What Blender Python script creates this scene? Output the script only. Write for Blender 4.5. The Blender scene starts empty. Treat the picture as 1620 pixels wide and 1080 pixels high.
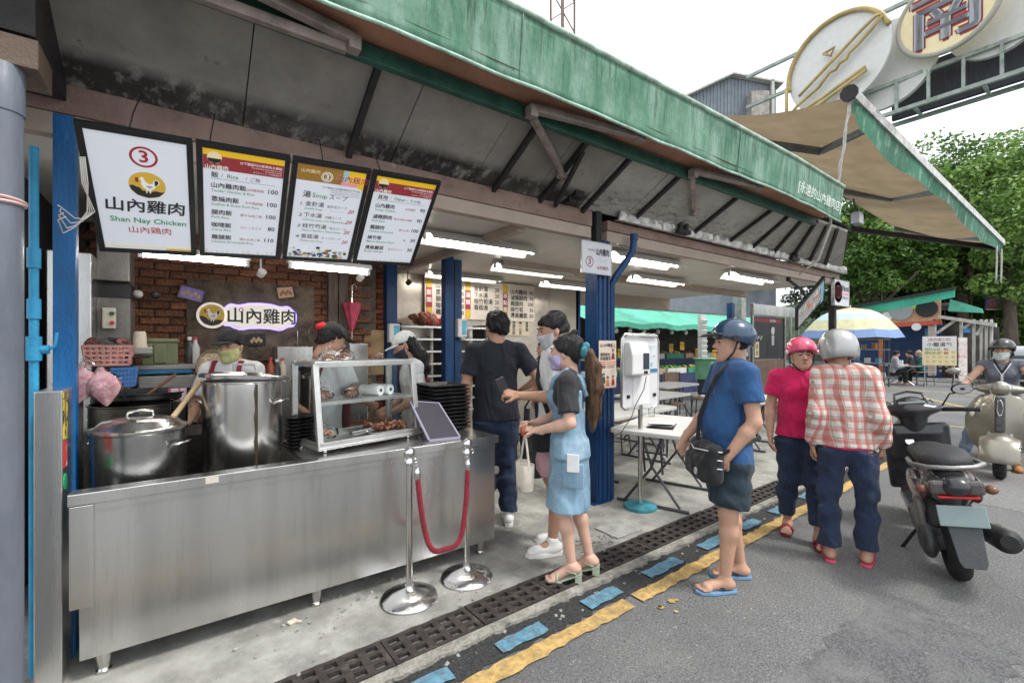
import bpy, bmesh, math, random
import numpy as np
from mathutils import Vector, Matrix, Euler
SC = bpy.context.scene
COL = SC.collection
PI = math.pi
RAD = math.radians
rng = random.Random(7)

# ---------------------------------------------------------------- camera
FPX, EYE, HOR = 720.0, 1.5, 546.0
_n = math.hypot(1000, 720)
CA, SA = 1000 / _n, 720 / _n
RV = Vector((CA, -SA, 0)); FV = Vector((SA, CA, 0)); UV = Vector((0, 0, 1)); CP = Vector((0, 0, EYE))
cam = bpy.data.cameras.new('camera'); camo = bpy.data.objects.new('camera', cam); COL.objects.link(camo)
camo.location = CP; camo.rotation_euler = (PI / 2, 0, -math.atan2(SA, CA))
cam.sensor_width = 36; cam.lens = 36 * FPX / 1620; cam.shift_y = (540 - HOR) / -1620.0 * 1.0
cam.clip_start = 0.05; cam.clip_end = 600
SC.camera = camo

# ---------------------------------------------------------------- sky, sun, exposure
W = bpy.data.worlds.new('World'); SC.world = W; W.use_nodes = True
nt = W.node_tree; bg = nt.nodes['Background']
sky = nt.nodes.new('ShaderNodeTexSky'); sky.sky_type = 'NISHITA'; sky.sun_disc = False
SUN_EL, SUN_AZ = RAD(58), RAD(150)
sky.sun_elevation = SUN_EL; sky.sun_rotation = SUN_AZ; sky.air_density = 1.0; sky.dust_density = 4.0; sky.ozone_density = 0.6
hs = nt.nodes.new('ShaderNodeHueSaturation'); hs.inputs['Saturation'].default_value = 0.12
mixw = nt.nodes.new('ShaderNodeMix'); mixw.data_type = 'RGBA'; mixw.inputs[0].default_value = 0.72
mixw.inputs[7].default_value = (11.5, 12.0, 12.6, 1)
nt.links.new(sky.outputs[0], hs.inputs['Color']); nt.links.new(hs.outputs[0], mixw.inputs[6])
nt.links.new(mixw.outputs[2], bg.inputs[0]); bg.inputs[1].default_value = 0.088
sl = bpy.data.lights.new('sun', 'SUN'); sl.energy = 1.5; sl.angle = RAD(11); sl.color = (1, .965, .91)
so = bpy.data.objects.new('sun', sl); COL.objects.link(so)
_sd = Vector((math.sin(SUN_AZ) * math.cos(SUN_EL), math.cos(SUN_AZ) * math.cos(SUN_EL), math.sin(SUN_EL)))
so.rotation_euler = _sd.to_track_quat('Z', 'Y').to_euler(); so.location = (0, -5, 12)
SC.view_settings.view_transform = 'Standard'; SC.view_settings.look = 'None'
SC.view_settings.exposure = 0.92; SC.view_settings.gamma = 1.0
try: SC.view_settings.use_curve_mapping = False
except Exception: pass
SC.cycles.max_bounces = 7; SC.cycles.transparent_max_bounces = 12; SC.cycles.use_denoising = True
SC.cycles.sample_clamp_indirect = 6.0

# ---------------------------------------------------------------- pixel -> place
def ray(px, py): return FV + RV * ((px - 810) / FPX) + UV * ((HOR - py) / FPX)
def GZ(px, py, z=0.0):
    d = ray(px, py); return CP + d * ((z - EYE) / d.z)
def YP(px, py, y):
    d = ray(px, py); return CP + d * (y / d.y)
def XP(px, py, x):
    d = ray(px, py); return CP + d * (x / d.x)
def DP(px, py, depth): return CP + ray(px, py) * depth

# ---------------------------------------------------------------- materials
MATS = {}
def M(name, col, rough=.5, metal=0.0, var=.18, vs=5.0, bump=.05, bs=70.0, col2=None, stretch=(1, 1, 1),
      spec=.38, orand=0.0, detail=6, thr=(.35, .65), trans=0.0, alpha=1.0, sheen=0.0, coat=0.0, rvar=.12, sub=0.0, dist=0.02):
    if name in MATS: return MATS[name]
    m = bpy.data.materials.new(name); m.use_nodes = True; t = m.node_tree; N = t.nodes; L = t.links
    b = N['Principled BSDF']
    tc = N.new('ShaderNodeTexCoord'); mp = N.new('ShaderNodeMapping'); mp.inputs['Scale'].default_value = stretch
    L.new(tc.outputs['Object'], mp.inputs[0])
    n1 = N.new('ShaderNodeTexNoise'); n1.inputs['Scale'].default_value = vs; n1.inputs['Detail'].default_value = detail
    n1.inputs['Roughness'].default_value = .62
    L.new(mp.outputs[0], n1.inputs['Vector'])
    cr = N.new('ShaderNodeValToRGB'); cr.color_ramp.elements[0].position = thr[0]; cr.color_ramp.elements[1].position = thr[1]
    c = Vector(col[:3])
    ca = [max(0, x * (1 - var)) for x in c]; cb = [min(1, x * (1 + var)) for x in c] if col2 is None else col2
    if col2 is not None: ca = c
    cr.color_ramp.elements[0].color = (*ca, 1); cr.color_ramp.elements[1].color = (*cb[:3], 1)
    L.new(n1.outputs['Fac'], cr.inputs[0]); out = cr.outputs[0]
    if orand:
        oi = N.new('ShaderNodeObjectInfo'); hv = N.new('ShaderNodeHueSaturation')
        mr = N.new('ShaderNodeMapRange'); mr.inputs[3].default_value = 1 - orand; mr.inputs[4].default_value = 1 + orand
        L.new(oi.outputs['Random'], mr.inputs[0]); L.new(mr.outputs[0], hv.inputs['Value']); L.new(out, hv.inputs['Color']); out = hv.outputs[0]
    L.new(out, b.inputs['Base Color'])
    rr = N.new('ShaderNodeMapRange'); rr.inputs[3].default_value = max(0.02, rough - rvar); rr.inputs[4].default_value = min(1, rough + rvar)
    L.new(n1.outputs['Fac'], rr.inputs[0]); L.new(rr.outputs[0], b.inputs['Roughness'])
    b.inputs['Metallic'].default_value = metal
    b.inputs['Specular IOR Level'].default_value = spec
    if trans: b.inputs['Transmission Weight'].default_value = trans
    if alpha < 1: b.inputs['Alpha'].default_value = alpha
    if sheen: b.inputs['Sheen Weight'].default_value = sheen
    if coat: b.inputs['Coat Weight'].default_value = coat
    if sub:
        b.inputs['Subsurface Weight'].default_value = sub; b.inputs['Subsurface Radius'].default_value = (.02, .008, .005)
    if bump:
        n2 = N.new('ShaderNodeTexNoise'); n2.inputs['Scale'].default_value = bs; n2.inputs['Detail'].default_value = 4
        L.new(mp.outputs[0], n2.inputs['Vector'])
        bp = N.new('ShaderNodeBump'); bp.inputs['Strength'].default_value = min(1, bump * 4); bp.inputs['Distance'].default_value = dist
        L.new(n2.outputs['Fac'], bp.inputs['Height']); L.new(bp.outputs[0], b.inputs['Normal'])
    MATS[name] = m; return m
def EM(name, col, s):
    if name in MATS: return MATS[name]
    m = bpy.data.materials.new(name); m.use_nodes = True; b = m.node_tree.nodes['Principled BSDF']
    b.inputs['Base Color'].default_value = (*col, 1); b.inputs['Emission Color'].default_value = (*col, 1); b.inputs['Emission Strength'].default_value = s
    MATS[name] = m; return m
def FLAT(name, col, rough=.5, spec=.4):
    return M(name, col, rough, var=.05, bump=0, vs=9, spec=spec)
def GLASS(name, col=(.9, .95, .95), k=.12):
    if name in MATS: return MATS[name]
    m = bpy.data.materials.new(name); m.use_nodes = True; t = m.node_tree; N = t.nodes; L = t.links
    N.remove(N['Principled BSDF']); o = N['Material Output']
    tr = N.new('ShaderNodeBsdfTransparent'); tr.inputs[0].default_value = (*col, 1)
    gl = N.new('ShaderNodeBsdfGlossy'); gl.inputs['Roughness'].default_value = .03
    lw = N.new('ShaderNodeLayerWeight'); lw.inputs[0].default_value = k
    mx = N.new('ShaderNodeMixShader'); L.new(lw.outputs['Fresnel'], mx.inputs[0]); L.new(tr.outputs[0], mx.inputs[1]); L.new(gl.outputs[0], mx.inputs[2])
    L.new(mx.outputs[0], o.inputs[0]); MATS[name] = m; return m
def stain(m, col, scale=3.0, lo=.5, hi=.7, stretch=(1, 1, 1), amt=1.0, zmask=None):
    """a second noise layer of dirt, wear or painted reflection over a material, optionally only over a height band of the object"""
    t = m.node_tree; N = t.nodes; L = t.links; b = N['Principled BSDF']
    src = b.inputs['Base Color'].links[0].from_socket
    tc = N.new('ShaderNodeTexCoord'); mp = N.new('ShaderNodeMapping'); mp.inputs['Scale'].default_value = stretch; mp.inputs['Location'].default_value = (3.1, 7.7, 1.3)
    L.new(tc.outputs['Object'], mp.inputs[0])
    n = N.new('ShaderNodeTexNoise'); n.inputs['Scale'].default_value = scale; n.inputs['Detail'].default_value = 9; n.inputs['Roughness'].default_value = .7
    L.new(mp.outputs[0], n.inputs['Vector'])
    r = N.new('ShaderNodeMapRange'); r.inputs[1].default_value = lo; r.inputs[2].default_value = hi; r.inputs[4].default_value = amt
    L.new(n.outputs['Fac'], r.inputs[0]); fac = r.outputs[0]
    if zmask:
        sx = N.new('ShaderNodeSeparateXYZ'); L.new(tc.outputs['Object'], sx.inputs[0])
        z = N.new('ShaderNodeMapRange'); z.inputs[1].default_value = min(zmask[1:]); z.inputs[2].default_value = max(zmask[1:])
        if zmask[1] > zmask[2]: z.inputs[3].default_value = 1; z.inputs[4].default_value = 0
        L.new(sx.outputs[zmask[0]], z.inputs[0])
        mu = N.new('ShaderNodeMath'); mu.operation = 'MULTIPLY'; L.new(fac, mu.inputs[0]); L.new(z.outputs[0], mu.inputs[1]); fac = mu.outputs[0]
    mx = N.new('ShaderNodeMix'); mx.data_type = 'RGBA'; mx.inputs[7].default_value = (*col, 1)
    L.new(fac, mx.inputs[0]); L.new(src, mx.inputs[6]); L.new(mx.outputs[2], b.inputs['Base Color'])
    return m

# ---------------------------------------------------------------- objects
def link(o): COL.objects.link(o); return o
def tag(o, label=None, cat=None, group=None, kind=None):
    if label: o['label'] = label
    if cat: o['category'] = cat
    if group: o['group'] = group
    if kind: o['kind'] = kind
    return o
def thing(name, label, cat, loc=(0, 0, 0), rz=0.0, group=None, kind=None):
    o = link(bpy.data.objects.new(name, None)); o.location = loc; o.rotation_euler = (0, 0, rz); o.empty_display_size = .1
    return tag(o, label, cat, group, kind)
def children(o): return [c for c in COL.objects if c.parent == o]
def dup(o, parent=None, label=None):
    c = o.copy(); link(c); c.parent = parent
    if label: c['label'] = label
    for ch in KIDS.get(o.name, []): 
        k = dup(ch, c); KIDS.setdefault(c.name, []).append(k)
    return c
KIDS = {}
def mesh_np(name, V, F):
    """V (n,3), F (m,4) quads"""
    me = bpy.data.meshes.new(name); n = len(F)
    me.vertices.add(len(V)); me.vertices.foreach_set('co', np.asarray(V, np.float32).ravel())
    me.loops.add(n * 4); me.loops.foreach_set('vertex_index', np.asarray(F, np.int32).ravel())
    me.polygons.add(n); me.polygons.foreach_set('loop_start', np.arange(0, n * 4, 4, dtype=np.int32))
    me.update(calc_edges=True); return me
def put(name, me, mat, parent=None, smooth=False, bevel=0.0):
    o = link(bpy.data.objects.new(name, me))
    if mat is not None and not me.materials:
        for m in (mat if isinstance(mat, (list, tuple)) else [mat]): me.materials.append(m)
    if smooth is True: me.shade_smooth()
    elif smooth: me.shade_smooth(); me.set_sharp_from_angle(angle=RAD(smooth))
    if bevel:
        b = o.modifiers.new('bevel', 'BEVEL'); b.width = bevel; b.segments = 2; b.limit_method = 'ANGLE'; b.angle_limit = RAD(40)
    if parent is not None:
        o.parent = parent; KIDS.setdefault(parent.name, []).append(o)
    return o

class MB:
    """collects shapes, builds ONE mesh object"""
    def __init__(s): s.v = []; s.f = []; s.mi = []; s.cur = 0
    def _add(s, vs, fs):
        b = len(s.v); s.v += [tuple(v) for v in vs]; s.f += [tuple(i + b for i in f) for f in fs]; s.mi += [s.cur] * len(fs); return s
    def box(s, c, d, rot=None):
        hx, hy, hz = d[0] / 2, d[1] / 2, d[2] / 2; c = Vector(c)
        vs = [Vector((x, y, z)) for x in (-hx, hx) for y in (-hy, hy) for z in (-hz, hz)]
        if rot is not None:
            R = rot if isinstance(rot, Matrix) else Euler(rot).to_matrix(); vs = [R @ v for v in vs]
        return s._add([v + c for v in vs], [(0, 1, 3, 2), (4, 6, 7, 5), (0, 4, 5, 1), (2, 3, 7, 6), (0, 2, 6, 4), (1, 5, 7, 3)])
    def bb(s, a, b): 
        a = Vector(a); b = Vector(b); return s.box((a + b) / 2, [abs(x) for x in (b - a)])
    def beam(s, a, b, w, h, up=(0, 0, 1)):
        a = Vector(a); b = Vector(b); d = b - a; L = d.length; y = d.normalized(); up = Vector(up)
        x = y.cross(up)
        if x.length < 1e-4: x = y.cross(Vector((1, 0, 0)))
        x.normalize(); z = x.cross(y); R = Matrix((x, y, z)).transposed()
        return s.box((a + b) / 2, (w, L, h), R)
    def cyl(s, a, b, r, r2=None, n=16, caps=True):
        a = Vector(a); b = Vector(b); r2 = r if r2 is None else r2; d = (b - a).normalized()
        x = d.orthogonal().normalized(); y = d.cross(x); vs = []; fs = []
        for p, q in ((a, r), (b, r2)):
            for i in range(n):
                t = 2 * PI * i / n; vs.append(p + (x * math.cos(t) + y * math.sin(t)) * q)
        fs = [(i, (i + 1) % n, n + (i + 1) % n, n + i) for i in range(n)]
        if caps: fs += [tuple(range(n - 1, -1, -1)), tuple(range(n, 2 * n))]
        return s._add(vs, fs)
    def tube(s, pts, r, n=8, caps=True, closed=False):
        pts = [Vector(p) for p in pts]; rs = r if isinstance(r, (list, tuple)) else [r] * len(pts); vs = []; fs = []; x = None; m = len(pts)
        for i, p in enumerate(pts):
            d = (pts[(i + 1) % m] - pts[i - 1]) if closed else (pts[min(i + 1, m - 1)] - pts[max(i - 1, 0)])
            if d.length < 1e-9: d = Vector((0, 0, 1))
            d.normalize()
            x = d.orthogonal().normalized() if x is None else (x - d * x.dot(d)).normalized()
            y = d.cross(x)
            for k in range(n):
                t = 2 * PI * k / n; vs.append(p + (x * math.cos(t) + y * math.sin(t)) * rs[i])
        for i in range(m if closed else m - 1):
            j = (i + 1) % m
            for k in range(n): fs.append((i * n + k, i * n + (k + 1) % n, j * n + (k + 1) % n, j * n + k))
        if caps and not closed: fs += [tuple(range(n - 1, -1, -1)), tuple(range((m - 1) * n, m * n))]
        return s._add(vs, fs)
    def lathe(s, prof, c=(0, 0, 0), n=32, R=None, cap=True):
        c = Vector(c); vs = []; fs = []
        for r, z in prof:
            for k in range(n):
                t = 2 * PI * k / n; v = Vector((r * math.cos(t), r * math.sin(t), z))
                if R is not None: v = R @ v
                vs.append(v + c)
        for i in range(len(prof) - 1):
            for k in range(n): fs.append((i * n + k, i * n + (k + 1) % n, (i + 1) * n + (k + 1) % n, (i + 1) * n + k))
        if cap: fs += [tuple(range(n - 1, -1, -1)), tuple(range((len(prof) - 1) * n, len(prof) * n))]
        return s._add(vs, fs)
    def ball(s, c, r, n=16, m=10, R=None):
        r = Vector(r) if not isinstance(r, (int, float)) else Vector((r, r, r)); c = Vector(c); vs = []; fs = []
        for i in range(m + 1):
            a = PI * i / m - PI / 2; a = max(-PI / 2 + .02, min(PI / 2 - .02, a))
            for k in range(n):
                t = 2 * PI * k / n; v = Vector((r.x * math.cos(a) * math.cos(t), r.y * math.cos(a) * math.sin(t), r.z * math.sin(a)))
                if R is not None: v = R @ v
                vs.append(v + c)
        for i in range(m):
            for k in range(n): fs.append((i * n + k, i * n + (k + 1) % n, (i + 1) * n + (k + 1) % n, (i + 1) * n + k))
        fs += [tuple(range(n - 1, -1, -1)), tuple(range(m * n, m * n + n))]
        return s._add(vs, fs)
    def torus(s, c, R0, r, axis=(0, 0, 1), n=28, k=10):
        ax = Vector(axis).normalized(); x = ax.orthogonal().normalized(); y = ax.cross(x); c = Vector(c)
        return s.tube([c + (x * math.cos(2 * PI * i / n) + y * math.sin(2 * PI * i / n)) * R0 for i in range(n)], r, k, closed=True)
    def prism(s, poly, a, b, fn):
        """poly: 2D outline (ccw), extruded from a to b; fn(u,v,w)->3D"""
        n = len(poly); vs = [fn(p[0], p[1], a) for p in poly] + [fn(p[0], p[1], b) for p in poly]
        fs = [(i, (i + 1) % n, n + (i + 1) % n, n + i) for i in range(n)] + [tuple(range(n - 1, -1, -1)), tuple(range(n, 2 * n))]
        return s._add(vs, fs)
    def quad(s, *p): return s._add(p, [tuple(range(len(p)))])
    def grid(s, fn, nu, nv):
        vs = [fn(i / nu, j / nv) for i in range(nu + 1) for j in range(nv + 1)]
        return s._add(vs, [(i * (nv + 1) + j, (i + 1) * (nv + 1) + j, (i + 1) * (nv + 1) + j + 1, i * (nv + 1) + j + 1) for i in range(nu) for j in range(nv)])
    def text(s, body, x, z, size, align='l', y=-.003, bold=0.0, sx=1.0, shear=0.0, fn=None, res=2):
        if bold > .006:
            e = min(bold, .03) * .55 * size; cnt = ((-e, 0), (e, 0), (0, e), (0, -e))
            for q, (ex, ez) in enumerate(cnt): s.text(body, x + ex, z + ez, size, align, y - .0002 * q, .004, sx, shear, fn, res)
            return s
        me = TXT(body, bold, shear, res)
        if me is None: return s
        vs, fs, w, x0 = me
        off = -x0 * size * sx
        if align == 'c': off -= w * size * sx / 2
        elif align == 'r': off -= w * size * sx
        if fn is None: fn = lambda a, b: (a, y, b)
        return s._add([fn(x + off + v[0] * size * sx, z + v[1] * size) for v in vs], fs)
    def build(s, name, mat, parent=None, smooth=False, bevel=0.0, off=None):
        vs = s.v
        if off is not None: o = Vector(off); vs = [(v[0] - o.x, v[1] - o.y, v[2] - o.z) for v in vs]
        me = bpy.data.meshes.new(name); me.from_pydata(vs, [], s.f)
        mats = mat if isinstance(mat, (list, tuple)) else [mat]
        for m in mats: me.materials.append(m)
        if len(mats) > 1: me.polygons.foreach_set('material_index', s.mi)
        me.update(); return put(name, me, None, parent, smooth, bevel)
_tc = {}
def TXT(body, bold=0.0, shear=0.0, res=2):
    k = (body, bold, shear, res)
    if k in _tc: return _tc[k]
    c = bpy.data.curves.new('t', 'FONT'); c.body = body; c.offset = bold; c.shear = shear; c.resolution_u = res
    o = bpy.data.objects.new('t', c); COL.objects.link(o); bpy.context.view_layer.update()
    me = bpy.data.meshes.new_from_object(o.evaluated_get(bpy.context.evaluated_depsgraph_get()))
    vs = [tuple(v.co) for v in me.vertices]; fs = [tuple(p.vertices) for p in me.polygons]
    bpy.data.objects.remove(o); bpy.data.meshes.remove(me); bpy.data.curves.remove(c)
    r = None
    if vs: xs = [v[0] for v in vs]; r = (vs, fs, max(xs) - min(xs), min(xs))
    _tc[k] = r; return r
def lerp(a, b, t): return a + (b - a) * t
def rodz(v, a): return Vector((v[0] * math.cos(a) - v[1] * math.sin(a), v[0] * math.sin(a) + v[1] * math.cos(a), v[2] if len(v) > 2 else 0))

# ---------------------------------------------------------------- signed-distance modelling (bodies, clothes, scooters)
class SDF:
    def __init__(s, lo, hi, res):
        s.lo = np.array(lo, float); s.res = res; n = np.ceil((np.array(hi, float) - s.lo) / res).astype(int) + 1
        s.ax = [s.lo[i] + np.arange(n[i]) * res for i in range(3)]; s.D = np.full(n, .3, np.float32)
    def blk(s, lo, hi, m):
        sl = []
        for i in range(3):
            a = int(max(0, math.floor((lo[i] - m - s.lo[i]) / s.res))); b = int(min(s.D.shape[i], math.ceil((hi[i] + m - s.lo[i]) / s.res) + 1))
            if b <= a: return None
            sl.append(slice(a, b))
        sl = tuple(sl)
        return sl, s.ax[0][sl[0]][:, None, None], s.ax[1][sl[1]][None, :, None], s.ax[2][sl[2]][None, None, :]
    def comb(s, sl, d, k, op):
        o = s.D[sl]
        if op == 'sub':
            if k: h = np.maximum(k - np.abs(o + d), 0) / k; s.D[sl] = np.maximum(o, -d) + h * h * k * .25
            else: s.D[sl] = np.maximum(o, -d)
        elif op == 'and': s.D[sl] = np.maximum(o, d)
        else:
            if k: h = np.maximum(k - np.abs(o - d), 0) / k; s.D[sl] = np.minimum(o, d) - h * h * k * .25
            else: s.D[sl] = np.minimum(o, d)
        return s
    def cone(s, a, b, ra, rb=None, k=.02, fl=None, ax=None, cap=False, op='add'):
        """tapered capsule; fl,ax: flatten by factor fl along unit axis ax; cap: flat ends"""
        rb = ra if rb is None else rb; a = np.array(a, float); b = np.array(b, float); R = max(ra, rb)
        q = s.blk(np.minimum(a, b) - R, np.maximum(a, b) + R, k + .03)
        if q is None: return s
        sl, x, y, z = q; ab = b - a; L2 = max(ab @ ab, 1e-9)
        px, py, pz = x - a[0], y - a[1], z - a[2]
        t = (px * ab[0] + py * ab[1] + pz * ab[2]) / L2; tc = np.clip(t, 0, 1)
        qx, qy, qz = px - tc * ab[0], py - tc * ab[1], pz - tc * ab[2]
        r = ra + (rb - ra) * tc
        if fl:
            ax = np.array(ax, float); w = qx * ax[0] + qy * ax[1] + qz * ax[2]; g = w * (1 / fl - 1)
            d = np.sqrt((qx + g * ax[0]) ** 2 + (qy + g * ax[1]) ** 2 + (qz + g * ax[2]) ** 2) - r
        else: d = np.sqrt(qx * qx + qy * qy + qz * qz) - r
        if cap: L = math.sqrt(L2); d = np.maximum(d, np.maximum(t - 1, -t) * L)
        return s.comb(sl, d, k, op)
    def ell(s, c, r, k=.02, R=None, op='add'):
        c = np.array(c, float); r = np.array(r, float); m = r.max() if R is not None else r
        q = s.blk(c - m, c + m, k + .03)
        if q is None: return s
        sl, x, y, z = q; px, py, pz = x - c[0], y - c[1], z - c[2]
        if R is not None: px, py, pz = (R[0][i] * px + R[1][i] * py + R[2][i] * pz for i in range(3))
        l = np.sqrt((px / r[0]) ** 2 + (py / r[1]) ** 2 + (pz / r[2]) ** 2)
        l2 = np.sqrt((px / r[0] ** 2) ** 2 + (py / r[1] ** 2) ** 2 + (pz / r[2] ** 2) ** 2) + 1e-6
        return s.comb(sl, l * (l - 1) / l2, k, op)
    def box(s, c, h, rad=.01, k=.01, R=None, op='add'):
        c = np.array(c, float); h = np.array(h, float); m = np.full(3, np.linalg.norm(h)) if R is not None else h
        q = s.blk(c - m, c + m, k + .03)
        if q is None: return s
        sl, x, y, z = q; px, py, pz = x - c[0], y - c[1], z - c[2]
        if R is not None: px, py, pz = (R[0][i] * px + R[1][i] * py + R[2][i] * pz for i in range(3))
        qx, qy, qz = np.abs(px) - h[0] + rad, np.abs(py) - h[1] + rad, np.abs(pz) - h[2] + rad
        d = np.sqrt(np.maximum(qx, 0) ** 2 + np.maximum(qy, 0) ** 2 + np.maximum(qz, 0) ** 2) + np.minimum(np.maximum(qx, np.maximum(qy, qz)), 0) - rad
        return s.comb(sl, d, k, op)
    def plane(s, p, n):
        """keep the side that n points away from"""
        n = np.array(n, float); n /= np.linalg.norm(n); x, y, z = s.ax[0][:, None, None], s.ax[1][None, :, None], s.ax[2][None, None, :]
        s.D = np.maximum(s.D, (x - p[0]) * n[0] + (y - p[1]) * n[1] + (z - p[2]) * n[2]).astype(np.float32); return s
    def ripple(s, amp, freq, seed=0, st=(1, 1, 1), zw=None):
        r = np.random.RandomState(seed); x, y, z = s.ax[0][:, None, None], s.ax[1][None, :, None], s.ax[2][None, None, :]; acc = 0
        for i in range(5):
            d = r.randn(3) * np.array(st); d *= freq * (0.7 + .5 * i) / np.linalg.norm(d)
            e = r.randn(3); e *= freq * .6 / np.linalg.norm(e)
            acc = acc + np.sin(x * d[0] + y * d[1] + z * d[2] + 1.3 * np.sin(x * e[0] + y * e[1] + z * e[2] + r.rand() * 6) + r.rand() * 6) / (1 + .5 * i)
        if zw is not None: acc = acc * np.clip(.25 + .75 * np.abs(z - zw[0]) / (zw[1] - zw[0]) * (z < zw[0]), .25, 1.15)
        s.D = (s.D + amp * .5 * acc).astype(np.float32); return s
    def mesh(s, relax=1):
        D = s.D.copy(); D[0] = D[-1] = .1; D[:, 0] = D[:, -1] = .1; D[:, :, 0] = D[:, :, -1] = .1
        ins = D < 0; n = D.shape
        cs = np.zeros((n[0] - 1, n[1] - 1, n[2] - 1), np.int8)
        for i in (0, 1):
            for j in (0, 1):
                for k in (0, 1): cs += ins[i:n[0] - 1 + i, j:n[1] - 1 + j, k:n[2] - 1 + k]
        I, J, K = np.nonzero((cs > 0) & (cs < 8)); idx = np.full(cs.shape, -1, np.int32); idx[I, J, K] = np.arange(len(I))
        acc = np.zeros((len(I), 3)); cnt = np.zeros(len(I))
        cor = [(i, j, k) for i in (0, 1) for j in (0, 1) for k in (0, 1)]
        val = {c: D[I + c[0], J + c[1], K + c[2]] for c in cor}
        for c in cor:
            for a in range(3):
                if c[a] == 0:
                    e = list(c); e[a] = 1; v0 = val[c]; v1 = val[tuple(e)]; m = (v0 < 0) != (v1 < 0)
                    t = np.where(m, v0 / np.where(m, v0 - v1, 1), 0)
                    for q in range(3): acc[:, q] += np.where(m, c[q] + (t if q == a else 0), 0)
                    cnt += m
        V = s.lo + (np.stack([I, J, K], 1) + acc / cnt[:, None]) * s.res
        F = []
        for a in range(3):
            b, c = (a + 1) % 3, (a + 2) % 3
            A = np.moveaxis(ins, (a, b, c), (0, 1, 2)); X = np.moveaxis(idx, (a, b, c), (0, 1, 2))
            ch = A[:-1, 1:-1, 1:-1] != A[1:, 1:-1, 1:-1]; i, j, k = np.nonzero(ch); j = j + 1; k = k + 1
            q = np.stack([X[i, j - 1, k - 1], X[i, j, k - 1], X[i, j, k], X[i, j - 1, k]], 1)
            fl = ~A[i, j, k]; q[fl] = q[fl][:, ::-1]; F.append(q)
        F = np.concatenate(F); F = F[(F >= 0).all(1)]
        for _ in range(relax):
            S = np.zeros_like(V); N = np.zeros(len(V))
            for q in range(4):
                for w in (F[:, (q + 1) % 4], F[:, (q + 3) % 4]):
                    for d in range(3): S[:, d] += np.bincount(F[:, q], V[w, d], len(V))
                    N += np.bincount(F[:, q], minlength=len(V))
            V = V * .5 + .5 * S / np.maximum(N, 1)[:, None]
        return V, F
def sdf_put(name, mat, parent, *parts, xf=None, relax=1, mfn=None):
    Vs, Fs, o = [], [], 0
    for p in parts:
        V, F = p if isinstance(p, tuple) else p.mesh(relax)
        Vs.append(V); Fs.append(F + o); o += len(V)
    V = np.concatenate(Vs); F = np.concatenate(Fs)
    me = mesh_np(name, V, F)
    if mfn is not None:
        for m in mat: me.materials.append(m)
        c = V[F].mean(1); me.polygons.foreach_set('material_index', mfn(c).astype(np.int32))
    return put(name, me, mat, parent, True)
# ================================================================ GROUND
RZ = -.02                                  # road level; the pavement top is z = 0
def KY(x, y): return y + .026 * (x - 1.2)  # the kerb line runs slightly off the counter line
m_asph = M('asphalt', (.115, .116, .118), .88, var=.55, vs=95, bump=.22, bs=160, col2=(.29, .29, .285), thr=(.38, .66), spec=.2, dist=.014)
stain(m_asph, (.07, .07, .072), .5, .46, .7, amt=.55); stain(m_asph, (.27, .265, .255), 1.3, .52, .72, amt=.4); stain(m_asph, (.48, .48, .46), 48, .61, .67, amt=.8); stain(m_asph, (.03, .03, .032), 52, .60, .67, amt=.8); stain(m_asph, (.05, .05, .05), 3.1, .66, .74, amt=.7)
m_conc = M('pavement_concrete', (.30, .295, .27), .85, var=.3, vs=3.5, bump=.12, bs=120, spec=.3)
stain(m_conc, (.11, .105, .095), 1.6, .48, .72, amt=.75); stain(m_conc, (.08, .08, .07), 30, .62, .72, amt=.55); stain(m_conc, (.16, .19, .12), 5.0, .6, .75, amt=.5); stain(m_conc, (.46, .455, .43), 9, .56, .68, amt=.6)
m_kerb = M('kerb_concrete', (.30, .285, .25), .9, var=.3, vs=9, bump=.25, bs=45, spec=.2); stain(m_kerb, (.1, .1, .09), 7, .5, .68, amt=.8)
b = MB(); b.grid(lambda u, v: (lerp(-60, 190, u), lerp(-90, 160, v), RZ), 40, 40)
tag(b.build('road', m_asph), kind='structure')

def ragged(x0, x1, ylo, yhi, z, step=.05, amp=.02, seed=1, th=None, skew=True):
    r = random.Random(seed); n = max(2, int((x1 - x0) / step)); k = KY if skew else (lambda x, y: y)
    lo, hi = [], []
    for i in range(n + 1):
        x = lerp(x0, x1, i / n); lo.append((x, k(x, ylo) + r.uniform(-amp, amp), z)); hi.append((x, k(x, yhi) + r.uniform(-amp, amp), z))
    return lo, hi
def strip(b, lo, hi, zlow=None):
    n = len(lo)
    b._add(lo + hi, [(i, i + 1, n + i + 1, n + i) for i in range(n - 1)])
    if zlow is not None:
        l2 = [(p[0], p[1], zlow) for p in lo]; b._add(lo + l2, [(n + i, n + i + 1, i + 1, i) for i in range(n - 1)])
        l2 = [(p[0], p[1], zlow) for p in hi]; b._add(hi + l2, [(i, i + 1, n + i + 1, n + i) for i in range(n - 1)])
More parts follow.
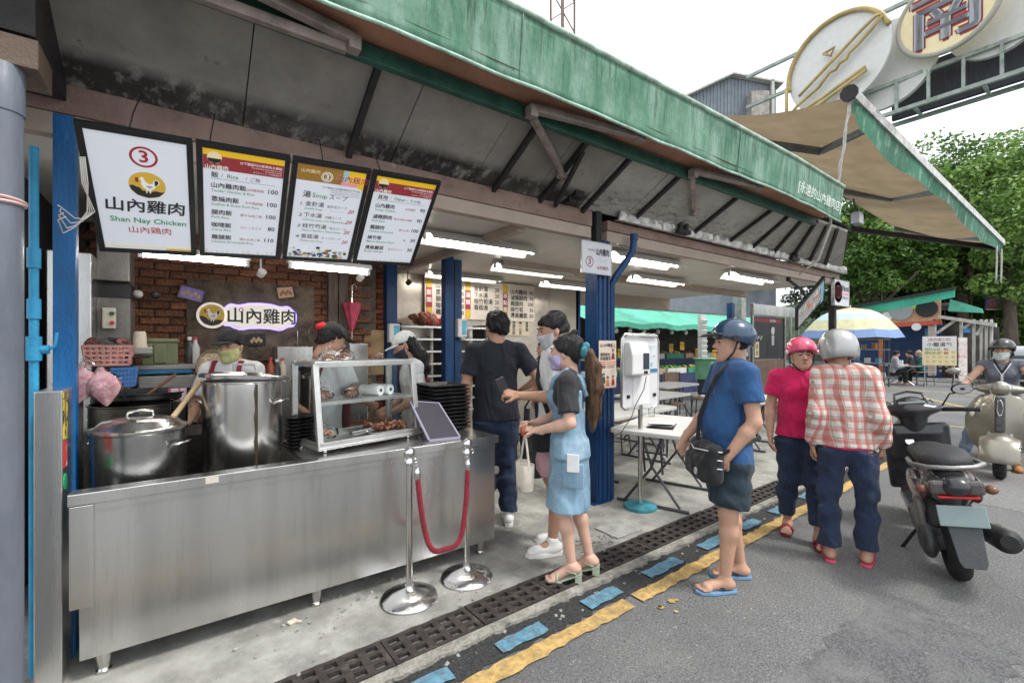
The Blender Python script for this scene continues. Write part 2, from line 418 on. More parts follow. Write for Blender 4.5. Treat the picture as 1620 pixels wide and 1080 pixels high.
# pavement: slab behind the drain, kerb strip before it
b = MB(); lo, hi = ragged(-4, 9.4, 2.285, 2.29, 0, .06, .012, 3); hi = [(p[0], 14.0, 0) for p in hi]; strip(b, lo, hi, -.2)
b.quad((9.4, 2.3, 0), (9.4, 2.3, -.2), (9.4, 14, -.2), (9.4, 14, 0))
tag(b.build('pavement', m_conc), kind='structure')
b = MB(); lo, hi = ragged(-4, 9.4, 1.985, 2.055, .004, .04, .014, 4); hi = [(p[0], KY(p[0], 2.052), p[2]) for p in hi]; strip(b, lo, hi, -.2)
tag(b.build('kerb', m_kerb), kind='structure')
b = MB(); strip(b, *ragged(-4, 9.4, 1.80, 1.992, RZ + .005, .05, .03, 8)); m_tar = M('old_tar_patch', (.05, .05, .05), .9, var=.5, vs=60, bump=.3, bs=140)
stain(m_tar, (.2, .2, .19), 40, .6, .7); tag(b.build('tar_patch', m_tar), kind='structure')
b = MB(); b.quad((-4, KY(-4, 2.05), -.12), (9.4, KY(9.4, 2.05), -.12), (9.4, KY(9.4, 2.29), -.12), (-4, KY(-4, 2.29), -.12))
tag(b.build('drain_channel', M('drain_mud', (.06, .045, .035), .9, var=.6, vs=20, bump=.4, bs=40)), kind='structure')
# painted markings
m_yel = M('yellow_paint', (.50, .33, .12), .8, var=.3, vs=25, bump=.12, bs=180); stain(m_yel, (.17, .16, .14), 34, .55, .66, amt=.9); stain(m_yel, (.2, .17, .12), 5, .5, .7, amt=.5)
m_blu = M('blue_paint', (.11, .25, .34), .8, var=.3, vs=25, bump=.12, bs=180); stain(m_blu, (.14, .14, .14), 30, .50, .64, amt=.9)
for i, (x0, x1) in enumerate([(-1.5, 2.12), (2.20, 9.5)]):
    b = MB(); strip(b, *ragged(x0, x1, 1.70, 1.795, RZ + .01, .04, .009, 20 + i)); tag(b.build('yellow_line', m_yel), kind='structure')
for i, (x0, x1) in enumerate([(.1, .40), (.68, 1.0), (1.27, 1.57), (1.89, 2.18), (2.46, 2.83), (3.13, 3.45), (3.72, 4.02), (4.3, 4.62), (4.95, 5.3), (5.6, 5.95)]):
    b = MB(); strip(b, *ragged(x0, x1, 1.832, 1.925, RZ + .0145, .04, .008, 40 + i)); tag(b.build('blue_dash', m_blu), kind='structure')
m_wl = M('faded_road_paint', (.5, .46, .36), .8, var=.25, vs=10, bump=.1, bs=150); stain(m_wl, (.15, .15, .14), 18, .45, .62, amt=.9)
m_wl2 = M('faded_yellow_paint', (.5, .38, .16), .8, var=.25, vs=10, bump=.1, bs=150); stain(m_wl2, (.15, .15, .14), 18, .45, .62, amt=.9)
def line(p, q, w, m, nm):
    p = Vector((p[0], p[1], 0)); q = Vector((q[0], q[1], 0)); d = (q - p).normalized(); s = Vector((-d.y, d.x, 0)) * w / 2; z = Vector((0, 0, RZ + .006))
    b = MB(); b.quad(p - s + z, q - s + z, q + s + z, p + s + z); tag(b.build(nm, m), kind='structure')
for pa, pb, w, m in [((1460, 628), (1620, 665), .14, m_wl2), ((1440, 668), (1600, 680), .12, m_wl2), ((1420, 650), (1620, 640), .12, m_wl), ((1400, 612), (1620, 632), .16, m_wl2), ((1500, 598), (1600, 606), .5, m_wl), ((1420, 602), (1470, 600), .6, m_wl), ((1585, 850), (1618, 846), .08, m_wl)]:
    line(GZ(*pa), GZ(*pb), w, m, 'road_marking')
b = MB()
for i in range(5):
    p = GZ(1070 + rng.uniform(-30, 40), 955 + rng.uniform(-12, 12)); 
    b.lathe([(.001, RZ + .008), (rng.uniform(.012, .03), RZ + .008)], (p.x, p.y, 0), 7, cap=False)
tag(b.build('paint_spatter', m_yel), kind='structure')

# drain covers: cast iron, five by three holes
m_iron = M('cast_iron', (.055, .045, .04), .7, metal=.35, var=.4, vs=14, bump=.15, bs=120); stain(m_iron, (.20, .17, .14), 9, .52, .72, amt=.6)
def cover_mesh():
    b = MB(); xs = [0, .024]; 
    for i in range(5): xs += [xs[-1] + .058, xs[-1] + .058 + .0385]
    xs[-1] = .494; ys = [0, .022]
    for j in range(3): ys += [ys[-1] + .04, ys[-1] + .04 + .026]
    ys[-1] = .218; h = -.03
    for i in range(len(xs) - 1):
        for j in range(len(ys) - 1):
            hole = i % 2 == 1 and j % 2 == 1
            a, c, d, e = xs[i], xs[i + 1], ys[j], ys[j + 1]
            if not hole: b.quad((a, d, 0), (c, d, 0), (c, e, 0), (a, e, 0))
            else:
                q = [(a, d), (c, d), (c, e), (a, e)]
                for k in range(4): p, r = q[k], q[(k + 1) % 4]; b.quad((*p, 0), (*r, 0), (*r, h), (*p, h))
    q = [(0, 0), (.494, 0), (.494, .218), (0, .218)]
    for k in range(4): p, r = q[k], q[(k + 1) % 4]; b.quad((*p, 0), (*p, h), (*r, h), (*r, 0))
    return b
cm = cover_mesh(); first = None
lab = ['iron drain cover beneath the left end of the counter front', 'iron drain cover before the steel counter, left of the rope posts', 'iron drain cover just left of the chrome rope posts', 'iron drain cover in front of the chrome rope post bases', 'iron drain cover under the heel of the woman in denim', 'iron drain cover right of the woman in denim', 'iron drain cover near the teal disc of the dispenser stand', 'iron drain cover beside the folding table feet', 'iron drain cover behind the man in the blue shirt', 'iron drain cover beyond the man in the blue shirt', 'iron drain cover behind the woman in pink', 'iron drain cover past the woman in pink', 'iron drain cover near the parked scooter front wheel']
for i in range(13):
    x = -.69 + .5 * i
    if first is None: o = first = cm.build('drain_cover', m_iron)
    else: o = first.copy(); link(o)
    o.location = (x + .003, KY(x, 2.062), .003 + (.002 if i % 3 else -.002)); o.rotation_euler = (0, rng.uniform(-.006, .006), .026)
    tag(o, lab[i], 'drain cover', 'drain covers along the kerb')
# broken inspection lid and gravel by the drain
b = MB(); b.bb((2.72, 2.38, .002), (3.02, 2.62, .012)); lid = b.build('inspection_lid', M('lid_concrete', (.33, .33, .31), .9, var=.2, vs=9, bump=.2), bevel=.003)
tag(lid, 'small square concrete lid set in pavement near teal disc', 'lid')
b = MB(); r = random.Random(5)
for i in range(260):
    if i < 90: p = (r.gauss(2.52, .12), r.gauss(2.42, .05))
    elif i < 170: x = r.uniform(.3, 5); p = (x, KY(x, r.uniform(1.86, 2.02)))
    else: x = r.uniform(.2, 1.9); p = (x, r.gauss(2.62, .16))
    s = r.uniform(.003, .011); z = RZ if p[1] < KY(p[0], 1.985) else 0
    b.box((p[0], p[1], z + s * .35), (s * 2, s * 1.5, s), (r.uniform(-.5, .5), r.uniform(-.5, .5), r.uniform(0, 3)))
tag(b.build('gravel', M('gravel_grey', (.3, .29, .27), .9, var=.5, vs=25, bump=.2)), 'loose grey gravel scattered along the drain', 'gravel', kind='stuff')
b = MB(); p = GZ(463, 985); b.box((p.x, p.y, .008), (.05, .03, .008), (0.2, .1, .5)); b.box((p.x + .03, p.y - .01, .005), (.02, .03, .005), (0, .1, .9))
tag(b.build('litter_scrap', M('pale_card', (.55, .5, .4), .8)), 'crumpled pale scrap of litter under the counter edge', 'litter')

# old repair patches in the asphalt
for i, (x0, x1, y0, y1, c) in enumerate([(1.2, 3.4, .35, .95, (.10, .10, .103)), (5.2, 9.5, -1.2, -.2, (.13, .13, .132)), (6.2, 8.5, .6, 1.4, (.17, .168, .165)), (-.5, 1.1, -.2, 1.2, (.16, .16, .158))]):
    b = MB(); lo, hi = ragged(x0, x1, y0, y1, RZ + .002, .07, .03, 70 + i, skew=False); strip(b, lo, hi); m = M('asphalt_patch_%d' % i, c, .9, var=.5, vs=90, bump=.25, bs=150, col2=tuple(v * 2.1 for v in c), thr=(.4, .66), spec=.2, dist=.014); stain(m, (.25, .25, .245), 2.5, .45, .62, amt=.6); stain(m, (.4, .4, .39), 75, .64, .69, amt=.6); tag(b.build('asphalt_patch', m), kind='structure')
# ================================================================ STALL BUILDING (one thing with parts)
m_brown = M('brown_painted_steel', (.20, .125, .10), .55, var=.2, vs=4, bump=.08, bs=60, col2=(.30, .205, .17)); stain(m_brown, (.36, .32, .29), 9, .62, .68, amt=.8); stain(m_brown, (.06, .04, .035), 5, .55, .75, amt=.6)
m_cream = M('cream_soffit', (.42, .34, .28), .6, var=.12, vs=2.5, bump=.04)
m_galv = M('galvanised_sheet', (.50, .49, .46), .38, metal=.75, var=.3, vs=7, bump=.5, bs=9, dist=.03); stain(m_galv, (.2, .17, .13), 5, .52, .72, amt=.5)
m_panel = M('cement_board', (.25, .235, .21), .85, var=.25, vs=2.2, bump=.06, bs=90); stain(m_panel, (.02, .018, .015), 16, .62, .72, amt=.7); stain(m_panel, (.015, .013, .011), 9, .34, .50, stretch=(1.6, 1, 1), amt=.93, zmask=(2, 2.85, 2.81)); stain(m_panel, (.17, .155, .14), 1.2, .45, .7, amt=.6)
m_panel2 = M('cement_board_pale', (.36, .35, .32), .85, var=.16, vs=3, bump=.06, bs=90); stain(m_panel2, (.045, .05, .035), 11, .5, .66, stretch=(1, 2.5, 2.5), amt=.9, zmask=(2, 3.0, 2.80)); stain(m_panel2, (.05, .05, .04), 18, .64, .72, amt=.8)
m_dark = M('dark_steel', (.028, .026, .026), .6, metal=.2, var=.3, vs=8, bump=.1)
m_bpost = M('blue_painted_post', (.006, .032, .105), .42, var=.35, vs=6, bump=.06, bs=50, stretch=(1, 1, .35), col2=(.010, .066, .19)); stain(m_bpost, (.012, .025, .07), 7, .5, .7, stretch=(1, 1, .2), amt=.7); stain(m_bpost, (.35, .4, .42), 22, .70, .73, stretch=(1, 1, .35))
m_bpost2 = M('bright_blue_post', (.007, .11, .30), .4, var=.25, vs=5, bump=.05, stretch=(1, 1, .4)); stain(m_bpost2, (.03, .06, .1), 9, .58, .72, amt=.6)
m_ceil = M('white_ceiling', (.74, .69, .62), .45, var=.07, vs=2, bump=.02, bs=20)
st = thing('food_stall', 'open fronted food stall with sloping roof, brown beam and blue posts', 'stall', (3.2, 3.05, 0))
OFF = (3.2, 3.05, 0)
def part(b, name, m, par=None, **k): return b.build(name, m, st if par is None else par, off=OFF, **k)
# front beam with a lighter lower face, both lengths
b = MB(); b.bb((-1.2, 3.0, 2.605), (3.08, 3.10, 2.745)); part(b, 'beam', m_brown, bevel=.004)
b = MB(); b.bb((-1.2, 3.013, 2.50), (3.08, 3.09, 2.602)); part(b, 'lintel', m_cream, bevel=.003)
b = MB(); b.bb((3.30, 3.01, 2.605), (9.0, 3.10, 2.70)); part(b, 'beam', m_brown, bevel=.004)
b = MB(); b.bb((3.30, 3.02, 2.50), (8.9, 3.09, 2.60)); part(b, 'lintel', m_cream, bevel=.003)
# crumpled gutter in three lengths
r = random.Random(11)
for x0, x1 in ((3.36, 5.2), (5.19, 7.1), (7.09, 9.05)):
    b = MB(); n = 46
    dz = [r.gauss(0, .006) for _ in range(n + 1)]; dy = [r.gauss(0, .006) for _ in range(n + 1)]
    prof = [(2.99, 2.705), (2.93, 2.70), (2.918, 2.76), (2.925, 2.815), (2.94, 2.82), (2.99, 2.81)]
    b.grid(lambda u, v: (lerp(x0, x1, u), prof[round(v * 5)][0] + dy[round(u * n)] * (1 if 0 < v < .9 else .2) + .004 * math.sin(u * 60 + v * 9), prof[round(v * 5)][1] + dz[round(u * n)] * (v > .3)), n, 5)
    part(b, 'gutter', m_galv, smooth=35)
# roof underside: separate boards between rafters, sloping up towards the street
Y0, Z0, Y1, Z1 = 3.0, 2.745, 2.40, 3.065
sl = math.hypot(Y1 - Y0, Z1 - Z0)
def rp(x, t, o=0.0): # t 0..1 up the slope, o offset downward normal
    ny, nz = (Z1 - Z0) / sl, (Y0 - Y1) / sl
    return Vector((x - max(0, t) * max(0, x - 5.5) * .45, lerp(Y0, Y1, t) - ny * o, lerp(Z0, Z1, t) - nz * o))
px_joint = [-1.3, -.57, .27, .86, 1.14, 1.78, 2.36, 2.9, 3.5, 4.1, 4.7, 5.3, 5.95, 6.6, 7.2, 7.8, 8.4, 9.05]
for i in range(len(px_joint) - 1):
    x0, x1 = px_joint[i] + .003, px_joint[i + 1] - .003; j = rng.uniform(-.004, .004)
    b = MB(); vs = [rp(x0, 0, j), rp(x1, 0, j), rp(x1, 1, j), rp(x0, 1, j)]; up = [v + Vector((0, .0, .03)) for v in vs]
    b._add(vs + up, [(3, 2, 1, 0), (4, 5, 6, 7), (0, 1, 5, 4), (1, 2, 6, 5), (2, 3, 7, 6), (3, 0, 4, 7)])
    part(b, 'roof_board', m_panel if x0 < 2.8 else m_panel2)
for x in (-.58, .86, 1.98, 2.45, 2.95, 3.62, 4.62, 5.36, 5.95, 6.55, 7.15, 7.75, 8.35):
    b = MB(); b.beam(rp(x, -.04, .018), rp(x, 1.0, .018), .035, .036, (0, .47, .88)); part(b, 'rafter', m_dark)
for xs in ((2.6, 2.42),):   # raking struts
    b = MB(); b.beam(rp(xs[0], .0, .05), rp(xs[1], .85, .08), .03, .03); part(b, 'strut', m_dark)
# upper roof sheet, mostly unseen, put in to keep sky light out of the stall
m_roof = M('roof_sheet', (.10, .10, .10), .7, var=.3, vs=4)
b = MB(); n = 200
b.grid(lambda u, v: (lerp(-3.0, lerp(7.35, 9.2, min(1, v * 8)), u), lerp(2.36, 7.2, v), 3.13 + .05 * v + .011 * math.sin(u * n * PI)), 400, 8)
part(b, 'roof_sheet', m_roof, smooth=True)
# dark box filling the upper left corner above the kitchen
b = MB(); b.bb((-1.5, 2.44, 2.66), (-.455, 2.995, 3.12)); part(b, 'roof_end_box', m_dark)
# ceilings in boards
for x0, x1 in ((-1.2, .6), (.6, 2.4), (2.4, 3.3), (3.3, 4.7), (4.7, 6.1), (6.1, 7.5), (7.5, 8.9)):
    b = MB(); b.bb((x0 + .003, 3.105, 2.545), (x1 - .003, 6.3, 2.575)); part(b, 'ceiling_board', m_ceil)
b = MB(); b.bb((3.15, 4.55, 2.44), (9.0, 4.63, 2.543)); part(b, 'ceiling_beam', m_cream, bevel=.003)
b = MB(); b.bb((2.9, 6.31, 2.30), (9.0, 6.40, 2.55)); part(b, 'ceiling_beam', m_cream, bevel=.003)
b = MB(); b.bb((2.3, 3.12, 2.47), (2.38, 6.2, 2.543)); part(b, 'ceiling_beam', m_cream, bevel=.003)
# posts
def post(x, y, w, d, z1, m, ribs=0, z0=0.0):
    b = MB(); b.bb((x - w / 2, y - d / 2, z0), (x + w / 2, y + d / 2, z1))
    for k in range(ribs):
        xx = x - w / 2 + w * (k + .5) / ribs; b.bb((xx - .012, y - d / 2 - .012, z0), (xx + .012, y - d / 2 + .001, z1))
    return part(b, 'post', m, bevel=.004)
post(3.255, 3.10, .18, .16, 2.50, m_bpost, 3)
b = MB(); b.bb((3.12, 2.985, 2.30), (3.19, 3.055, 3.0)); part(b, 'post', m_dark)
b = MB(); b.bb((3.11, 3.0, 0), (3.35, 3.2, .012)); part(b, 'base_plate', m_bpost)
post(-.465, 3.05, .08, .08, 2.6, m_bpost2, 0)
post(-.64, 2.82, .06, .06, 2.9, m_bpost, 0)
p = YP(708, 500, 4.8); post(p.x, 4.8, .11, .11, 2.54, m_bpost); p2 = YP(722, 500, 4.95); post(p2.x, 4.95, .10, .10, 2.54, m_bpost)
p = YP(616, 500, 5.25); post(p.x, 5.22, .13, .12, 2.54, m_bpost)
p = YP(913, 500, 6.25); post(p.x, 6.28, .12, .12, 2.54, m_bpost)
p = YP(1156, 470, 6.3); post(p.x, 6.3, .14, .14, 2.6, m_bpost)
post(8.72, 3.02, .09, .09, 2.62, m_dark)
for x in (4.28, 6.95): b = MB(); b.bb((x, 2.88, 2.72), (x + .05, 2.94, 3.05)); b.bb((x + .10, 2.88, 2.72), (x + .15, 2.94, 3.05)); b.bb((x - .03, 2.87, 2.70), (x + .18, 2.95, 2.74)); part(b, 'awning_bracket', m_dark)
b = MB(); b.bb((2.72, 2.84, 2.78), (2.82, 2.95, 2.93)); b.bb((2.70, 2.9, 2.74), (2.76, 2.98, 2.96)); part(b, 'awning_bracket', m_dark)
# kitchen back wall of bricks: real bricks over a mortar core
m_mort = M('mortar', (.10, .085, .07), .95, var=.4, vs=9, bump=.2)
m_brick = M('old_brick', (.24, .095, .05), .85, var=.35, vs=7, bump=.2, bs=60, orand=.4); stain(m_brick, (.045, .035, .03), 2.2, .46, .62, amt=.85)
BW0, BW1, BY, BH = -.75, 1.80, 5.2, 2.54
b = MB(); b.bb((BW0, BY + .006, 0), (BW1, BY + .2, BH)); core = part(b, 'brick_wall', m_mort)
tag(core, 'dim red brick back wall of the kitchen')
bl, bh = .205, .058; bm = MB(); bm.box((0, 0, 0), (bl, .05, bh)); bme = bpy.data.meshes.new('brick'); bme.from_pydata(bm.v, [], bm.f); bme.materials.append(m_brick)
spots = []; rows = int(BH / (bh + .012)); r = random.Random(3)
for j in range(rows):
    z = .04 + j * (bh + .012); x = BW0 + (.107 if j % 2 else 0)
    while x + bl < BW1 + .02: spots.append((x + bl / 2, z)); x += bl + .012
spots.sort(key=lambda s: -s[1])
vis = [s for s in spots if 1.25 < s[1]]; vis.sort(key=lambda s: abs(s[1] - 1.95) ); ind = set(vis[:290])
rest = MB()
for s in spots:
    dy = r.uniform(-.005, .005)
    if s in ind:
        o = link(bpy.data.objects.new('brick', bme)); o.parent = core; o.location = (s[0] - OFF[0], BY - .012 + dy - OFF[1], s[1] - OFF[2]); o.rotation_euler = (0, r.uniform(-.012, .012), r.uniform(-.01, .01))
    else: rest.box((s[0], BY - .012 + dy, s[1]), (bl, .05, bh))
o = part(rest, 'brick_courses', m_brick, par=core); o['kind'] = 'stuff'
# soot panel behind the logo
b = MB(); b.bb((.02, BY - .05, 1.35), (1.12, BY - .0401, 2.12)); o = part(b, 'backing_panel', stain(M('sooty_panel', (.13, .10, .075), .8, var=.5, vs=6, bump=.2), (.22, .19, .13), 5, .5, .7, amt=.7, zmask=(2, 1.75, 2.05)))
# second brick strip, wooden posts
x0 = YP(566, 480, 5.45).x; x1 = YP(607, 480, 5.45).x
b = MB(); b.bb((x0, 5.46, 0), (x1 + .1, 5.6, 2.54)); core2 = part(b, 'brick_pillar', m_mort)
m_brick2 = M('red_brick_lit', (.36, .12, .06), .8, var=.4, vs=7, bump=.2, bs=60, orand=.45)  # brighter brick colour, light on the pillar painted in
bm = MB(); bm.box((0, 0, 0), (.15, .05, .05)); bme2 = bpy.data.meshes.new('brick'); bme2.from_pydata(bm.v, [], bm.f); bme2.materials.append(m_brick2)
for j in range(40):
    for i in range(3):
        xx = x0 + .08 + i * .16 + (.06 if j % 2 else 0)
        if xx > x1 + .03: continue
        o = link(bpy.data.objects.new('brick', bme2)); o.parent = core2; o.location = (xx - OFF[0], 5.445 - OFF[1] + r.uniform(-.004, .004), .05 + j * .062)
for px in (527, 543): q = YP(px, 450, 5.1); b = MB(); b.bb((q.x - .05, 5.08, 0), (q.x + .045, 5.15, 2.5)); part(b, 'timber_post', M('grey_timber', (.13, .10, .085), .8, var=.4, vs=8, stretch=(3, 3, .5), bump=.15))
# steel back wall (right part of the kitchen), in sheets
m_swall = M('steel_wall_sheet', (.50, .45, .39), .32, metal=.7, var=.15, vs=3, bump=.10, bs=5, dist=.03)
xa = YP(625, 480, 6.2).x; xb = YP(916, 480, 6.2).x
for i in range(5):
    b = MB(); u0, u1 = lerp(xa, xb, i / 5), lerp(xa, xb, (i + 1) / 5); b.bb((u0 + .002, 6.22 + .004 * (i % 2), 0), (u1 - .002, 6.24, 2.54)); part(b, 'wall_sheet', m_swall)
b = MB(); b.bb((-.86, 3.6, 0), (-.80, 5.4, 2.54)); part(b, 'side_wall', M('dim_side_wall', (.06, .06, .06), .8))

# ---------------------------------------------------------------- awning along the front
m_grn = M('green_awning_cloth', (.055, .165, .10), .85, var=.25, vs=2.2, bump=.05, bs=25, col2=(.11, .25, .165))
stain(m_grn, (.30, .43, .35), 4, .42, .66, stretch=(1.3, 1, .35), amt=.8); stain(m_grn, (.03, .055, .03), 16, .50, .64, stretch=(2.0, 1, .12), amt=.75, zmask=(2, .06, .34)); stain(m_grn, (.03, .06, .04), 2.0, .5, .7, stretch=(1, 1, 2), amt=.6); stain(m_grn, (.015, .03, .02), 34, .63, .70, stretch=(1, 1, .5), amt=.7)
def two_side(name, ca, cb, rough=.8, transl=.25):
    m = bpy.data.materials.new(name); m.use_nodes = True; t = m.node_tree; N = t.nodes; L = t.links; b = N['Principled BSDF']
    g = N.new('ShaderNodeNewGeometry'); tc = N.new('ShaderNodeTexCoord'); n = N.new('ShaderNodeTexNoise'); n.inputs['Scale'].default_value = 3; n.inputs['Detail'].default_value = 7
    L.new(tc.outputs['Object'], n.inputs['Vector']); mx = N.new('ShaderNodeMix'); mx.data_type = 'RGBA'; mx.inputs[6].default_value = (*ca, 1); mx.inputs[7].default_value = (*cb, 1)
    L.new(g.outputs['Backfacing'], mx.inputs[0]); hv = N.new('ShaderNodeHueSaturation'); mr = N.new('ShaderNodeMapRange'); mr.inputs[3].default_value = .6; mr.inputs[4].default_value = 1.35
    L.new(n.outputs['Fac'], mr.inputs[0]); L.new(mr.outputs[0], hv.inputs['Value']); L.new(mx.outputs[2], hv.inputs['Color']); L.new(hv.outputs[0], b.inputs['Base Color']); b.inputs['Roughness'].default_value = rough
    tl = N.new('ShaderNodeBsdfTranslucent'); L.new(hv.outputs[0], tl.inputs[0]); ms = N.new('ShaderNodeMixShader'); ms.inputs[0].default_value = transl
    L.new(b.outputs[0], ms.inputs[1]); L.new(tl.outputs[0], ms.inputs[2]); L.new(ms.outputs[0], N['Material Output'].inputs[0]); return m
m_awn = two_side('awning_cloth', (.40, .20, .13), (.05, .26, .14), transl=.3)
aw = thing('awning', 'long weathered green awning valance with white lettering over the stall front', 'awning', (2, 2.2, 3.0)); AO = (2, 2.2, 3.0)
AX0, AX1 = -2.6, 6.53
def apart(b, name, m, **k): return b.build(name, m, aw, off=AO, **k)
def val(u, v):  # valance: v 0 bottom .. 1 top
    x = lerp(AX0, AX1, u); w = math.sin(x * 5.1) * .005 + math.sin(x * 13 + 1) * .003 + .006 * math.sin(x * 2.1)
    e = max(0, (x - 5.2) / 1.33)
    return (x, 2.14 + w * (1 - v) + .03 * (1 - v), lerp(3.06 - .05 * e, 3.46 - .04 * e, v) + .002 * math.sin(x * 8) * (1 - v))
b = MB(); b.grid(val, 220, 8); o = apart(b, 'valance', m_grn, smooth=True); so_ = o.modifiers.new('thick', 'SOLIDIFY'); so_.thickness = .004
b = MB(); b.tube([Vector(val(i / 120, 0)) + Vector((0, -.004, 0)) for i in range(121)], .010, 8); apart(b, 'hem_piping', M('pale_green_hem', (.36, .52, .43), .6, var=.35, vs=9), smooth=True)
b = MB(); b.tube([Vector(val(i / 120, 1)) + Vector((0, .0, .012)) for i in range(121)], .02, 8); apart(b, 'front_bar', M('pale_green_bar', (.34, .46, .37), .5, var=.35, vs=9), smooth=True)
for sx in (.55, 1.62, 4.1): 
    u = (sx - AX0) / (AX1 - AX0); b = MB(); b.tube([Vector(val(u, k / 8)) + Vector((0, -.004, 0)) for k in range(9)], .006, 6); apart(b, 'seam', m_grn, smooth=True)
b = MB(); b.grid(lambda u, v: (lerp(AX0, AX1, u), lerp(2.42, 2.15, v), lerp(3.20, 3.45, v) - .03 * math.sin(PI * v)), 80, 6); apart(b, 'canopy_cloth', m_awn, smooth=True)
b = MB(); b.grid(lambda u, v: (lerp(AX0, AX1, u), lerp(2.41, 2.165, v), lerp(3.105, 3.13, v) - .012 * math.sin(PI * v)), 80, 4); apart(b, 'canopy_lining', M('brown_lining', (.34, .17, .11), .85, var=.25, vs=2, bump=.05), smooth=True)
b = MB(); b.bb((AX0, 2.385, 3.0), (6.4, 2.435, 3.085)); apart(b, 'roller_beam', M('dark_green_beam', (.02, .085, .06), .5, var=.3, vs=6), bevel=.006)
m_alu = M('dirty_aluminium', (.30, .25, .225), .5, metal=.35, var=.25, vs=8, bump=.05)
_tip = YP(560, 38, 2.33).x
for xs, sg in ((_tip, -1), (1.84, 1), (3.66, 1)):
    br = (xs + .62 * sg, 2.72, 2.88) if sg > 0 else (xs - .8, 2.37, 3.0)
    b = MB(); b.beam((xs, 2.33, 3.04), (xs + .95 * sg, 2.22, 3.07), .05, .045); b.beam((xs, 2.33, 3.062), (xs + .95 * sg, 2.225, 3.092), .03, .02); b.box((xs, 2.335, 3.02), (.06, .07, .075)); b.box((xs + .95 * sg, 2.225, 3.07), (.09, .06, .06)); apart(b, 'folding_arm', m_alu, bevel=.004)
    b = MB(); b.beam((xs + .03 * sg, 2.36, 3.0), br, .04, .05); b.box(br, (.09, .06, .09)); apart(b, 'folding_arm', m_alu, bevel=.004)
b = MB(); m_wh = FLAT('white_print', (.75, .78, .72))
b.text('[永遠的山內雞肉店]', 6.42, 3.13, .135, 'r', fn=lambda a, c: (a, 2.128 + .03 * (1 - (c - 3.06) / .4) - .02, c - .03 * (a - 5.6)), shear=.15)
apart(b, 'lettering', m_wh)

# downpipe with elbow beside the pillar, flood lamps under the roof
t = thing('downpipe', 'dark blue downpipe with elbow beside the front pillar', 'pipe', (3.40, 3.06, 0)); b = MB()
q0, q1, q2 = YP(1003, 372, 2.93), YP(1001, 398, 2.94), YP(974, 438, 3.02)
b.tube([q0, q1.lerp(q0, .25), q1, q1.lerp(q2, .15), q1.lerp(q2, .85), q2, Vector((3.395, 3.05, q2.z - .08)), Vector((3.395, 3.06, 0))], .034, 14); b.build('pipe', m_bpost, t, smooth=40, off=(3.40, 3.06, 0))
b = MB(); b.tube([Vector((q0.x, q0.y, q0.z - .05)), q0 + Vector((0, 0, .01))], .040, 14); b.build('coupling', m_bpost, t, smooth=40, off=(3.40, 3.06, 0))
for px, py, y, lab in ((1137, 320, 2.75, 'grey flood lamp hanging under the pale roof boards'), (1356, 346, 2.6, 'grey flood lamp at the end of the long green awning')):
    p = YP(px, py, y); t = thing('flood_lamp', lab, 'lamp', p, 0, 'flood lamps under the roof'); b = MB(); b.prism([(-.11, -.09), (.11, -.09), (.11, .07), (.06, .10), (-.06, .10), (-.11, .07)], -.05, .05, lambda u, v, w: (u, w, v)); b.build('housing', M('lamp_grey', (.30, .31, .32), .5, metal=.3), t, bevel=.008)
    b = MB(); b.bb((-.09, -.056, -.075), (.09, -.0505, .055)); b.build('lens', M('lamp_glass', (.5, .5, .5), .15, bump=0), t); b = MB(); b.tube([(0, 0, .1), (0, .03, .2), (0, .05, .32)], .012, 8); b.build('bracket', m_dark, t)
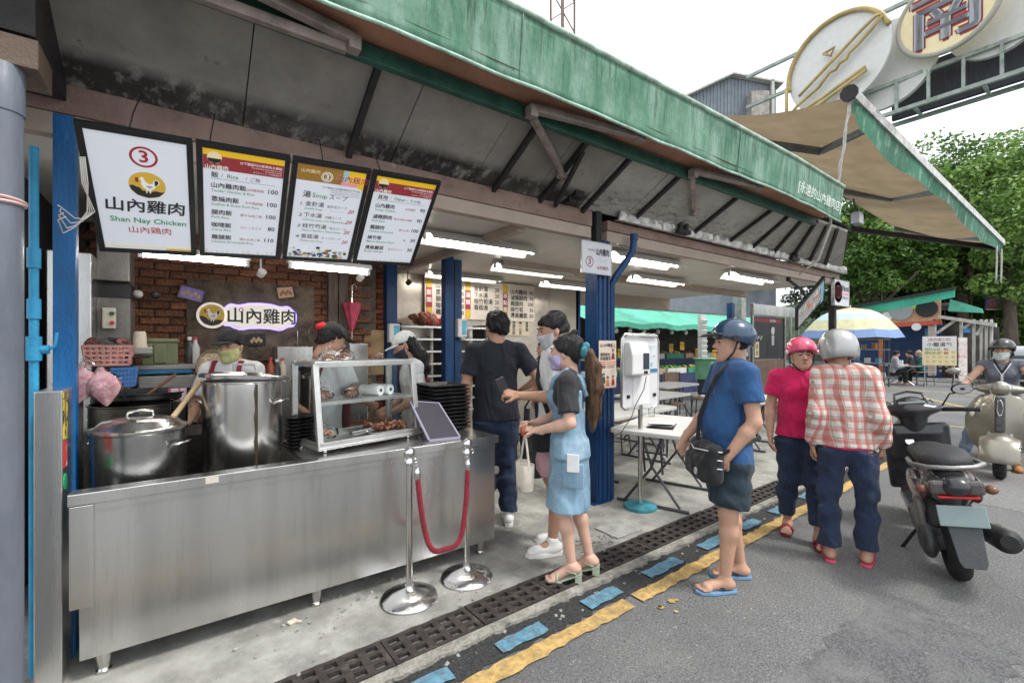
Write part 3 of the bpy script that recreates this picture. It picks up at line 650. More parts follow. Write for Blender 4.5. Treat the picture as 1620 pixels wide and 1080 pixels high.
# ================================================================ PRINTED BOARDS AND SIGNS
INK = {'black': (.02, .02, .022), 'red': (.33, .02, .03), 'maroon': (.28, .03, .04), 'green': (.02, .22, .06), 'white': (.8, .8, .78), 'yellow': (.80, .50, .02), 'gold': (.62, .40, .05), 'brown': (.30, .16, .03), 'navy': (.03, .05, .16), 'grey': (.35, .36, .38), 'blue': (.05, .25, .55), 'orange': (.75, .22, .05), 'pink': (.75, .3, .35), 'purple': (.25, .18, .5), 'sky': (.25, .55, .72), 'skin': (.6, .36, .25), 'lime': (.4, .55, .1), 'pale': (.62, .66, .62), 'cream': (.8, .68, .4), 'dkgreen': (.03, .1, .05), 'tan': (.5, .36, .2)}
class Board:
    """flat print on a panel: u right, v down from the top-left corner, on the local -Y face; y0 = face"""
    def __init__(s, parent, y0=0.0, glow=0.0): s.p = parent; s.y0 = y0; s.k = {}; s.glow = glow
    def mb(s, c, nm='printed_lettering'): return s.k.setdefault((c, nm), MB())
    def y(s, lay): return s.y0 - .0012 * (lay + 1)
    def poly(s, pts, c, lay=0): s.mb(c, 'printed_shape').quad(*[(u, s.y(lay), -v) for u, v in pts]); return s
    def rect(s, u0, v0, u1, v1, c, lay=0): return s.poly([(u0, v1), (u1, v1), (u1, v0), (u0, v0)], c, lay)
    def disc(s, u, v, r, c, lay=0, r2=None, n=36): r2 = r2 or r; return s.poly([(u + r * math.cos(2 * PI * i / n), v - r2 * math.sin(2 * PI * i / n)) for i in range(n)], c, lay)
    def ring(s, u, v, r0, r1, c, lay=0, n=40, el=1.0):
        vs = []; 
        for i in range(n):
            t = 2 * PI * i / n
            for r in (r0, r1): vs.append((u + r * math.cos(t), s.y(lay), -v + r * el * math.sin(t)))
        s.mb(c, 'printed_shape')._add(vs, [(2 * i, 2 * i + 1, (2 * i + 3) % (2 * n), (2 * i + 2) % (2 * n)) for i in range(n)]); return s
    def txt(s, body, u, v, size, c, align='l', bold=0.0, lay=1, sx=1.0, shear=0.0):
        s.mb(c).text(body, u, -v, size, align, s.y(lay), bold, sx, shear); return s
    def rooster(s, u, v, r, lay=0):
        s.disc(u, v, r, 'gold', lay); h = [(-.99, .12), (-.8, .05), (-.62, .16), (-.45, .2), (-.3, .42), (.1, .5), (.45, .38), (.75, .45), (.93, .38)]
        arc = [(math.cos(a), -math.sin(a)) for a in [(-PI * .12) - PI * .76 * i / 10 for i in range(11)]]
        s.poly([(u + r * .98 * a, v + r * .98 * b_) for a, b_ in [(x, y) for x, y in h[::-1]] ] + [(u - .9 * r, v + .43 * r), (u - .6 * r, v + .8 * r), (u, v + r * .98), (u + .6 * r, v + .8 * r), (u + .9 * r, v + .43 * r)], 'black', lay + 1)
        body = [(-.34, -.62), (-.22, -.60), (-.1, -.3), (.1, -.12), (.32, -.2), (.42, -.45), (.62, -.52), (.75, -.36), (.68, -.1), (.5, .0), (.42, .2), (.2, .34), (.16, .6), (.1, .6), (.08, .36), (-.02, .34), (-.06, .6), (-.12, .6), (-.1, .3), (-.28, .16), (-.36, -.1), (-.34, -.38), (-.46, -.42)]
        s.poly([(u + r * a * .9, v + r * b_) for a, b_ in body][::-1], 'white', lay + 2)
        s.poly([(u + r * a, v + r * b_) for a, b_ in [(.40, -.42), (.56, -.48), (.62, -.3), (.52, -.08), (.4, -.05)]][::-1], 'black', lay + 3)
        s.poly([(u + r * a, v + r * b_) for a, b_ in [(-.1, .0), (.2, -.02), (.3, .12), (.05, .2)]][::-1], 'grey', lay + 3)
        s.rect(u - .62 * r, v - .55 * r, u - .46 * r, v - .2 * r, 'red', lay + 2); return s
    def done(s):
        for (c, nm), b in s.k.items():
            m = FLAT('ink_' + c, INK[c], .5)
            if s.glow:
                key = 'lit_ink_%s_%d' % (c, int(s.glow * 100))
                m = EM(key, INK[c], s.glow)
            b.build(nm, m, s.p)['kind'] = 'stuff'
m_frame = M('black_frame', (.02, .02, .022), .35, var=.2, bump=.02)
m_face = EM('backlit_white_face', (.70, .73, .80), .20)
def board(name, label, cat, W, H, loc, rot, D=.03, fr=.022, face=None, frame=None, group=None, glow=0.0, tl=True):
    t = thing(name, label, cat, loc, 0, group); t.rotation_euler = rot
    b = MB(); 
    b.bb((0, 0, 0), (fr, D, -H)); b.bb((W - fr, 0, 0), (W, D, -H)); b.bb((fr, 0, 0), (W - fr, D, -fr)); b.bb((fr, 0, -H + fr), (W - fr, D, -H))
    if fr > 0: b.build('frame', frame or m_frame, t, bevel=.002)
    b = MB(); b.bb((fr, .006, -fr), (W - fr, D - .003, -H + fr)); b.build('face_panel', face or m_face, t)
    return t, Board(t, .006, glow)
TH = math.atan2(.53, .47); HB = .70
x0s = [-.385, .045, .475, .912]; zs = [2.452, 2.478, 2.503, 2.528]; ws = [.418, .418, .425, .442]
labels = ['white hanging menu board with circled number and rooster emblem, leftmost of four', 'hanging rice menu board with red header, second of four from left', 'hanging soup menu board with brown and yellow header, third of four', 'hanging menu board of other dishes with red header, rightmost of four']
BD = [board('menu_board', labels[i], 'menu board', ws[i], HB, (x0s[i], 2.66, zs[i]), (TH, -.056, 0), group='menu boards over the counter', fr=.026, glow=.18) for i in range(4)]
# 1
B = BD[0][1]; W_ = ws[0]
B.ring(.225, .125, .043, .053, 'red'); B.txt('3', .225, .150, .085, 'red', 'c', .028)
B.rooster(.228, .275, .072)
B.txt('山內雞肉', .215, .428, .082, 'black', 'c', .03, shear=.08); B.txt('Shan Nay Chicken', .22, .50, .043, 'green', 'c', .016, sx=.98); B.txt('山內鶏肉', .22, .562, .046, 'red', 'c', .004)
B.rect(.027, .652, .392, .661, 'cream'); B.rect(.28, .662, .392, .672, 'gold'); B.txt('山內雞肉', .39, .692, .014, 'white', 'r', lay=-5)
for k in range(7):
    u = .05 + .05 * k; B.poly([(u, .06 + .02 * (k % 3)), (u + .05, .055 + .02 * ((k + 1) % 3)), (u + .05, .0565 + .02 * ((k + 1) % 3)), (u, .0615 + .02 * (k % 3))], 'pale')
B.done()
def menu(B, W, head, rows, seed):
    f = .027; B.rect(f, f, W - f, .062, 'yellow'); B.rect(f, .0605, W - f, .135, 'maroon', 1); B.disc(.075, .072, .032, 'cream', 2); B.poly([(.044, .075), (.05, .092), (.075, .104), (.10, .092), (.106, .075)], 'black', 3)
    B.txt('山內雞肉', .035, .131, .026, 'white', 'l', .01, 3); B.txt('以下圖面均以飯類為主餐點', W - .036, .085, .0165, 'white', 'r', .006, 3)
    B.txt('The following items take an order', W - .036, .099, .0105, 'white', 'r', .004, 3); B.txt('our lunches change', W - .036, .111, .0105, 'white', 'r', .004, 3); B.txt('以下のメニューでは皆様注文', W - .036, .125, .0105, 'white', 'r', .0, 3)
    a, en, jp = head; B.txt(a, .06, .178, .034, 'black', 'l', .012); x = .06 + .036 * len(a); B.txt('/', x + .008, .176, .028, 'black'); B.txt(en, x + .035, .176, .03, 'green', 'l', .008); B.txt('/', x + .118, .176, .028, 'black'); B.txt(jp, x + .14, .177, .026, 'black')
    B.rect(.06, .188, W - .06, .1895, 'black')
    for i, (zh, jp, en, pr) in enumerate(rows):
        v = .238 + i * .083; B.txt(zh, .06, v, .034, 'black', 'l', .022, sx=.95); B.txt(jp, W - .115, v, .018, 'maroon' if i % 2 == 0 or i == 3 else 'maroon', 'r', .004); B.txt(pr, W - .045, v + .002, .038, 'black', 'r', .012); B.txt(en, .06, v + .027, .021, 'green', 'l', .005)
    r = random.Random(seed); u = f
    while u < W - f - .02: B.rect(u, .645 + r.uniform(0, .02), u + r.uniform(.008, .02), .673, 'pale', 0); u += .026
    B.txt('山內雞肉', W - .03, .692, .013, 'white', 'r', lay=-5); B.done()
menu(BD[1][1], ws[1], ('飯', 'Rice', 'ご飯'), [('山內雞肉飯', '山内鶏肉飯', 'Tender Chicken & Rice', '100'), ('蔥燒肉飯', 'ネギ焼肉飯', 'Scallion & Roast Pork Rice', '100'), ('腿肉飯', '豚すね肉ご飯', 'Pork Rice', '100'), ('咖哩飯', 'カレーライス', 'Curry Rice', '80'), ('雞腿飯', '鶏もも肉ご飯', 'Chicken Drumstick Rice', '110')], 1)
menu(BD[3][1], ws[3], ('其他', 'Other', 'その他'), [('山內雞肉', '山内鶏肉', 'Tender Chicken', '90'), ('滷豬腳肉', '豚すね肉の角煮', 'Pork Stew', '90'), ('雞腿肉', '鶏もも肉', 'Chicken Drumstick', '100'), ('綠竹筍', '筍', 'Makino Bamboo Shoot', '30'), ('燙高麗菜', '茹でキャベツ', 'Boiled Cabbage', '30')], 2)
B = BD[2][1]; W_ = ws[2]
B.rect(.027, .027, .27, .125, 'brown'); B.rect(.27, .027, W_ - .027, .125, 'gold'); B.poly([(.30, .027), (W_ - .027, .027), (W_ - .027, .145), (.36, .125), (.28, .1)], 'yellow', 1); B.rect(.275, .03, .30, .12, 'sky', 2)
B.txt('山內雞肉', .045, .072, .026, 'cream', lay=3); B.ring(.185, .085, .028, .032, 'white', 2); B.ring(.185, .085, .020, .024, 'white', 2); B.txt('3', .185, .1, .045, 'white', 'c', .02, 3)
B.txt('山內雞肉', .235, .095, .047, 'white', 'l', .045, 3, shear=.12); B.txt('山內雞肉', .235, .095, .047, 'red', 'l', .012, 4, shear=.12); B.rect(.265, .105, .36, .125, 'pink', 3)
for k in range(4): B.txt('以下餐點均以現點現做為主不另加' if k == 0 else 'The following soups are served at noon', W_ - .04, .158 + .0125 * k, .0145 if k == 0 else .0105, 'black', 'r')
B.txt('湯', .07, .228, .046, 'black', 'l', .008); B.txt('Soup', .122, .226, .042, 'green', 'l', .006); B.txt('スープ', .215, .226, .037, 'black')
for i, (zh, jp, en) in enumerate([('金針湯', '金針花スープ', 'Daylily Soup'), ('下水湯', '内臓スープ', 'Chicken Liver and Gizzard Soup'), ('桂竹筍湯', '筍のスープ', 'Makino Bamboo Shoot Soup'), ('香菇湯', 'キノコスープ', 'Mushroom Soup')]):
    v = .285 + i * .078; B.txt('%d.' % (i + 1), .062, v, .03, 'black', shear=.3, bold=.012); B.txt(zh, .09, v, .035, 'black', 'l', .006); B.txt(jp, .10 + .037 * len(zh), v, .02, 'black'); B.txt(en, .09, v + .027, .02, 'green'); B.txt('20', W_ - .05, v + .025, .036, 'red', 'r', .012, shear=.3)
    for k in range(6 + 2 * (i % 2 == 0)): B.rect(W_ - .115 - .011 * k, v + .022, W_ - .112 - .011 * k, v + .025, 'black')
r = random.Random(4)
for k in range(110):
    u = r.uniform(.04, W_ - .05); v = .665 - abs(r.gauss(0, .028)); q = r.uniform(.006, .014)
    if v < .59: continue
    B.disc(u, min(v, .66), q, r.choice(['grey', 'tan', 'dkgreen', 'black', 'pale', 'brown', 'white', 'lime', 'navy']), 1 + k % 5, q * r.uniform(.5, 1), 8)
B.txt('山內雞肉', W_ - .03, .692, .013, 'white', 'r', lay=-5); B.done()
# wires holding the boards
for i, x in enumerate((-.2, .10, .62, .95)):
    b = MB(); b.tube([(x, 2.66, 2.46 + .058 * (x + .4)), (x + .01, 2.7, 2.56), (x + .03, 2.86, 2.72), (x + .03, 2.98, 2.76)], .003, 5)
    tag(b.build('hanging_wire', m_dark), ['black wire above the leftmost menu board', 'black wire above the rice menu board', 'black wire above the soup menu board', 'black wire above the rightmost menu board'][i], 'wire', 'wires of the menu boards')
# cable bundle at the left board
b = MB(); 
for k in range(4):
    p0 = YP(123 + 2 * k, 205, 2.7); p1 = YP(130 + 3 * k, 290, 2.75); p2 = YP(150 - 4 * k, 335, 2.85); p3 = YP(118 - 6 * k, 345 + 8 * k, 2.8); p4 = YP(92 + 4 * k, 325 + 6 * k, 2.7)
    pts = [p0, p1, p2, p3, p4]; b.tube([pts[0].lerp(pts[1], .5), pts[1], pts[1].lerp(pts[2], .6), pts[2], pts[2].lerp(pts[3], .5) + Vector((0, 0, -.02)), pts[3], pts[3].lerp(pts[4], .5) + Vector((-.02, 0, .02)), pts[4]], .0026, 6)
tag(b.build('cable_bundle', FLAT('cream_cable', (.7, .66, .6)), smooth=True), 'looped cream cables left of the menu boards', 'cable')
# small panel on the pillar
t, B = board('hanging_sign', 'small white sign with circled number beside the blue pillar top', 'sign', .40, .30, (2.90, 2.955, 2.455), (0, .0, 0), D=.02, fr=.008, face=FLAT('white_sign_face', (.66, .68, .72)), frame=m_galv)
B.txt('觀光市場', .09, .09, .022, 'red'); B.txt('山內雞肉', .19, .115, .072, 'black', 'l', .02, sx=.62); B.ring(.105, .19, .042, .050, 'red'); B.txt('3', .105, .215, .078, 'red', 'c', .02); B.txt('Shan Nay Chicken', .19, .18, .032, 'pale', sx=.68); B.txt('山內鶏肉', .2, .25, .042, 'maroon', sx=.95); B.done()
# logo sign on the brick wall: cloud-edged white plate, rooster disc
t = thing('logo_sign', 'white cloud edged logo plate with rooster disc on brick wall', 'sign', (.10, 5.10, 1.78))
def outline(cx, cz, pts): return [(cx + a, cz + b_) for a, b_ in pts]
b = MB(); b.cyl((.11, .03, 0), (.11, -.012, 0), .122, n=40)
pl = []
for i in range(60):
    s_ = i / 60 * 2 * PI; a = .51 + .315 * math.copysign(abs(math.cos(s_)) ** .55, math.cos(s_)); c_ = .0 + .105 * math.copysign(abs(math.sin(s_)) ** .7, math.sin(s_)); w = 1 + .10 * math.sin(s_ * 9); pl.append((a, c_ * w))
b.prism(pl, .03, -.012, lambda u, v, w: (u, w, v))
b.build('plate', EM('lit_white_plate', (.75, .70, .64), .25), t, bevel=.003)
b = MB(); b.tube([(.51 + (p[0] - .51) * 1.03, .028, p[1] * 1.12) for p in pl], .012, 6, closed=True); b.build('glow_edge', EM('violet_edge_light', (.32, .26, .85), 1.1), t)
B = Board(t, -.013); B.rooster(.11, 0, .10); B.txt('山內雞肉', .53, .052, .158, 'black', 'c', .025, sx=.98); B.ring(.345, -.06, .012, .02, 'red'); B.done()
# framed photos on the brick wall
for (px, py, w, h, rot, lab, cols) in [(307, 461, .20, .13, .25, 'small tilted framed photo on brick wall left of the logo', ('purple', 'tan')), (450, 465, .17, .13, -.18, 'small tilted framed photo on brick wall right of the logo', ('skin', 'brown')), (405, 538, .16, .12, -.05, 'dark framed photo on brick wall below the logo', ('black', 'tan'))]:
    p = YP(px, py, 5.13); t, B = board('framed_photo', lab, 'photo', w, h, (p.x - w / 2, 5.125, p.z + h / 2), (0, rot, 0), D=.02, fr=.012, face=FLAT('photo_' + cols[0], INK[cols[0]]), group='framed photos on the brick wall')
    for k in range(5): B.disc(.04 + (w - .08) * k / 4, h * .6 - .02 * (k % 2), .014, cols[1], 0, .02, 10)
    B.done()
# rear menu strip on the steel wall
xa_ = YP(672, 440, 6.15); xb_ = YP(846, 500, 6.15); Wm = xb_.x - xa_.x
t, B = board('wall_menu', 'wide cream price list on steel back wall above the queue', 'menu', Wm, .62, (xa_.x, 6.15, 2.52), (0, 0, 0), D=.02, fr=.006, face=FLAT('cream_menu', (.68, .62, .55)), frame=FLAT('cream_edge', (.5, .45, .38)))
sec = [('飯類', ['山內雞肉飯', '蔥燒肉飯', '腿肉飯', '咖哩飯', '雞腿飯'], ['100', '100', '100', '80', '110']), ('湯類', ['金針湯', '下水湯', '桂竹筍湯', '香菇湯'], ['20', '20', '20', '20']), ('單點類', ['山內雞肉', '滷豬腳肉', '雞腿肉', '綠竹筍', '燙高麗菜'], ['90', '90', '100', '30', '30'])]
for i, (hd, rows, pr) in enumerate(sec):
    u = (0.01, .33, .675)[i] * Wm; B.rect(u, .012, u + .10, .608, 'gold', 0); B.rect(u, .16, u + .10, .46, 'maroon', 1)
    for k, ch in enumerate(hd): B.txt(ch, u + .05, .27 + .11 * k - .03 * (len(hd) - 2), .085, 'white', 'c', .01, 2)
    for k, s_ in enumerate(rows): B.txt(s_, u + .16, .16 + .098 * k, .088, 'black', 'l', .03); B.txt(pr[k], u + Wm * .31, .16 + .098 * k, .088, 'black', 'r', .02)
B.done()
p = YP(788, 497, 6.15); q = YP(838, 531, 6.15)
t, B = board('notice_sheet', 'cream handwritten notice with columns of characters under wall menu', 'notice', q.x - p.x, p.z - q.z, (p.x, 6.16, p.z), (0, 0, 0), D=.01, fr=0, face=FLAT('cream_paper', (.62, .55, .42)))
for k, s_ in enumerate(['營業時間', '星期一公休', '外帶請先說', '謝謝您光臨', '請戴口罩']):
    for j, ch in enumerate(s_): B.txt(ch, .05 + (q.x - p.x - .1) * (4 - k) / 4, .09 + .058 * j, .062, 'black', 'c', .02)
B.done()
# notice on the blue pillar
p = Vector((3.215, 2.995, 1.53)); t, B = board('pillar_poster', 'cream epidemic notice with small figures on front blue pillar', 'poster', .24, .46, (3.165, 2.992, 1.545), (0, 0, 0), D=.008, fr=0, face=FLAT('poster_cream', (.72, .64, .55)))
B.rooster(.035, .045, .018); B.txt('山內雞肉', .06, .055, .032, 'black', 'l', .02); B.ring(.195, .055, .025, .03, 'red'); B.txt('防疫', .195, .065, .026, 'red', 'c'); B.txt('請您配合', .02, .145, .034, 'black', 'l', .02); B.txt('防疫要求', .02, .185, .037, 'black', 'l', .02); B.rect(.012, .20, .228, .232, 'orange'); B.txt('保持距離·請勿群聚', .12, .226, .023, 'white', 'c', .01, 2); B.txt('間隔1~1.5公尺', .12, .262, .03, 'red', 'c', .015); B.rect(.0, .452, .24, .46, 'maroon', 1)
for (u, v, c, c2) in [(.035, .36, 'sky', 'black'), (.065, .355, 'dkgreen', 'black'), (.12, .385, 'orange', 'black'), (.195, .38, 'red', 'black'), (.195, .13, 'maroon', 'black')]:
    B.disc(u, v - .03, .017, c2, 0); B.disc(u, v - .024, .011, 'skin', 1); B.poly([(u - .024, v + .05), (u + .024, v + .05), (u + .014, v - .01), (u - .014, v - .01)], c, 1)
B.ring(.185, .30, .016, .02, 'red'); B.done()
# sign and lit box at the far end of the gutter
t, B = board('hanging_sign', 'white sign with circled one below the gutter end', 'sign', .62, .42, (8.35, 2.86, 2.555), (0, 0, 0), D=.05, fr=.008, face=FLAT('white_sign_face', (.66, .68, .72)), frame=m_galv)
B.disc(.16, .2, .17, 'pink', -1); B.ring(.17, .2, .09, .105, 'red'); B.txt('1', .17, .26, .17, 'red', 'c', .02); B.txt('市場', .28, .12, .05, 'green', 'l', .02); B.txt('沙漠水塔', .30, .17, .085, 'black', 'l', .02, sx=.9); B.rect(.30, .2, .58, .235, 'pink'); B.txt('清涼飲料 小吃', .30, .30, .05, 'grey', 'l', .02, sx=.9); B.done()
t, B = board('tilted_light_box', 'long tilted light box in black frame under far gutter end', 'light box', .30, .92, (0, 0, 0), (0, 0, 0), D=.05, fr=.03, face=FLAT('grey_print_face', (.45, .44, .42)))
_A, _D, _E = YP(1306, 437, 2.82), YP(1262, 489, 3.0), YP(1322, 444, 2.86)
_z = (_A - _D).normalized(); _x = (_E - _A); _x = (_x - _z * _x.dot(_z)).normalized(); _y = _z.cross(_x)
_s = (_A - _D).length / .92; _m = Matrix((_x * (_E - _A).length / .30, _y * _s, _z * _s)).transposed().to_4x4(); _m.translation = _A; t.matrix_world = _m
r = random.Random(8)
for k in range(40): B.disc(r.uniform(.06, .28), r.uniform(.06, .88), r.uniform(.01, .035), r.choice(['white', 'tan', 'grey', 'orange', 'pale', 'pink']), k % 4, None, 9)
B.rect(.04, .04, .3, .14, 'sky', 5); B.done()
b = MB(); b.beam((7.2, 3.05, 2.56), (7.2, 3.05, 2.44), .05, .05); b.beam((7.2, 3.05, 2.46), (7.55, 2.98, 2.30), .03, .03); tag(b.build('light_box_arm', m_dark), 'black bracket arm holding the tilted light box', 'bracket')
# ================================================================ COUNTER, POTS, KITCHEN
m_ss = M('brushed_steel', (.60, .595, .58), .25, metal=.95, var=.14, vs=2.5, bump=.035, bs=200, stretch=(1, 1, .08), rvar=.12, dist=.004)
stain(m_ss, (.30, .27, .23), 7, .55, .75, stretch=(1.6, 1, .25), amt=.45); stain(m_ss, (.5, .36, .24), 2.0, .55, .75, stretch=(.5, 1, 2.0), amt=.3, zmask=(2, .50, .30)); stain(m_ss, (.22, .20, .18), 14, .6, .74, stretch=(2.2, 1, .07), amt=.35)  # warm tone low on the steel paints in the floor's reflection
m_ss2 = M('polished_steel', (.62, .61, .59), .20, metal=1.0, var=.10, vs=5, bump=.02, bs=60, rvar=.07); stain(m_ss2, (.28, .25, .2), 8, .6, .75, amt=.4)
m_chr = M('chrome', (.68, .68, .68), .10, metal=1.0, var=.06, bump=0, rvar=.05)
m_blk = M('black_plastic', (.018, .018, .02), .42, var=.25, vs=7, bump=.04)
m_rub = M('rubber', (.015, .015, .016), .8, var=.25, bump=.1)
m_wood = M('pale_wood', (.45, .32, .19), .65, var=.25, vs=6, stretch=(1, 1, .2), bump=.1)
ct = thing('steel_counter', 'long stainless steel serving counter with streaked front panel', 'counter', (.7, 2.72, 0)); CO = (.7, 2.72, 0)
def cp(b, n, m, par=None, **k): return b.build(n, m, ct if par is None else par, off=CO, **k)
b = MB(); b.bb((-.375, 2.735, .11), (1.815, 2.765, .80)); cp(b, 'front_panel', m_ss, bevel=.002)
b = MB(); b.bb((-.41, 2.712, .80), (1.835, 2.80, .852)); cp(b, 'top_rim', m_ss, bevel=.004)
b = MB(); b.bb((-.405, 2.714, .35), (-.325, 2.733, .798)); cp(b, 'corner_trim', m_ss, bevel=.003)
b = MB(); b.bb((-.324, 2.722, .772), (1.81, 2.7335, .799)); cp(b, 'edge_lip', m_ss)
b = MB(); b.bb((.55, 2.802, .815), (1.835, 3.45, .848)); cp(b, 'counter_top', m_ss, bevel=.003)
b = MB(); b.bb((1.79, 2.767, .11), (1.815, 3.44, .80)); cp(b, 'end_panel', m_ss)
b = MB(); b.bb((-.40, 2.802, .66), (.548, 3.75, .69)); cp(b, 'stove_well', M('sooty_steel', (.05, .045, .04), .6, metal=.5, var=.4, bump=.1))
b = MB(); b.bb((-.37, 3.40, .11), (1.78, 3.42, .65)); cp(b, 'back_panel', m_ss)
for x, y in ((-.30, 2.80), (.62, 2.80), (1.73, 2.80), (-.30, 3.35), (.62, 3.35), (1.73, 3.35)):
    b = MB(); b.lathe([(.027, .0), (.03, .015), (.024, .02), (.022, .03), (.03, .06), (.036, .12)], (x, y, 0), 18); cp(b, 'leg', m_ss2, smooth=40)
b = MB(); b.bb((.085, 2.709, .815), (.14, 2.7115, .845)); cp(b, 'tape_label', FLAT('masking_tape', (.55, .5, .42)))
# side panel at the left end, with stickers
t = thing('side_panel', 'narrow upright steel end panel with stickers left of counter', 'panel', (-.47, 3.0, 0)); O2 = (-.47, 3.0, 0)
b = MB(); b.bb((-.525, 2.78, 0), (-.435, 3.30, 1.30)); b.build('panel', m_ss, t, bevel=.004, off=O2)
b = MB(); b.bb((-.4345, 2.79, 1.08), (-.4325, 2.875, 1.29)); b.build('sticker', stain(M('yellow_sticker', (.75, .55, .05), .5), (.02, .02, .02), 26, .48, .52), t, off=O2)
b = MB(); b.bb((-.4345, 2.795, .955), (-.4325, 2.865, 1.07)); b.build('sticker', stain(M('red_sticker', (.6, .03, .03), .5), (.8, .75, .7), 40, .56, .6), t, off=O2)
b = MB(); b.cyl((-.4345, 2.83, .89), (-.4325, 2.83, .89), .036, n=24); b.build('sticker', M('green_sticker', (.02, .4, .14), .5), t, off=O2)
# pipes at the left edge
t = thing('drain_pipe', 'thick grey plastic drain pipe at the left picture edge', 'pipe', (-.545, 2.45, 0))
b = MB(); b.lathe([(.058, 0), (.058, 1.2), (.058, 2.35), (.062, 2.352), (.062, 2.52), (.058, 2.525)], (0, 0, 0), 28); b.build('pipe', M('grey_pvc', (.135, .155, .19), .42, var=.25, vs=3, bump=.03, stretch=(1, 1, .3)), t, smooth=40)
b = MB(); b.torus((0, 0, 2.02), .061, .007, n=24, k=6); b.torus((.002, 0, 2.03), .062, .006, (0.05, .1, 1), 24, 6); b.build('string_tie', FLAT('pink_string', (.6, .4, .38)), t)
b = MB(); b.bb((-1.6, 2.40, 2.52), (-.44, 2.62, 2.63)); o = b.build('gutter_box', M('tan_gutter', (.12, .085, .06), .6, var=.3, vs=3, bump=.08), bevel=.004); tag(o, 'tan sheet metal box gutter above the grey drain pipe', 'gutter')
t = thing('water_pipe', 'thin bright blue water pipe with valve beside the blue post', 'pipe', (-.555, 2.95, 0)); mbp = M('light_blue_pipe', (.04, .33, .58), .4, var=.2)
b = MB(); b.cyl((0, 0, 0), (0, 0, 2.4), .017, n=14); b.build('pipe', mbp, t, smooth=40)
for z in (1.62, 1.85): b = MB(); b.cyl((0, 0, z), (0, 0, z + .09), .024, n=14); b.build('coupling', mbp, t, smooth=40)
b = MB(); b.cyl((-.02, 0, 1.48), (.05, 0, 1.48), .02, n=14); b.cyl((0, 0, 1.43), (0, 0, 1.54), .027, n=14); b.tube([(.05, 0, 1.48), (.07, 0, 1.5), (.075, 0, 1.56)], .006); b.build('valve', mbp, t, smooth=40)
# stanchions and rope
def stanchion(x, y, lab):
    t = thing('rope_post', lab, 'stanchion', (x, y, 0), 0, 'rope posts before the counter')
    b = MB(); b.lathe([(.165, 0), (.168, .01), (.160, .022), (.10, .042), (.05, .060), (.026, .075), (.024, .085)], (0, 0, 0), 48); b.build('base', m_ss2, t, smooth=50)
    b = MB(); b.cyl((0, 0, .07), (0, 0, .83), .019, n=24); b.build('pole', m_ss2, t, smooth=40)
    b = MB(); b.lathe([(.019, .79), (.028, .80), (.028, .825), (.020, .835)], (0, 0, 0), 24); b.build('collar', m_chr, t, smooth=40)
    b = MB(); b.ball((0, 0, .865), .035, 24, 14); b.build('ball', m_chr, t, smooth=True)
    b = MB(); b.torus((.033, -.012, .815), .012, .004, (0, 1, 0), 14, 6); b.build('ring', m_chr, t, smooth=True); return t
s1 = stanchion(1.08, 2.54, 'chrome rope post left of the sagging red rope'); s2 = stanchion(1.48, 2.555, 'chrome rope post right of the sagging red rope')
rp_ = thing('barrier_rope', 'sagging red velvet barrier rope between two chrome posts', 'rope', (1.28, 2.5, .2))
pts = []
A_, B_ = Vector((1.115, 2.515, .73)), Vector((1.462, 2.52, .745))
for i in range(41):
    u = i / 40; s_ = 2 * u - 1; z = .265 + (.735 - .265) * abs(s_) ** 2.6; x = 1.288 + .172 * math.copysign(abs(s_) ** .55, s_); pts.append((x, 2.505 - .03 * (1 - s_ * s_), z))
b = MB(); b.tube(pts, .0165, 12); b.build('rope', stain(M('red_velvet', (.21, .014, .026), .9, var=.3, vs=18, bump=.15, bs=120, sheen=.1), (.36, .12, .12), 30, .58, .7, amt=.4), rp_, smooth=True, off=(1.28, 2.5, .2))
for p in (pts[0], pts[-1]): b = MB(); b.lathe([(.012, -.01), (.019, 0), (.019, .045), (.01, .06)], (p[0], p[1], p[2] - .02), 14); b.torus((p[0], p[1], p[2] + .05), .012, .0035, (0, 1, 0), 12, 6); b.build('end_cap', m_chr, rp_, smooth=40, off=(1.28, 2.5, .2))
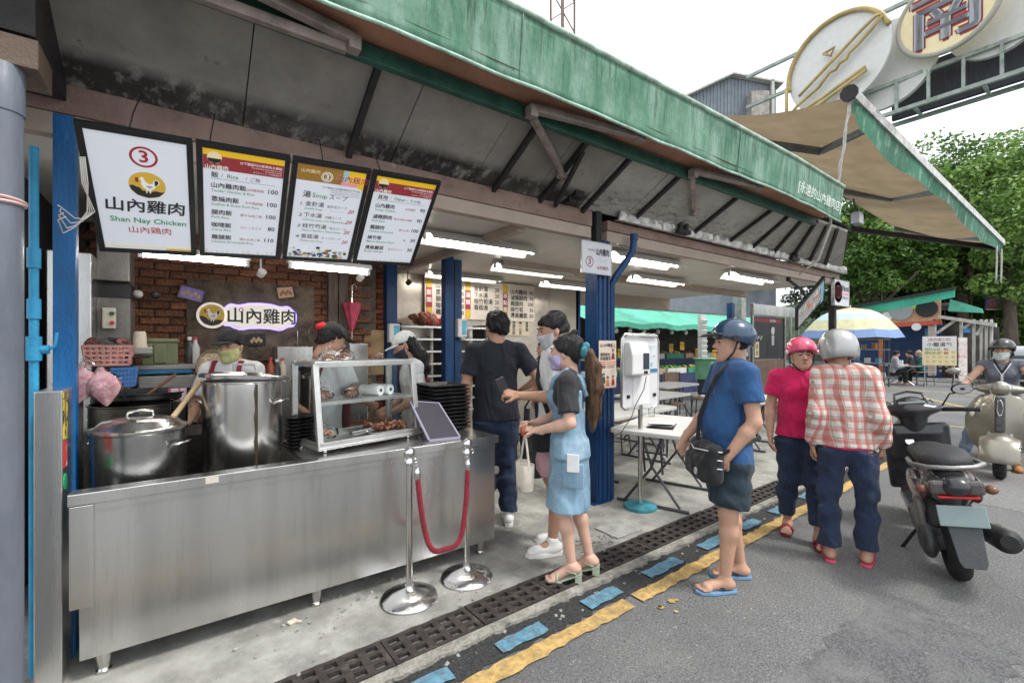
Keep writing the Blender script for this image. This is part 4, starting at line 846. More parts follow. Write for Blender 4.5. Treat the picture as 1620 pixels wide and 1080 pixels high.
# pots
def pot(name, lab, c, r, z0, z1, m, lid=None, handles=True, lidm=None):
    t = thing(name, lab, 'pot', (c[0], c[1], z0)); h = z1 - z0
    b = MB(); b.lathe([(r * .93, 0), (r, .02), (r, h - .012), (r + .008, h - .006), (r + .008, h), (r - .004, h), (r - .006, .03), (0.01, .025)], (0, 0, 0), 56, cap=False); b.lathe([(.001, 0), (r * .93, 0)], (0, 0, 0), 56, cap=False); b.build('body', m, t, smooth=40)
    if lid == 'dome':
        b = MB(); b.lathe([(r + .012, h + .002), (r + .012, h + .010), (r * .93, h + .018), (r * .8, h + .045), (r * .45, h + .062), (.03, h + .066), (.001, h + .066)], (0, 0, 0), 56, cap=False); b.build('lid', lidm or m_ss2, t, smooth=50)
        b = MB(); b.tube([(-.055, 0, h + .06), (-.05, 0, h + .085), (0, 0, h + .095), (.05, 0, h + .085), (.055, 0, h + .06)], .007); b.build('lid_handle', m_ss2, t, smooth=True)
    if lid == 'flat':
        R = Euler((RAD(-3), RAD(4), 0)).to_matrix(); b = MB(); b.lathe([(r + .03, -.012), (r + .032, .006), (r + .02, .014), (r * .86, .012), (r * .8, .024), (.001, .028)], (.015, 0, h + .018), 56, R, False); b.build('lid', lidm or m_ss2, t, smooth=50)
        b = MB(); b.tube([(-.055, -.02, h + .045), (-.055, -.02, h + .095), (.055, -.02, h + .087), (.055, -.02, h + .037)], .007); b.build('lid_handle', m_ss2, t, smooth=40)
    if handles:
        for s_ in (-1, 1):
            d = rodz((s_, 0, 0), RAD(-36 if s_ < 0 else -36)); n_ = Vector((-d.y, d.x, 0)); hz = h * .78
            q = [d * r + n_ * .05 + Vector((0, 0, hz)), d * (r + .035) + n_ * .05 + Vector((0, 0, hz + .012)), d * (r + .045) + Vector((0, 0, hz + .014)), d * (r + .035) - n_ * .05 + Vector((0, 0, hz + .012)), d * r - n_ * .05 + Vector((0, 0, hz))]
            b = MB(); b.tube(q, .007); b.build('handle', m_ss2, t, smooth=True)
    return t
pot('stock_pot', 'wide dark steel pot with shiny domed lid at counter left', (-.185, 3.04), .195, .70, 1.07, M('dull_pot_steel', (.42, .42, .41), .27, metal=1.0, var=.2, vs=4, bump=.006, rvar=.12), 'dome')
pot('stock_pot', 'tall bright aluminium pot with flat lid beside display case', (.285, 3.12), .205, .70, 1.295, stain(M('bright_pot_steel', (.72, .71, .68), .22, metal=1.0, var=.12, vs=4, bump=.008, bs=30, stretch=(1, 1, .3)), (.14, .11, .08), 13, .68, .71, stretch=(1.3, 1.3, .12)), 'flat')
b = MB(); q = rodz((0, -1, 0), RAD(12)); 
b.tube([(.285 + q.x * .208 + .002 * math.sin(k * 2.2), 3.12 + q.y * .208, .72 + .56 * k / 12) for k in range(13)], [.006 + .002 * (k % 3) for k in range(13)], 6); tag(b.build('sauce_drip', M('dark_drip', (.05, .035, .02), .4)), 'dark drip streak down the tall bright pot', 'stain')
pot('stock_pot', 'shallow dark pan behind the domed lid pot', (-.22, 3.62), .24, .95, 1.15, M('dark_pan', (.10, .09, .075), .35, metal=.9, var=.3, bump=.04), None)
pot('stock_pot', 'black wok resting on the shallow dark pan', (-.20, 3.66), .25, 1.16, 1.215, M('wok_black', (.04, .04, .04), .3, metal=.8, var=.3, bump=.04), None, False)
b = MB(); b.bb((-.6, 3.45, .67), (.3, 3.9, .945)); tag(b.build('stove_block', MATS['sooty_steel'], bevel=.006), 'sooty low stove block under the shallow pan', 'stove')
for nm, lab, a, c, r0, m in [('wooden_paddle', 'thick pale wooden paddle leaning on the domed pot', (272, 662, 3.10), (318, 602, 3.35), .015, m_wood), ('ladle_handle', 'thin brown wooden handle sticking out of the wok', (222, 632, 3.6), (278, 592, 3.7), .009, M('brown_wood', (.16, .07, .04), .6, var=.2))]:
    p, q = YP(*a), YP(*c); b = MB(); b.tube([p, p.lerp(q, .4), p.lerp(q, .8), q], [r0, r0 * .9, r0 * 1.1, r0 * 1.15], 10); tag(b.build(nm, m, smooth=40), lab, 'utensil')
# burner pans and bowl stacks left
t = thing('bowl_stack', 'dark stack of ribbed metal bowls left of the domed pot', 'bowls', (-.33, 3.32, .69))
for k in range(6): b = MB(); b.lathe([(.05, 0), (.085, .035), (.09, .037), (.088, .03), (.055, .004)], (0, 0, k * .05), 24); b.build('bowl', MATS['dark_pan'], t, smooth=50)
p = YP(475, 690, 3.2); t = thing('bowl_stack', 'black stack of small bowls left of the display case', 'bowls', (.56, 3.12, .85))
for k in range(9): b = MB(); b.lathe([(.03, 0), (.052, .024), (.055, .026), (.052, .02)], (0, 0, k * .022), 20); b.build('bowl', m_blk, t, smooth=50)
# display case
dcz = .852; th = math.atan2(.15, .69); t = thing('display_case', 'aluminium framed glass food display case with sloping front on counter', 'display case', (.655, 2.86, dcz), th)
m_al = M('aluminium_frame', (.62, .62, .60), .32, metal=.9, var=.1, bump=.03); m_gl = GLASS('case_glass', (.93, .96, .96), .13)
CW, CD, CH, SLP = .70, .36, .53, .07
def cf(u, v, w): # u along, v depth, w height; front slopes back with height
    return Vector((u, v + (SLP * (w - .05) / (CH - .05)) * (1 - v / CD), w))
for u in (.0, CW):
    for v in (0, CD): b = MB(); b.beam(cf(u, v, .04), cf(u, v, CH), .036, .03, (0, 1, 0)); b.build('frame_post', m_al, t, bevel=.003)
for w in (.05, CH):
    for v in (0, CD): b = MB(); b.beam(cf(-.01, v, w), cf(CW + .01, v, w), .032, .036); b.build('frame_rail', m_al, t, bevel=.003)
    for u in (0, CW): b = MB(); b.beam(cf(u, .012, w), cf(u, CD - .012, w), .024, .024); b.build('frame_rail', m_al, t, bevel=.003)
b = MB(); b.bb((-.02, -.02, .022), (CW + .03, CD + .01, .040)); b.build('base_tray', m_al, t, bevel=.004)
b = MB(); b.bb((.01, .05, .285), (CW - .01, CD - .012, .297)); b.bb((.01, .045, .28), (CW - .01, .055, .302)); b.build('shelf', m_al, t)
b = MB(); b.bb((.0, SLP, CH + .012), (CW, CD, CH + .018)); b.build('top_panel', m_al, t)
b = MB(); b.quad(cf(.015, .0, .06), cf(CW - .015, 0, .06), cf(CW - .015, 0, CH - .014), cf(.015, 0, CH - .014)); b.build('front_pane', m_gl, t)
for u in (0, CW): b = MB(); b.quad(cf(u, .015, .06), cf(u, CD - .015, .06), cf(u, CD - .015, CH - .014), cf(u, .015, CH - .014)); b.build('side_pane', m_gl, t)
for u0, u1, v in ((.01, CW / 2 + .02, CD), (CW / 2 - .02, CW - .01, CD - .012)): b = MB(); b.quad((u0, v, .06), (u1, v, .06), (u1, v, CH - .014), (u0, v, CH - .014)); b.build('sliding_pane', m_gl, t)
for u in (.05, CW - .05):
    for v in (.04, CD - .04): b = MB(); b.cyl((u, v, 0), (u, v, .022), .014, n=14); b.build('foot', m_chr, t, smooth=40)
Rc = Matrix.Rotation(th, 3, 'Z'); 
def cw(u, v, w): return Vector((.655, 2.86, dcz)) + Rc @ cf(u, v, w)
# bags of food, rolls, meat
m_film = GLASS('plastic_film', (.95, .96, .96), .16); m_meat = stain(M('braised_food', (.22, .085, .045), .45, var=.5, vs=40, bump=.2), (.5, .28, .2), 45, .55, .65); m_meat2 = stain(M('pale_chicken_feet', (.42, .24, .17), .5, var=.4, vs=40, bump=.2), (.22, .07, .05), 40, .5, .62)
def foodbag(c, s, lab, seed, grp, knot=True, food=None):
    r = random.Random(seed); t = thing('food_bag', lab, 'bag', c, r.uniform(0, 3), grp); b = MB()
    for k in range(26): a = r.uniform(0, 6.28); q = r.uniform(0, .75) * s; b.ball((q * math.cos(a), q * math.sin(a) * .8, s * (.18 + r.uniform(0, .55) * (1 - q / s * .7))), (s * r.uniform(.14, .3), s * r.uniform(.1, .18), s * r.uniform(.1, .16)), 8, 5, Euler((r.uniform(-1, 1), r.uniform(-1, 1), r.uniform(0, 3))).to_matrix())
    b.build('food', food or m_meat2, t, smooth=True)
    prof = [(.2, 0), (.85, .05), (1.02, .3), (.9, .65), (.5, .9), (.12, 1.05)] + ([(.08, 1.12), (.16, 1.3), (.26, 1.5)] if knot else [])
    b = MB(); n = 22
    vs = [(s * pr * (1 + .09 * math.sin(k * 5 + i * 1.7 + seed)) * math.cos(2 * PI * k / n), s * .82 * pr * (1 + .09 * math.sin(k * 4 + i + seed)) * math.sin(2 * PI * k / n), s * z) for i, (pr, z) in enumerate(prof) for k in range(n)]
    b._add(vs, [(i * n + k, i * n + (k + 1) % n, (i + 1) * n + (k + 1) % n, (i + 1) * n + k) for i in range(len(prof) - 1) for k in range(n)]); b.build('film', m_film, t, smooth=True); return t
foodbag(cw(.16, .20, CH + .02), .062, 'knotted clear bag of brown snacks, left one on display case', 1, 'food bags on the case'); foodbag(cw(.29, .24, CH + .02), .070, 'knotted clear bag of brown snacks, larger one on display case', 2, 'food bags on the case'); foodbag(cw(.55, .22, CH + .02), .042, 'small white topped bag of food at right of case top', 3, 'food bags on the case')
foodbag(cw(.12, .2, .30), .075, 'clear bag of chicken feet at left of the upper case shelf', 4, 'food bags inside the case'); foodbag(cw(.31, .2, .30), .065, 'clear bag of chicken feet mid upper case shelf', 5, 'food bags inside the case'); foodbag(cw(.10, .15, .065), .085, 'clear bag of chicken feet low in the case', 6, 'food bags inside the case')
for k, (u, v) in enumerate(((.50, .12), (.585, .13))):
    a = cw(u, v, .335); d = Rc @ Vector((-.35, 1, 0)).normalized(); t2 = thing('bag_roll', ['white roll of plastic bags, left of two in case', 'white roll of plastic bags, right of two in case'][k], 'roll', a, 0, 'rolls of plastic bags')
    b = MB(); R = Vector(d).to_track_quat('Z', 'Y').to_matrix(); b.lathe([(.012, 0), (.036, 0), (.038, .01), (.038, .16), (.036, .165), (.012, .165)], (0, 0, 0), 22, R, False); b.build('roll', M('white_poly_film', (.74, .74, .72), .45, var=.08, bump=.06), t2, smooth=40)
    b = MB(); b.lathe([(.013, -.002), (.013, .166), (.008, .166), (.008, -.002), (.013, -.002)], (0, 0, 0), 14, R, False); b.build('core', FLAT('dark_core', (.1, .12, .16)), t2)
t2 = thing('meat_tray', 'steel tray heaped with dark braised meat in case bottom', 'tray', cw(.53, .17, .05), th); b = MB(); b.bb((-.15, -.11, 0), (.15, .11, .012)); b.build('tray', m_ss2, t2, bevel=.004); b = MB(); r = random.Random(9)
for k in range(90): b.ball((r.uniform(-.13, .13), r.uniform(-.09, .09), .02 + r.uniform(0, .045)), (r.uniform(.012, .028), r.uniform(.01, .02), r.uniform(.008, .014)), 7, 5, Euler((r.uniform(-1, 1), r.uniform(-1, 1), r.uniform(0, 3))).to_matrix())
b.build('meat', m_meat, t2, smooth=True)
b = MB(); a = cw(.25, .1, .075); b.cyl(a, cw(.42, .12, .078), .02, n=16); tag(b.build('foil_roll', m_ss2, smooth=40), 'short shiny foil roll low inside the case', 'roll')
# clear reflective panel leaning right of the case
t = thing('acrylic_sheet', 'grey violet acrylic sheet leaning beside the display case', 'sheet', (1.46, 2.88, .852)); P_ = [Vector(v) - Vector((1.46, 2.88, .852)) for v in ((1.345, 2.83, .856), (1.565, 2.80, .856), (1.515, 3.03, 1.075), (1.305, 3.06, 1.10))]
nn = (P_[1] - P_[0]).cross(P_[3] - P_[0]).normalized() * .004
b = MB(); b._add([p - nn for p in P_] + [p + nn for p in P_], [(3, 2, 1, 0), (4, 5, 6, 7), (0, 1, 5, 4), (1, 2, 6, 5), (2, 3, 7, 6), (3, 0, 4, 7)]); b.build('sheet', M('violet_grey_acrylic', (.045, .04, .055), .5, spec=.15, var=.15, vs=2, bump=0), t)
b = MB(); 
for i in range(4): b.beam(P_[i], P_[(i + 1) % 4], .012, .014)
b.build('rim', FLAT('pale_violet_rim', (.30, .27, .36)), t)
# tray stack
trm = MB(); trm.lathe([(.001, .004), (.135, .004), (.16, .022), (.166, .024), (.166, .030), (.158, .030), (.132, .010), (.001, .010)], (0, 0, 0), 4, Matrix.Rotation(PI / 4, 3, 'Z') @ Matrix.Diagonal((1.45, 1.45, 1)), False)
me0 = None
for k in range(12):
    lab = 'topmost black tray of the tall stack on the counter' if k == 11 else 'black tray, %s from the bottom of the stack on counter' % ('first second third fourth fifth sixth seventh eighth ninth tenth eleventh'.split()[k])
    if me0 is None: o = trm.build('serving_tray', m_blk); me0 = o.data
    else: o = link(bpy.data.objects.new('serving_tray', me0))
    o.location = (1.64 + rng.uniform(-.006, .006), 3.23 + rng.uniform(-.006, .006), .85 + k * .029); o.scale = (.92, 1.05, 1); o.rotation_euler = (0, 0, rng.uniform(-.03, .03)); tag(o, lab, 'tray', 'stacked serving trays')
b = MB(); b.lathe([(.03, 0), (.055, .03), (.06, .055), (.064, .057), (.058, .05), (.03, .006), (.001, .006)], (1.44, 3.17, .85), 28, None, False); tag(b.build('steel_bowl', m_chr, smooth=50), 'small shiny steel bowl between display case and trays', 'bowl')
# ---------- rear kitchen
m_app = M('grey_appliance', (.33, .32, .30), .5, var=.1, vs=4, bump=.03)
def rbox(name, lab, cat, a, c, m, bev=.008, extra=None):
    b = MB(); b.bb(a, c)
    if extra: extra(b)
    o = b.build(name, m, bevel=bev); return tag(o, lab, cat)
# ice-machine like appliance, profile with a sloped nose
p = YP(218, 600, 4.35); q = YP(318, 525, 4.35); t = thing('rice_machine', 'large grey kitchen machine with blue stripe behind the pots', 'machine', (p.x, 4.35, .75))
w = q.x - p.x; b = MB(); b.prism([(0, 0), (w * .8, 0), (w * .86, .12), (w, .2), (w, .42), (w * .9, .52), (0, .52)], 0, .5, lambda u, v, s_: (u, s_, v)); b.build('body', m_app, t, bevel=.012)
b = MB(); b.bb((0, -.004, .535), (w * .85, .5, .565)); b.build('stripe', FLAT('blue_stripe', (.03, .17, .33)), t); b = MB(); b.bb((-.03, 0, .566), (w * 1.05, .5, .60)); b.build('top', m_app, t, bevel=.006); b = MB(); b.bb((w * .62, -.03, .02), (w * .95, .02, .16)); b.build('tap_block', m_ss2, t, bevel=.006)
b = MB(); b.bb((-.05, .02, -.75), (w + .05, .5, -.002)); b.build('stand', m_ss, t)
p = YP(222, 514, 4.4); q = YP(284, 480, 4.4); t = thing('storage_box', 'olive plastic storage box on the grey kitchen machine', 'box', (p.x, 4.4, 1.352)); w = q.x - p.x
b = MB(); b.bb((0.01, 0, 0), (w - .01, .3, .17)); b.bb((w * .33, -.012, .01), (w * .66, .001, .16)); b.build('tub', M('olive_plastic', (.17, .19, .10), .5), t, bevel=.006); b = MB(); b.bb((0, -.012, .171), (w, .31, .20)); b.build('lid', MATS['olive_plastic'], t, bevel=.006)
# steel hood column with control box
p = YP(152, 470, 4.2); q = YP(205, 470, 4.2)
t = thing('steel_cabinet', 'tall steel cabinet column with white switch box in kitchen left', 'cabinet', (p.x, 4.2, 0)); w = q.x - p.x
b = MB(); b.bb((0, 0, 1.95), (w, .4, 2.50)); m_dss = M('dull_cabinet_steel', (.20, .19, .175), .5, metal=.6, var=.25, vs=4, bump=.05); b.build('hood', m_dss, t, bevel=.006); b = MB(); b.bb((0, 0, 0), (w * 1.02, .4, 1.83)); b.build('body', m_dss, t, bevel=.006); b = MB(); b.bb((0, .08, 1.831), (w, .4, 1.949)); b.build('recess', m_blk, t)
z1 = YP(165, 487, 4.2).z; z0 = YP(165, 520, 4.2).z; x0_ = YP(163, 500, 4.2).x - p.x; x1_ = YP(184, 500, 4.2).x - p.x
sb = MB(); sb.bb((x0_, -.05, z0), (x1_, -.001, z1)); sw = sb.build('switch_box', FLAT('ivory_plastic', (.55, .5, .42)), t, bevel=.006)
for c_, zz, m in ((.0, .72, FLAT('green_button', (.02, .1, .05))), (.0, .28, FLAT('red_button', (.4, .04, .03)))): b = MB(); b.cyl((lerp(x0_, x1_, .75), -.052, lerp(z0, z1, zz)), (lerp(x0_, x1_, .75), -.062, lerp(z0, z1, zz)), .014, n=14); b.build('button', m, sw)
for k in range(2): b = MB(); b.ball((.22 + .1 * k, .05, 1.87), .03); b.build('knob', [m_app, m_blk][k], t, smooth=True)
p = YP(72, 440, 4.0); q = YP(145, 560, 4.0); rbox('steel_fridge', 'dull steel fridge box behind the bright blue post', 'fridge', (p.x, 4.0, .7), (q.x, 4.5, 2.1), m_ss)
# baskets, cups, bags
def basket(lab, c, w, d, h, m, taper=.85, cover=False):
    t = thing('basket', lab, 'basket', c); b = MB()
    for i in range(8):
        u = i / 7
        for v in (0, 1): b.beam((lerp(-w, w, u) * taper / 2, (d if v else -d) * taper / 2, 0), (lerp(-w, w, u) / 2, (d if v else -d) / 2, h), .012, .008); b.beam(((w if v else -w) * taper / 2, lerp(-d, d, u) * taper / 2, 0), ((w if v else -w) / 2, lerp(-d, d, u) / 2, h), .008, .012)
    for k in range(5):
        z = h * k / 4; s_ = lerp(taper, 1, k / 4)
        for v in (-1, 1): b.beam((-w * s_ / 2, v * d * s_ / 2, z), (w * s_ / 2, v * d * s_ / 2, z), .008, .014); b.beam((v * w * s_ / 2, -d * s_ / 2, z), (v * w * s_ / 2, d * s_ / 2, z), .008, .014)
    b.bb((-w * taper / 2, -d * taper / 2, -.006), (w * taper / 2, d * taper / 2, 0)); b.build('basket', m, t)
    if cover:
        b = MB(); b.grid(lambda u, v: (lerp(-w, w, u) * .53, lerp(-d, d, v) * .53, h + .035 + .025 * math.sin(u * 9 + v * 5) - .06 * (abs(u - .5) * 2) ** 6), 16, 8); b.build('film_cover', m_film, t, smooth=True)
    return t
p = YP(170, 572, 3.9); basket('pink plastic basket covered with film in kitchen left', (p.x, 4.0, p.z - .02), .24, .2, .12, M('pink_plastic', (.62, .30, .26), .5), cover=True)
p = YP(196, 600, 3.9); basket('blue plastic basket below the pink basket', (p.x, 3.95, p.z - .04), .12, .14, .11, M('blue_plastic', (.08, .22, .5), .5))
rbox('kitchen_shelf', 'dark steel shelf carrying baskets in kitchen left', 'shelf', (YP(140, 600, 3.9).x, 3.8, 1.02), (YP(215, 600, 3.9).x, 4.19, 1.05), m_ss)
rbox('kitchen_shelf', 'narrow dark wall shelf with paper cups', 'shelf', (YP(196, 565, 4.1).x, 4.0, YP(210, 566, 4.1).z), (YP(238, 565, 4.1).x, 4.34, YP(210, 563, 4.1).z), m_blk)
p = YP(221, 563, 4.1); t = thing('cup_stack', 'stack of spotted paper cups on dark shelf', 'cups', (p.x, 4.12, p.z + .012)); b = MB(); b.lathe([(.042, .05), (.034, .15), (.028, .16)], (0, 0, 0), 20); b.build('cup', stain(M('cream_cup', (.6, .52, .42), .6), (.3, .1, .05), 30, .6, .64), t, smooth=40); b = MB(); b.bb((-.07, -.05, 0), (.07, .05, .05)); b.build('cup_tray', m_app, t, bevel=.01)
for k, (px, py) in enumerate(((128, 612), (160, 615))):
    p = YP(px, py, 3.15); t = thing('hanging_bag', ['pink filled plastic bag hanging left of its pair', 'pink filled plastic bag hanging right of its pair'][k], 'bag', (p.x, 3.15, p.z - .09), 0, 'pink bags hung by the blue post'); m = [MATS.get('pink_bag') or M('pink_bag', (.60, .22, .26), .5, var=.5, vs=30, bump=.5, bs=24, col2=(.78, .55, .56))][0]
    n = 26; prof = [(.006, .0), (.03, .03), (.062, .075), (.082, .12), (.078, .155), (.05, .185), (.02, .205), (.012, .225)]; b = MB(); b2 = MB()
    def bagv(sc, ph): return [((pr * sc * (1 + .22 * math.sin(j * 2 * PI / n * 3 + i * .8 + k + ph) + .10 * math.sin(j * 2 * PI / n * 7 + i)) * math.cos(2 * PI * j / n)) + .02 * (1 if k else -1) * (1 - z / .2), pr * .45 * sc * math.sin(2 * PI * j / n) * (1 + .2 * math.sin(j + i)), z * .9) for i, (pr, z) in enumerate(prof) for j in range(n)]
    fq = [(i * n + j, i * n + (j + 1) % n, (i + 1) * n + (j + 1) % n, (i + 1) * n + j) for i in range(len(prof) - 1) for j in range(n)]
    b._add(bagv(.78, 0), fq); b.build('contents', m, t, smooth=True); b2._add(bagv(.98, .7), fq); b2.build('film', m_film, t, smooth=True)
    b = MB(); b.tube([(0, 0, .19), (.01 - .03 * k, 0, .22), (.03 - .05 * k, .0, .235)], [.012, .006, .02], 8); b.build('knot', m_film, t)
# sink, umbrella, cartons
p = YP(436, 548, 4.9); q = YP(492, 600, 4.9); rbox('steel_sink', 'steel sink cabinet against the brick wall', 'sink', (p.x, 4.8, .2), (q.x, 5.12, p.z), m_ss, extra=None)
p = YP(572, 522, 5.3); q = YP(603, 565, 5.3); rbox('carton', 'brown cardboard carton before the lit brick pillar', 'carton', (p.x, 5.2, q.z - .2), (q.x, 5.40, p.z), M('cardboard', (.32, .21, .11), .8, var=.2), .004)
p = YP(537, 532, 4.85); q = YP(566, 575, 4.85); rbox('steel_container', 'square steel container behind the display case', 'container', (YP(548, 545, 4.4).x, 4.3, .8), (YP(577, 545, 4.4).x, 4.55, YP(560, 543, 4.4).z), m_ss)
t = thing('folded_umbrella', 'folded pink umbrella hanging by the brick pillar', 'umbrella', YP(557, 525, 5.0)); b = MB(); n = 24; hh = YP(557, 478, 5.0).z - YP(557, 525, 5.0).z
prof = [(.006, 0), (.02, .1), (.05, .5), (.085, .93), (.08, .97), (.03, .99)]
b._add([(pr * (1 + .22 * math.cos(j * 2 * PI / n * 6)) * math.cos(2 * PI * j / n), pr * (1 + .22 * math.cos(j * 2 * PI / n * 6)) * math.sin(2 * PI * j / n), z * hh) for i, (pr, z) in enumerate(prof) for j in range(n)], [(i * n + j, i * n + (j + 1) % n, (i + 1) * n + (j + 1) % n, (i + 1) * n + j) for i in range(len(prof) - 1) for j in range(n)]); b.build('canopy', M('umbrella_pink', (.55, .07, .13), .6, var=.3), t, smooth=True)
b = MB(); b.cyl((0, 0, -.08), (0, 0, hh + .1), .006, n=8); b.tube([(0, 0, hh + .1), (0, 0, hh + .18), (.03, 0, hh + .2), (.05, 0, hh + .16)], .008); b.build('shaft', m_chr, t)
# rack with produce at the steel wall
xa_ = YP(628, 520, 5.9).x; xb_ = YP(762, 520, 5.9).x; t = thing('steel_rack', 'steel slatted rack with trays against steel back wall', 'rack', (xa_, 5.8, 0)); w = xb_ - xa_
for k in range(8): b = MB(); b.bb((0, -.02, .55 + .17 * k), (w, .35, .575 + .17 * k)); b.build('shelf', m_ss, t)
for u in (0, w / 2, w): b = MB(); b.bb((u - .02, -.015, 0), (u + .02, .34, 1.80)); b.build('upright', m_blk, t)
for k, (px, py, m) in enumerate(((668, 507, m_meat), (690, 512, M('red_packaging', (.42, .06, .05), .4, var=.4, vs=20)), (655, 560, M('maroon_crate', (.2, .03, .04), .5)))):
    p = YP(px, py, 5.85); b = MB(); r = random.Random(k)
    for j in range(14): b.ball((p.x + r.uniform(-.2, .2), 5.85 + r.uniform(-.06, .06), 1.765 + r.uniform(.04, .14) if k < 2 else .93 + r.uniform(.03, .1)), (.09, .06, .05), 9, 6, Euler((r.random(), r.random(), r.random())).to_matrix())
    tag(b.build('food_packs', m, smooth=True), ['brown food packs on rack top', 'red food packs on rack top behind blue posts', 'maroon packs low on the rack behind woman in cap'][k], 'packs')
# wall dispensers
for px, py, y, lab in ((622, 527, 5.12, 'small white soap dispenser on the far blue post'), (729, 519, 4.86, 'white soap dispenser with blue label on the double blue post')):
    p = YP(px, py, y); t = thing('soap_dispenser', lab, 'dispenser', (p.x, y, p.z), 0, 'soap dispensers on posts'); b = MB(); b.bb((-.065, -.05, -.11), (.065, .03, .11)); b.build('case', FLAT('white_plastic', (.7, .7, .68)), t, bevel=.012); b = MB(); b.bb((-.01, -.053, -.08), (.055, -.0505, .09)); b.build('label', stain(M('blue_label', (.10, .38, .55), .4), (.6, .7, .75), 18, .55, .6), t); b = MB(); b.bb((-.03, -.07, -.15), (.03, .0, -.111)); b.build('nozzle', FLAT('grey_plastic', (.4, .4, .4)), t, bevel=.006)
# fluorescent fixtures
m_tube = EM('lit_tube', (1, .96, .88), 24.0); m_batten = FLAT('white_enamel', (.75, .75, .72))
fx = [(675, 850, 388, 2.46, 'long fluorescent light above the tray stack'), (786, 900, 428, 2.47, 'fluorescent light left of the hanging sign'), (985, 1055, 412, 2.47, 'fluorescent light just right of the blue pillar'), (998, 1085, 444, 2.46, 'fluorescent light above the dispenser stand'), (1147, 1228, 440, 2.46, 'fluorescent light above the man in blue'), (690, 780, 438, 2.50, 'fluorescent light behind the double blue posts'), (872, 935, 452, 2.47, 'fluorescent light at the back of the ceiling'), (226, 388, 411, 2.10, 'fluorescent light under the leftmost menu boards'), (462, 580, 427, 2.15, 'fluorescent light under the rightmost menu boards')]
for i, (pa, pb, py, z, lab) in enumerate(fx):
    a = GZ(pa, py - 5, z) if i < 7 else YP(pa, py - 6, 3.75); c = GZ(pb, py + 5, z) if i < 7 else YP(pb, py + 4, 3.75); mid = (a + c) / 2; L = 1.2
    if i >= 7: L = c.x - a.x
    t = thing('fluorescent_light', lab, 'lamp', (mid.x, mid.y, mid.z), 0.0, 'fluorescent ceiling lights')
    b = MB(); b.cyl((-L / 2, 0, 0), (L / 2, 0, 0), .014, n=12); b.build('tube', m_tube, t, smooth=40)
    b = MB(); b.prism([(-.05, .025), (.05, .025), (.03, .06), (-.03, .06)], -L / 2 - .03, L / 2 + .03, lambda u, v, s_: (s_, u, v)); b.build('batten', m_batten, t)
    if i < 7: b = MB(); b.grid(lambda u, v: (lerp(-L / 2, L / 2, u), lerp(-.14, .14, v), .062 - .10 * (abs(v - .5) * 2) ** 1.5 + .0), 1, 8); b.build('reflector', m_batten, t, smooth=True)
    for s_ in (-1, 1): b = MB(); b.bb((s_ * (L / 2 + .012) - .012, -.016, -.02), (s_ * (L / 2 + .012) + .012, .016, .03)); b.build('end_holder', m_batten, t)
# little spot lamps
for px, py, y, lab in ((413, 433, 4.6, 'small white spot lamp above the logo sign'), (569, 440, 4.6, 'small white spot lamp by the timber post'), (646, 447, 5.6, 'small dark spot lamp before the steel wall'), (1175, 460, 5.6, 'small white spot lamp under the far ceiling')):
    p = YP(px, py, y); t = thing('spot_lamp', lab, 'lamp', (p.x, y, p.z), 0, 'small ceiling spot lamps'); m = m_blk if 'dark' in lab else FLAT('white_plastic', (.7, .7, .68))
    b = MB(); b.lathe([(.018, -.03), (.032, -.02), (.036, .035), (.03, .04)], (0, 0, 0), 16, Euler((.9, .4, 0)).to_matrix()); b.build('head', m, t, smooth=40); b = MB(); b.tube([(0, 0, .02), (0, .02, .06), (0, .02, 2.54 - p.z)], .007); b.build('stem', m, t)

# more kitchen clutter
p = YP(337, 582, 4.25); t = thing('round_basket', 'round cream woven tray leaning behind the tall pot', 'tray', p); b = MB(); R = Euler((RAD(78), 0, RAD(30))).to_matrix(); b.lathe([(.001, 0), (.125, 0), (.135, .02), (.14, .022), (.13, -.006), (.001, -.006)], (0, 0, 0), 36, R, False); b.build('tray', M('woven_cream', (.45, .37, .26), .8, var=.3, vs=40, bump=.3, bs=60), t, smooth=40)
for k, (px, py, y, c, lab) in enumerate([(428, 585, 4.6, (.35, .08, .04), 'red sauce bottle by the sink'), (438, 588, 4.6, (.06, .05, .04), 'dark sauce bottle by the sink'), (447, 586, 4.62, (.55, .5, .4), 'pale sauce bottle by the sink'), (300, 512, 4.5, (.05, .05, .05), 'black jar on the grey kitchen machine'), (309, 510, 4.5, (.5, .5, .5), 'steel jar on the grey kitchen machine')]):
    p = YP(px, py, y); z = p.z - .1 if k < 3 else 1.352; t = thing('bottle', lab, 'bottle', (p.x, y, z), 0, 'kitchen bottles'); b = MB(); b.lathe([(.03, 0), (.032, .01), (.032, .13), (.014, .17), (.013, .19)], (0, 0, 0), 18); b.build('bottle', FLAT('bottle_%d' % k, c, .2), t, smooth=40); b = MB(); b.cyl((0, 0, .191), (0, 0, .215), .015, n=14); b.build('bottle_cap', FLAT('bottle_cap_%d' % (k % 2), [(.5, .05, .05), (.7, .7, .66)][k % 2]), t)
p = YP(281, 624, 3.5); o = MB(); o.bb((-.045, -.004, -.04), (.045, .004, .04)); o = o.build('price_card', stain(M('pink_card', (.72, .62, .62), .6, bump=0), (.6, .1, .18), 40, .5, .54, stretch=(1, 1, .05))); o.location = p; tag(o, 'small pink striped card beside the wooden paddle', 'card')
t = thing('cup_stack', 'stack of clear plastic cups behind the wooden paddle', 'cups', YP(284, 668, 3.35))
for k in range(6): b = MB(); b.lathe([(.034, .0), (.042, .05), (.044, .052), (.041, .048), (.033, .003)], (0, 0, .018 * k), 20, None, False); b.build('cup', m_film, t, smooth=40)
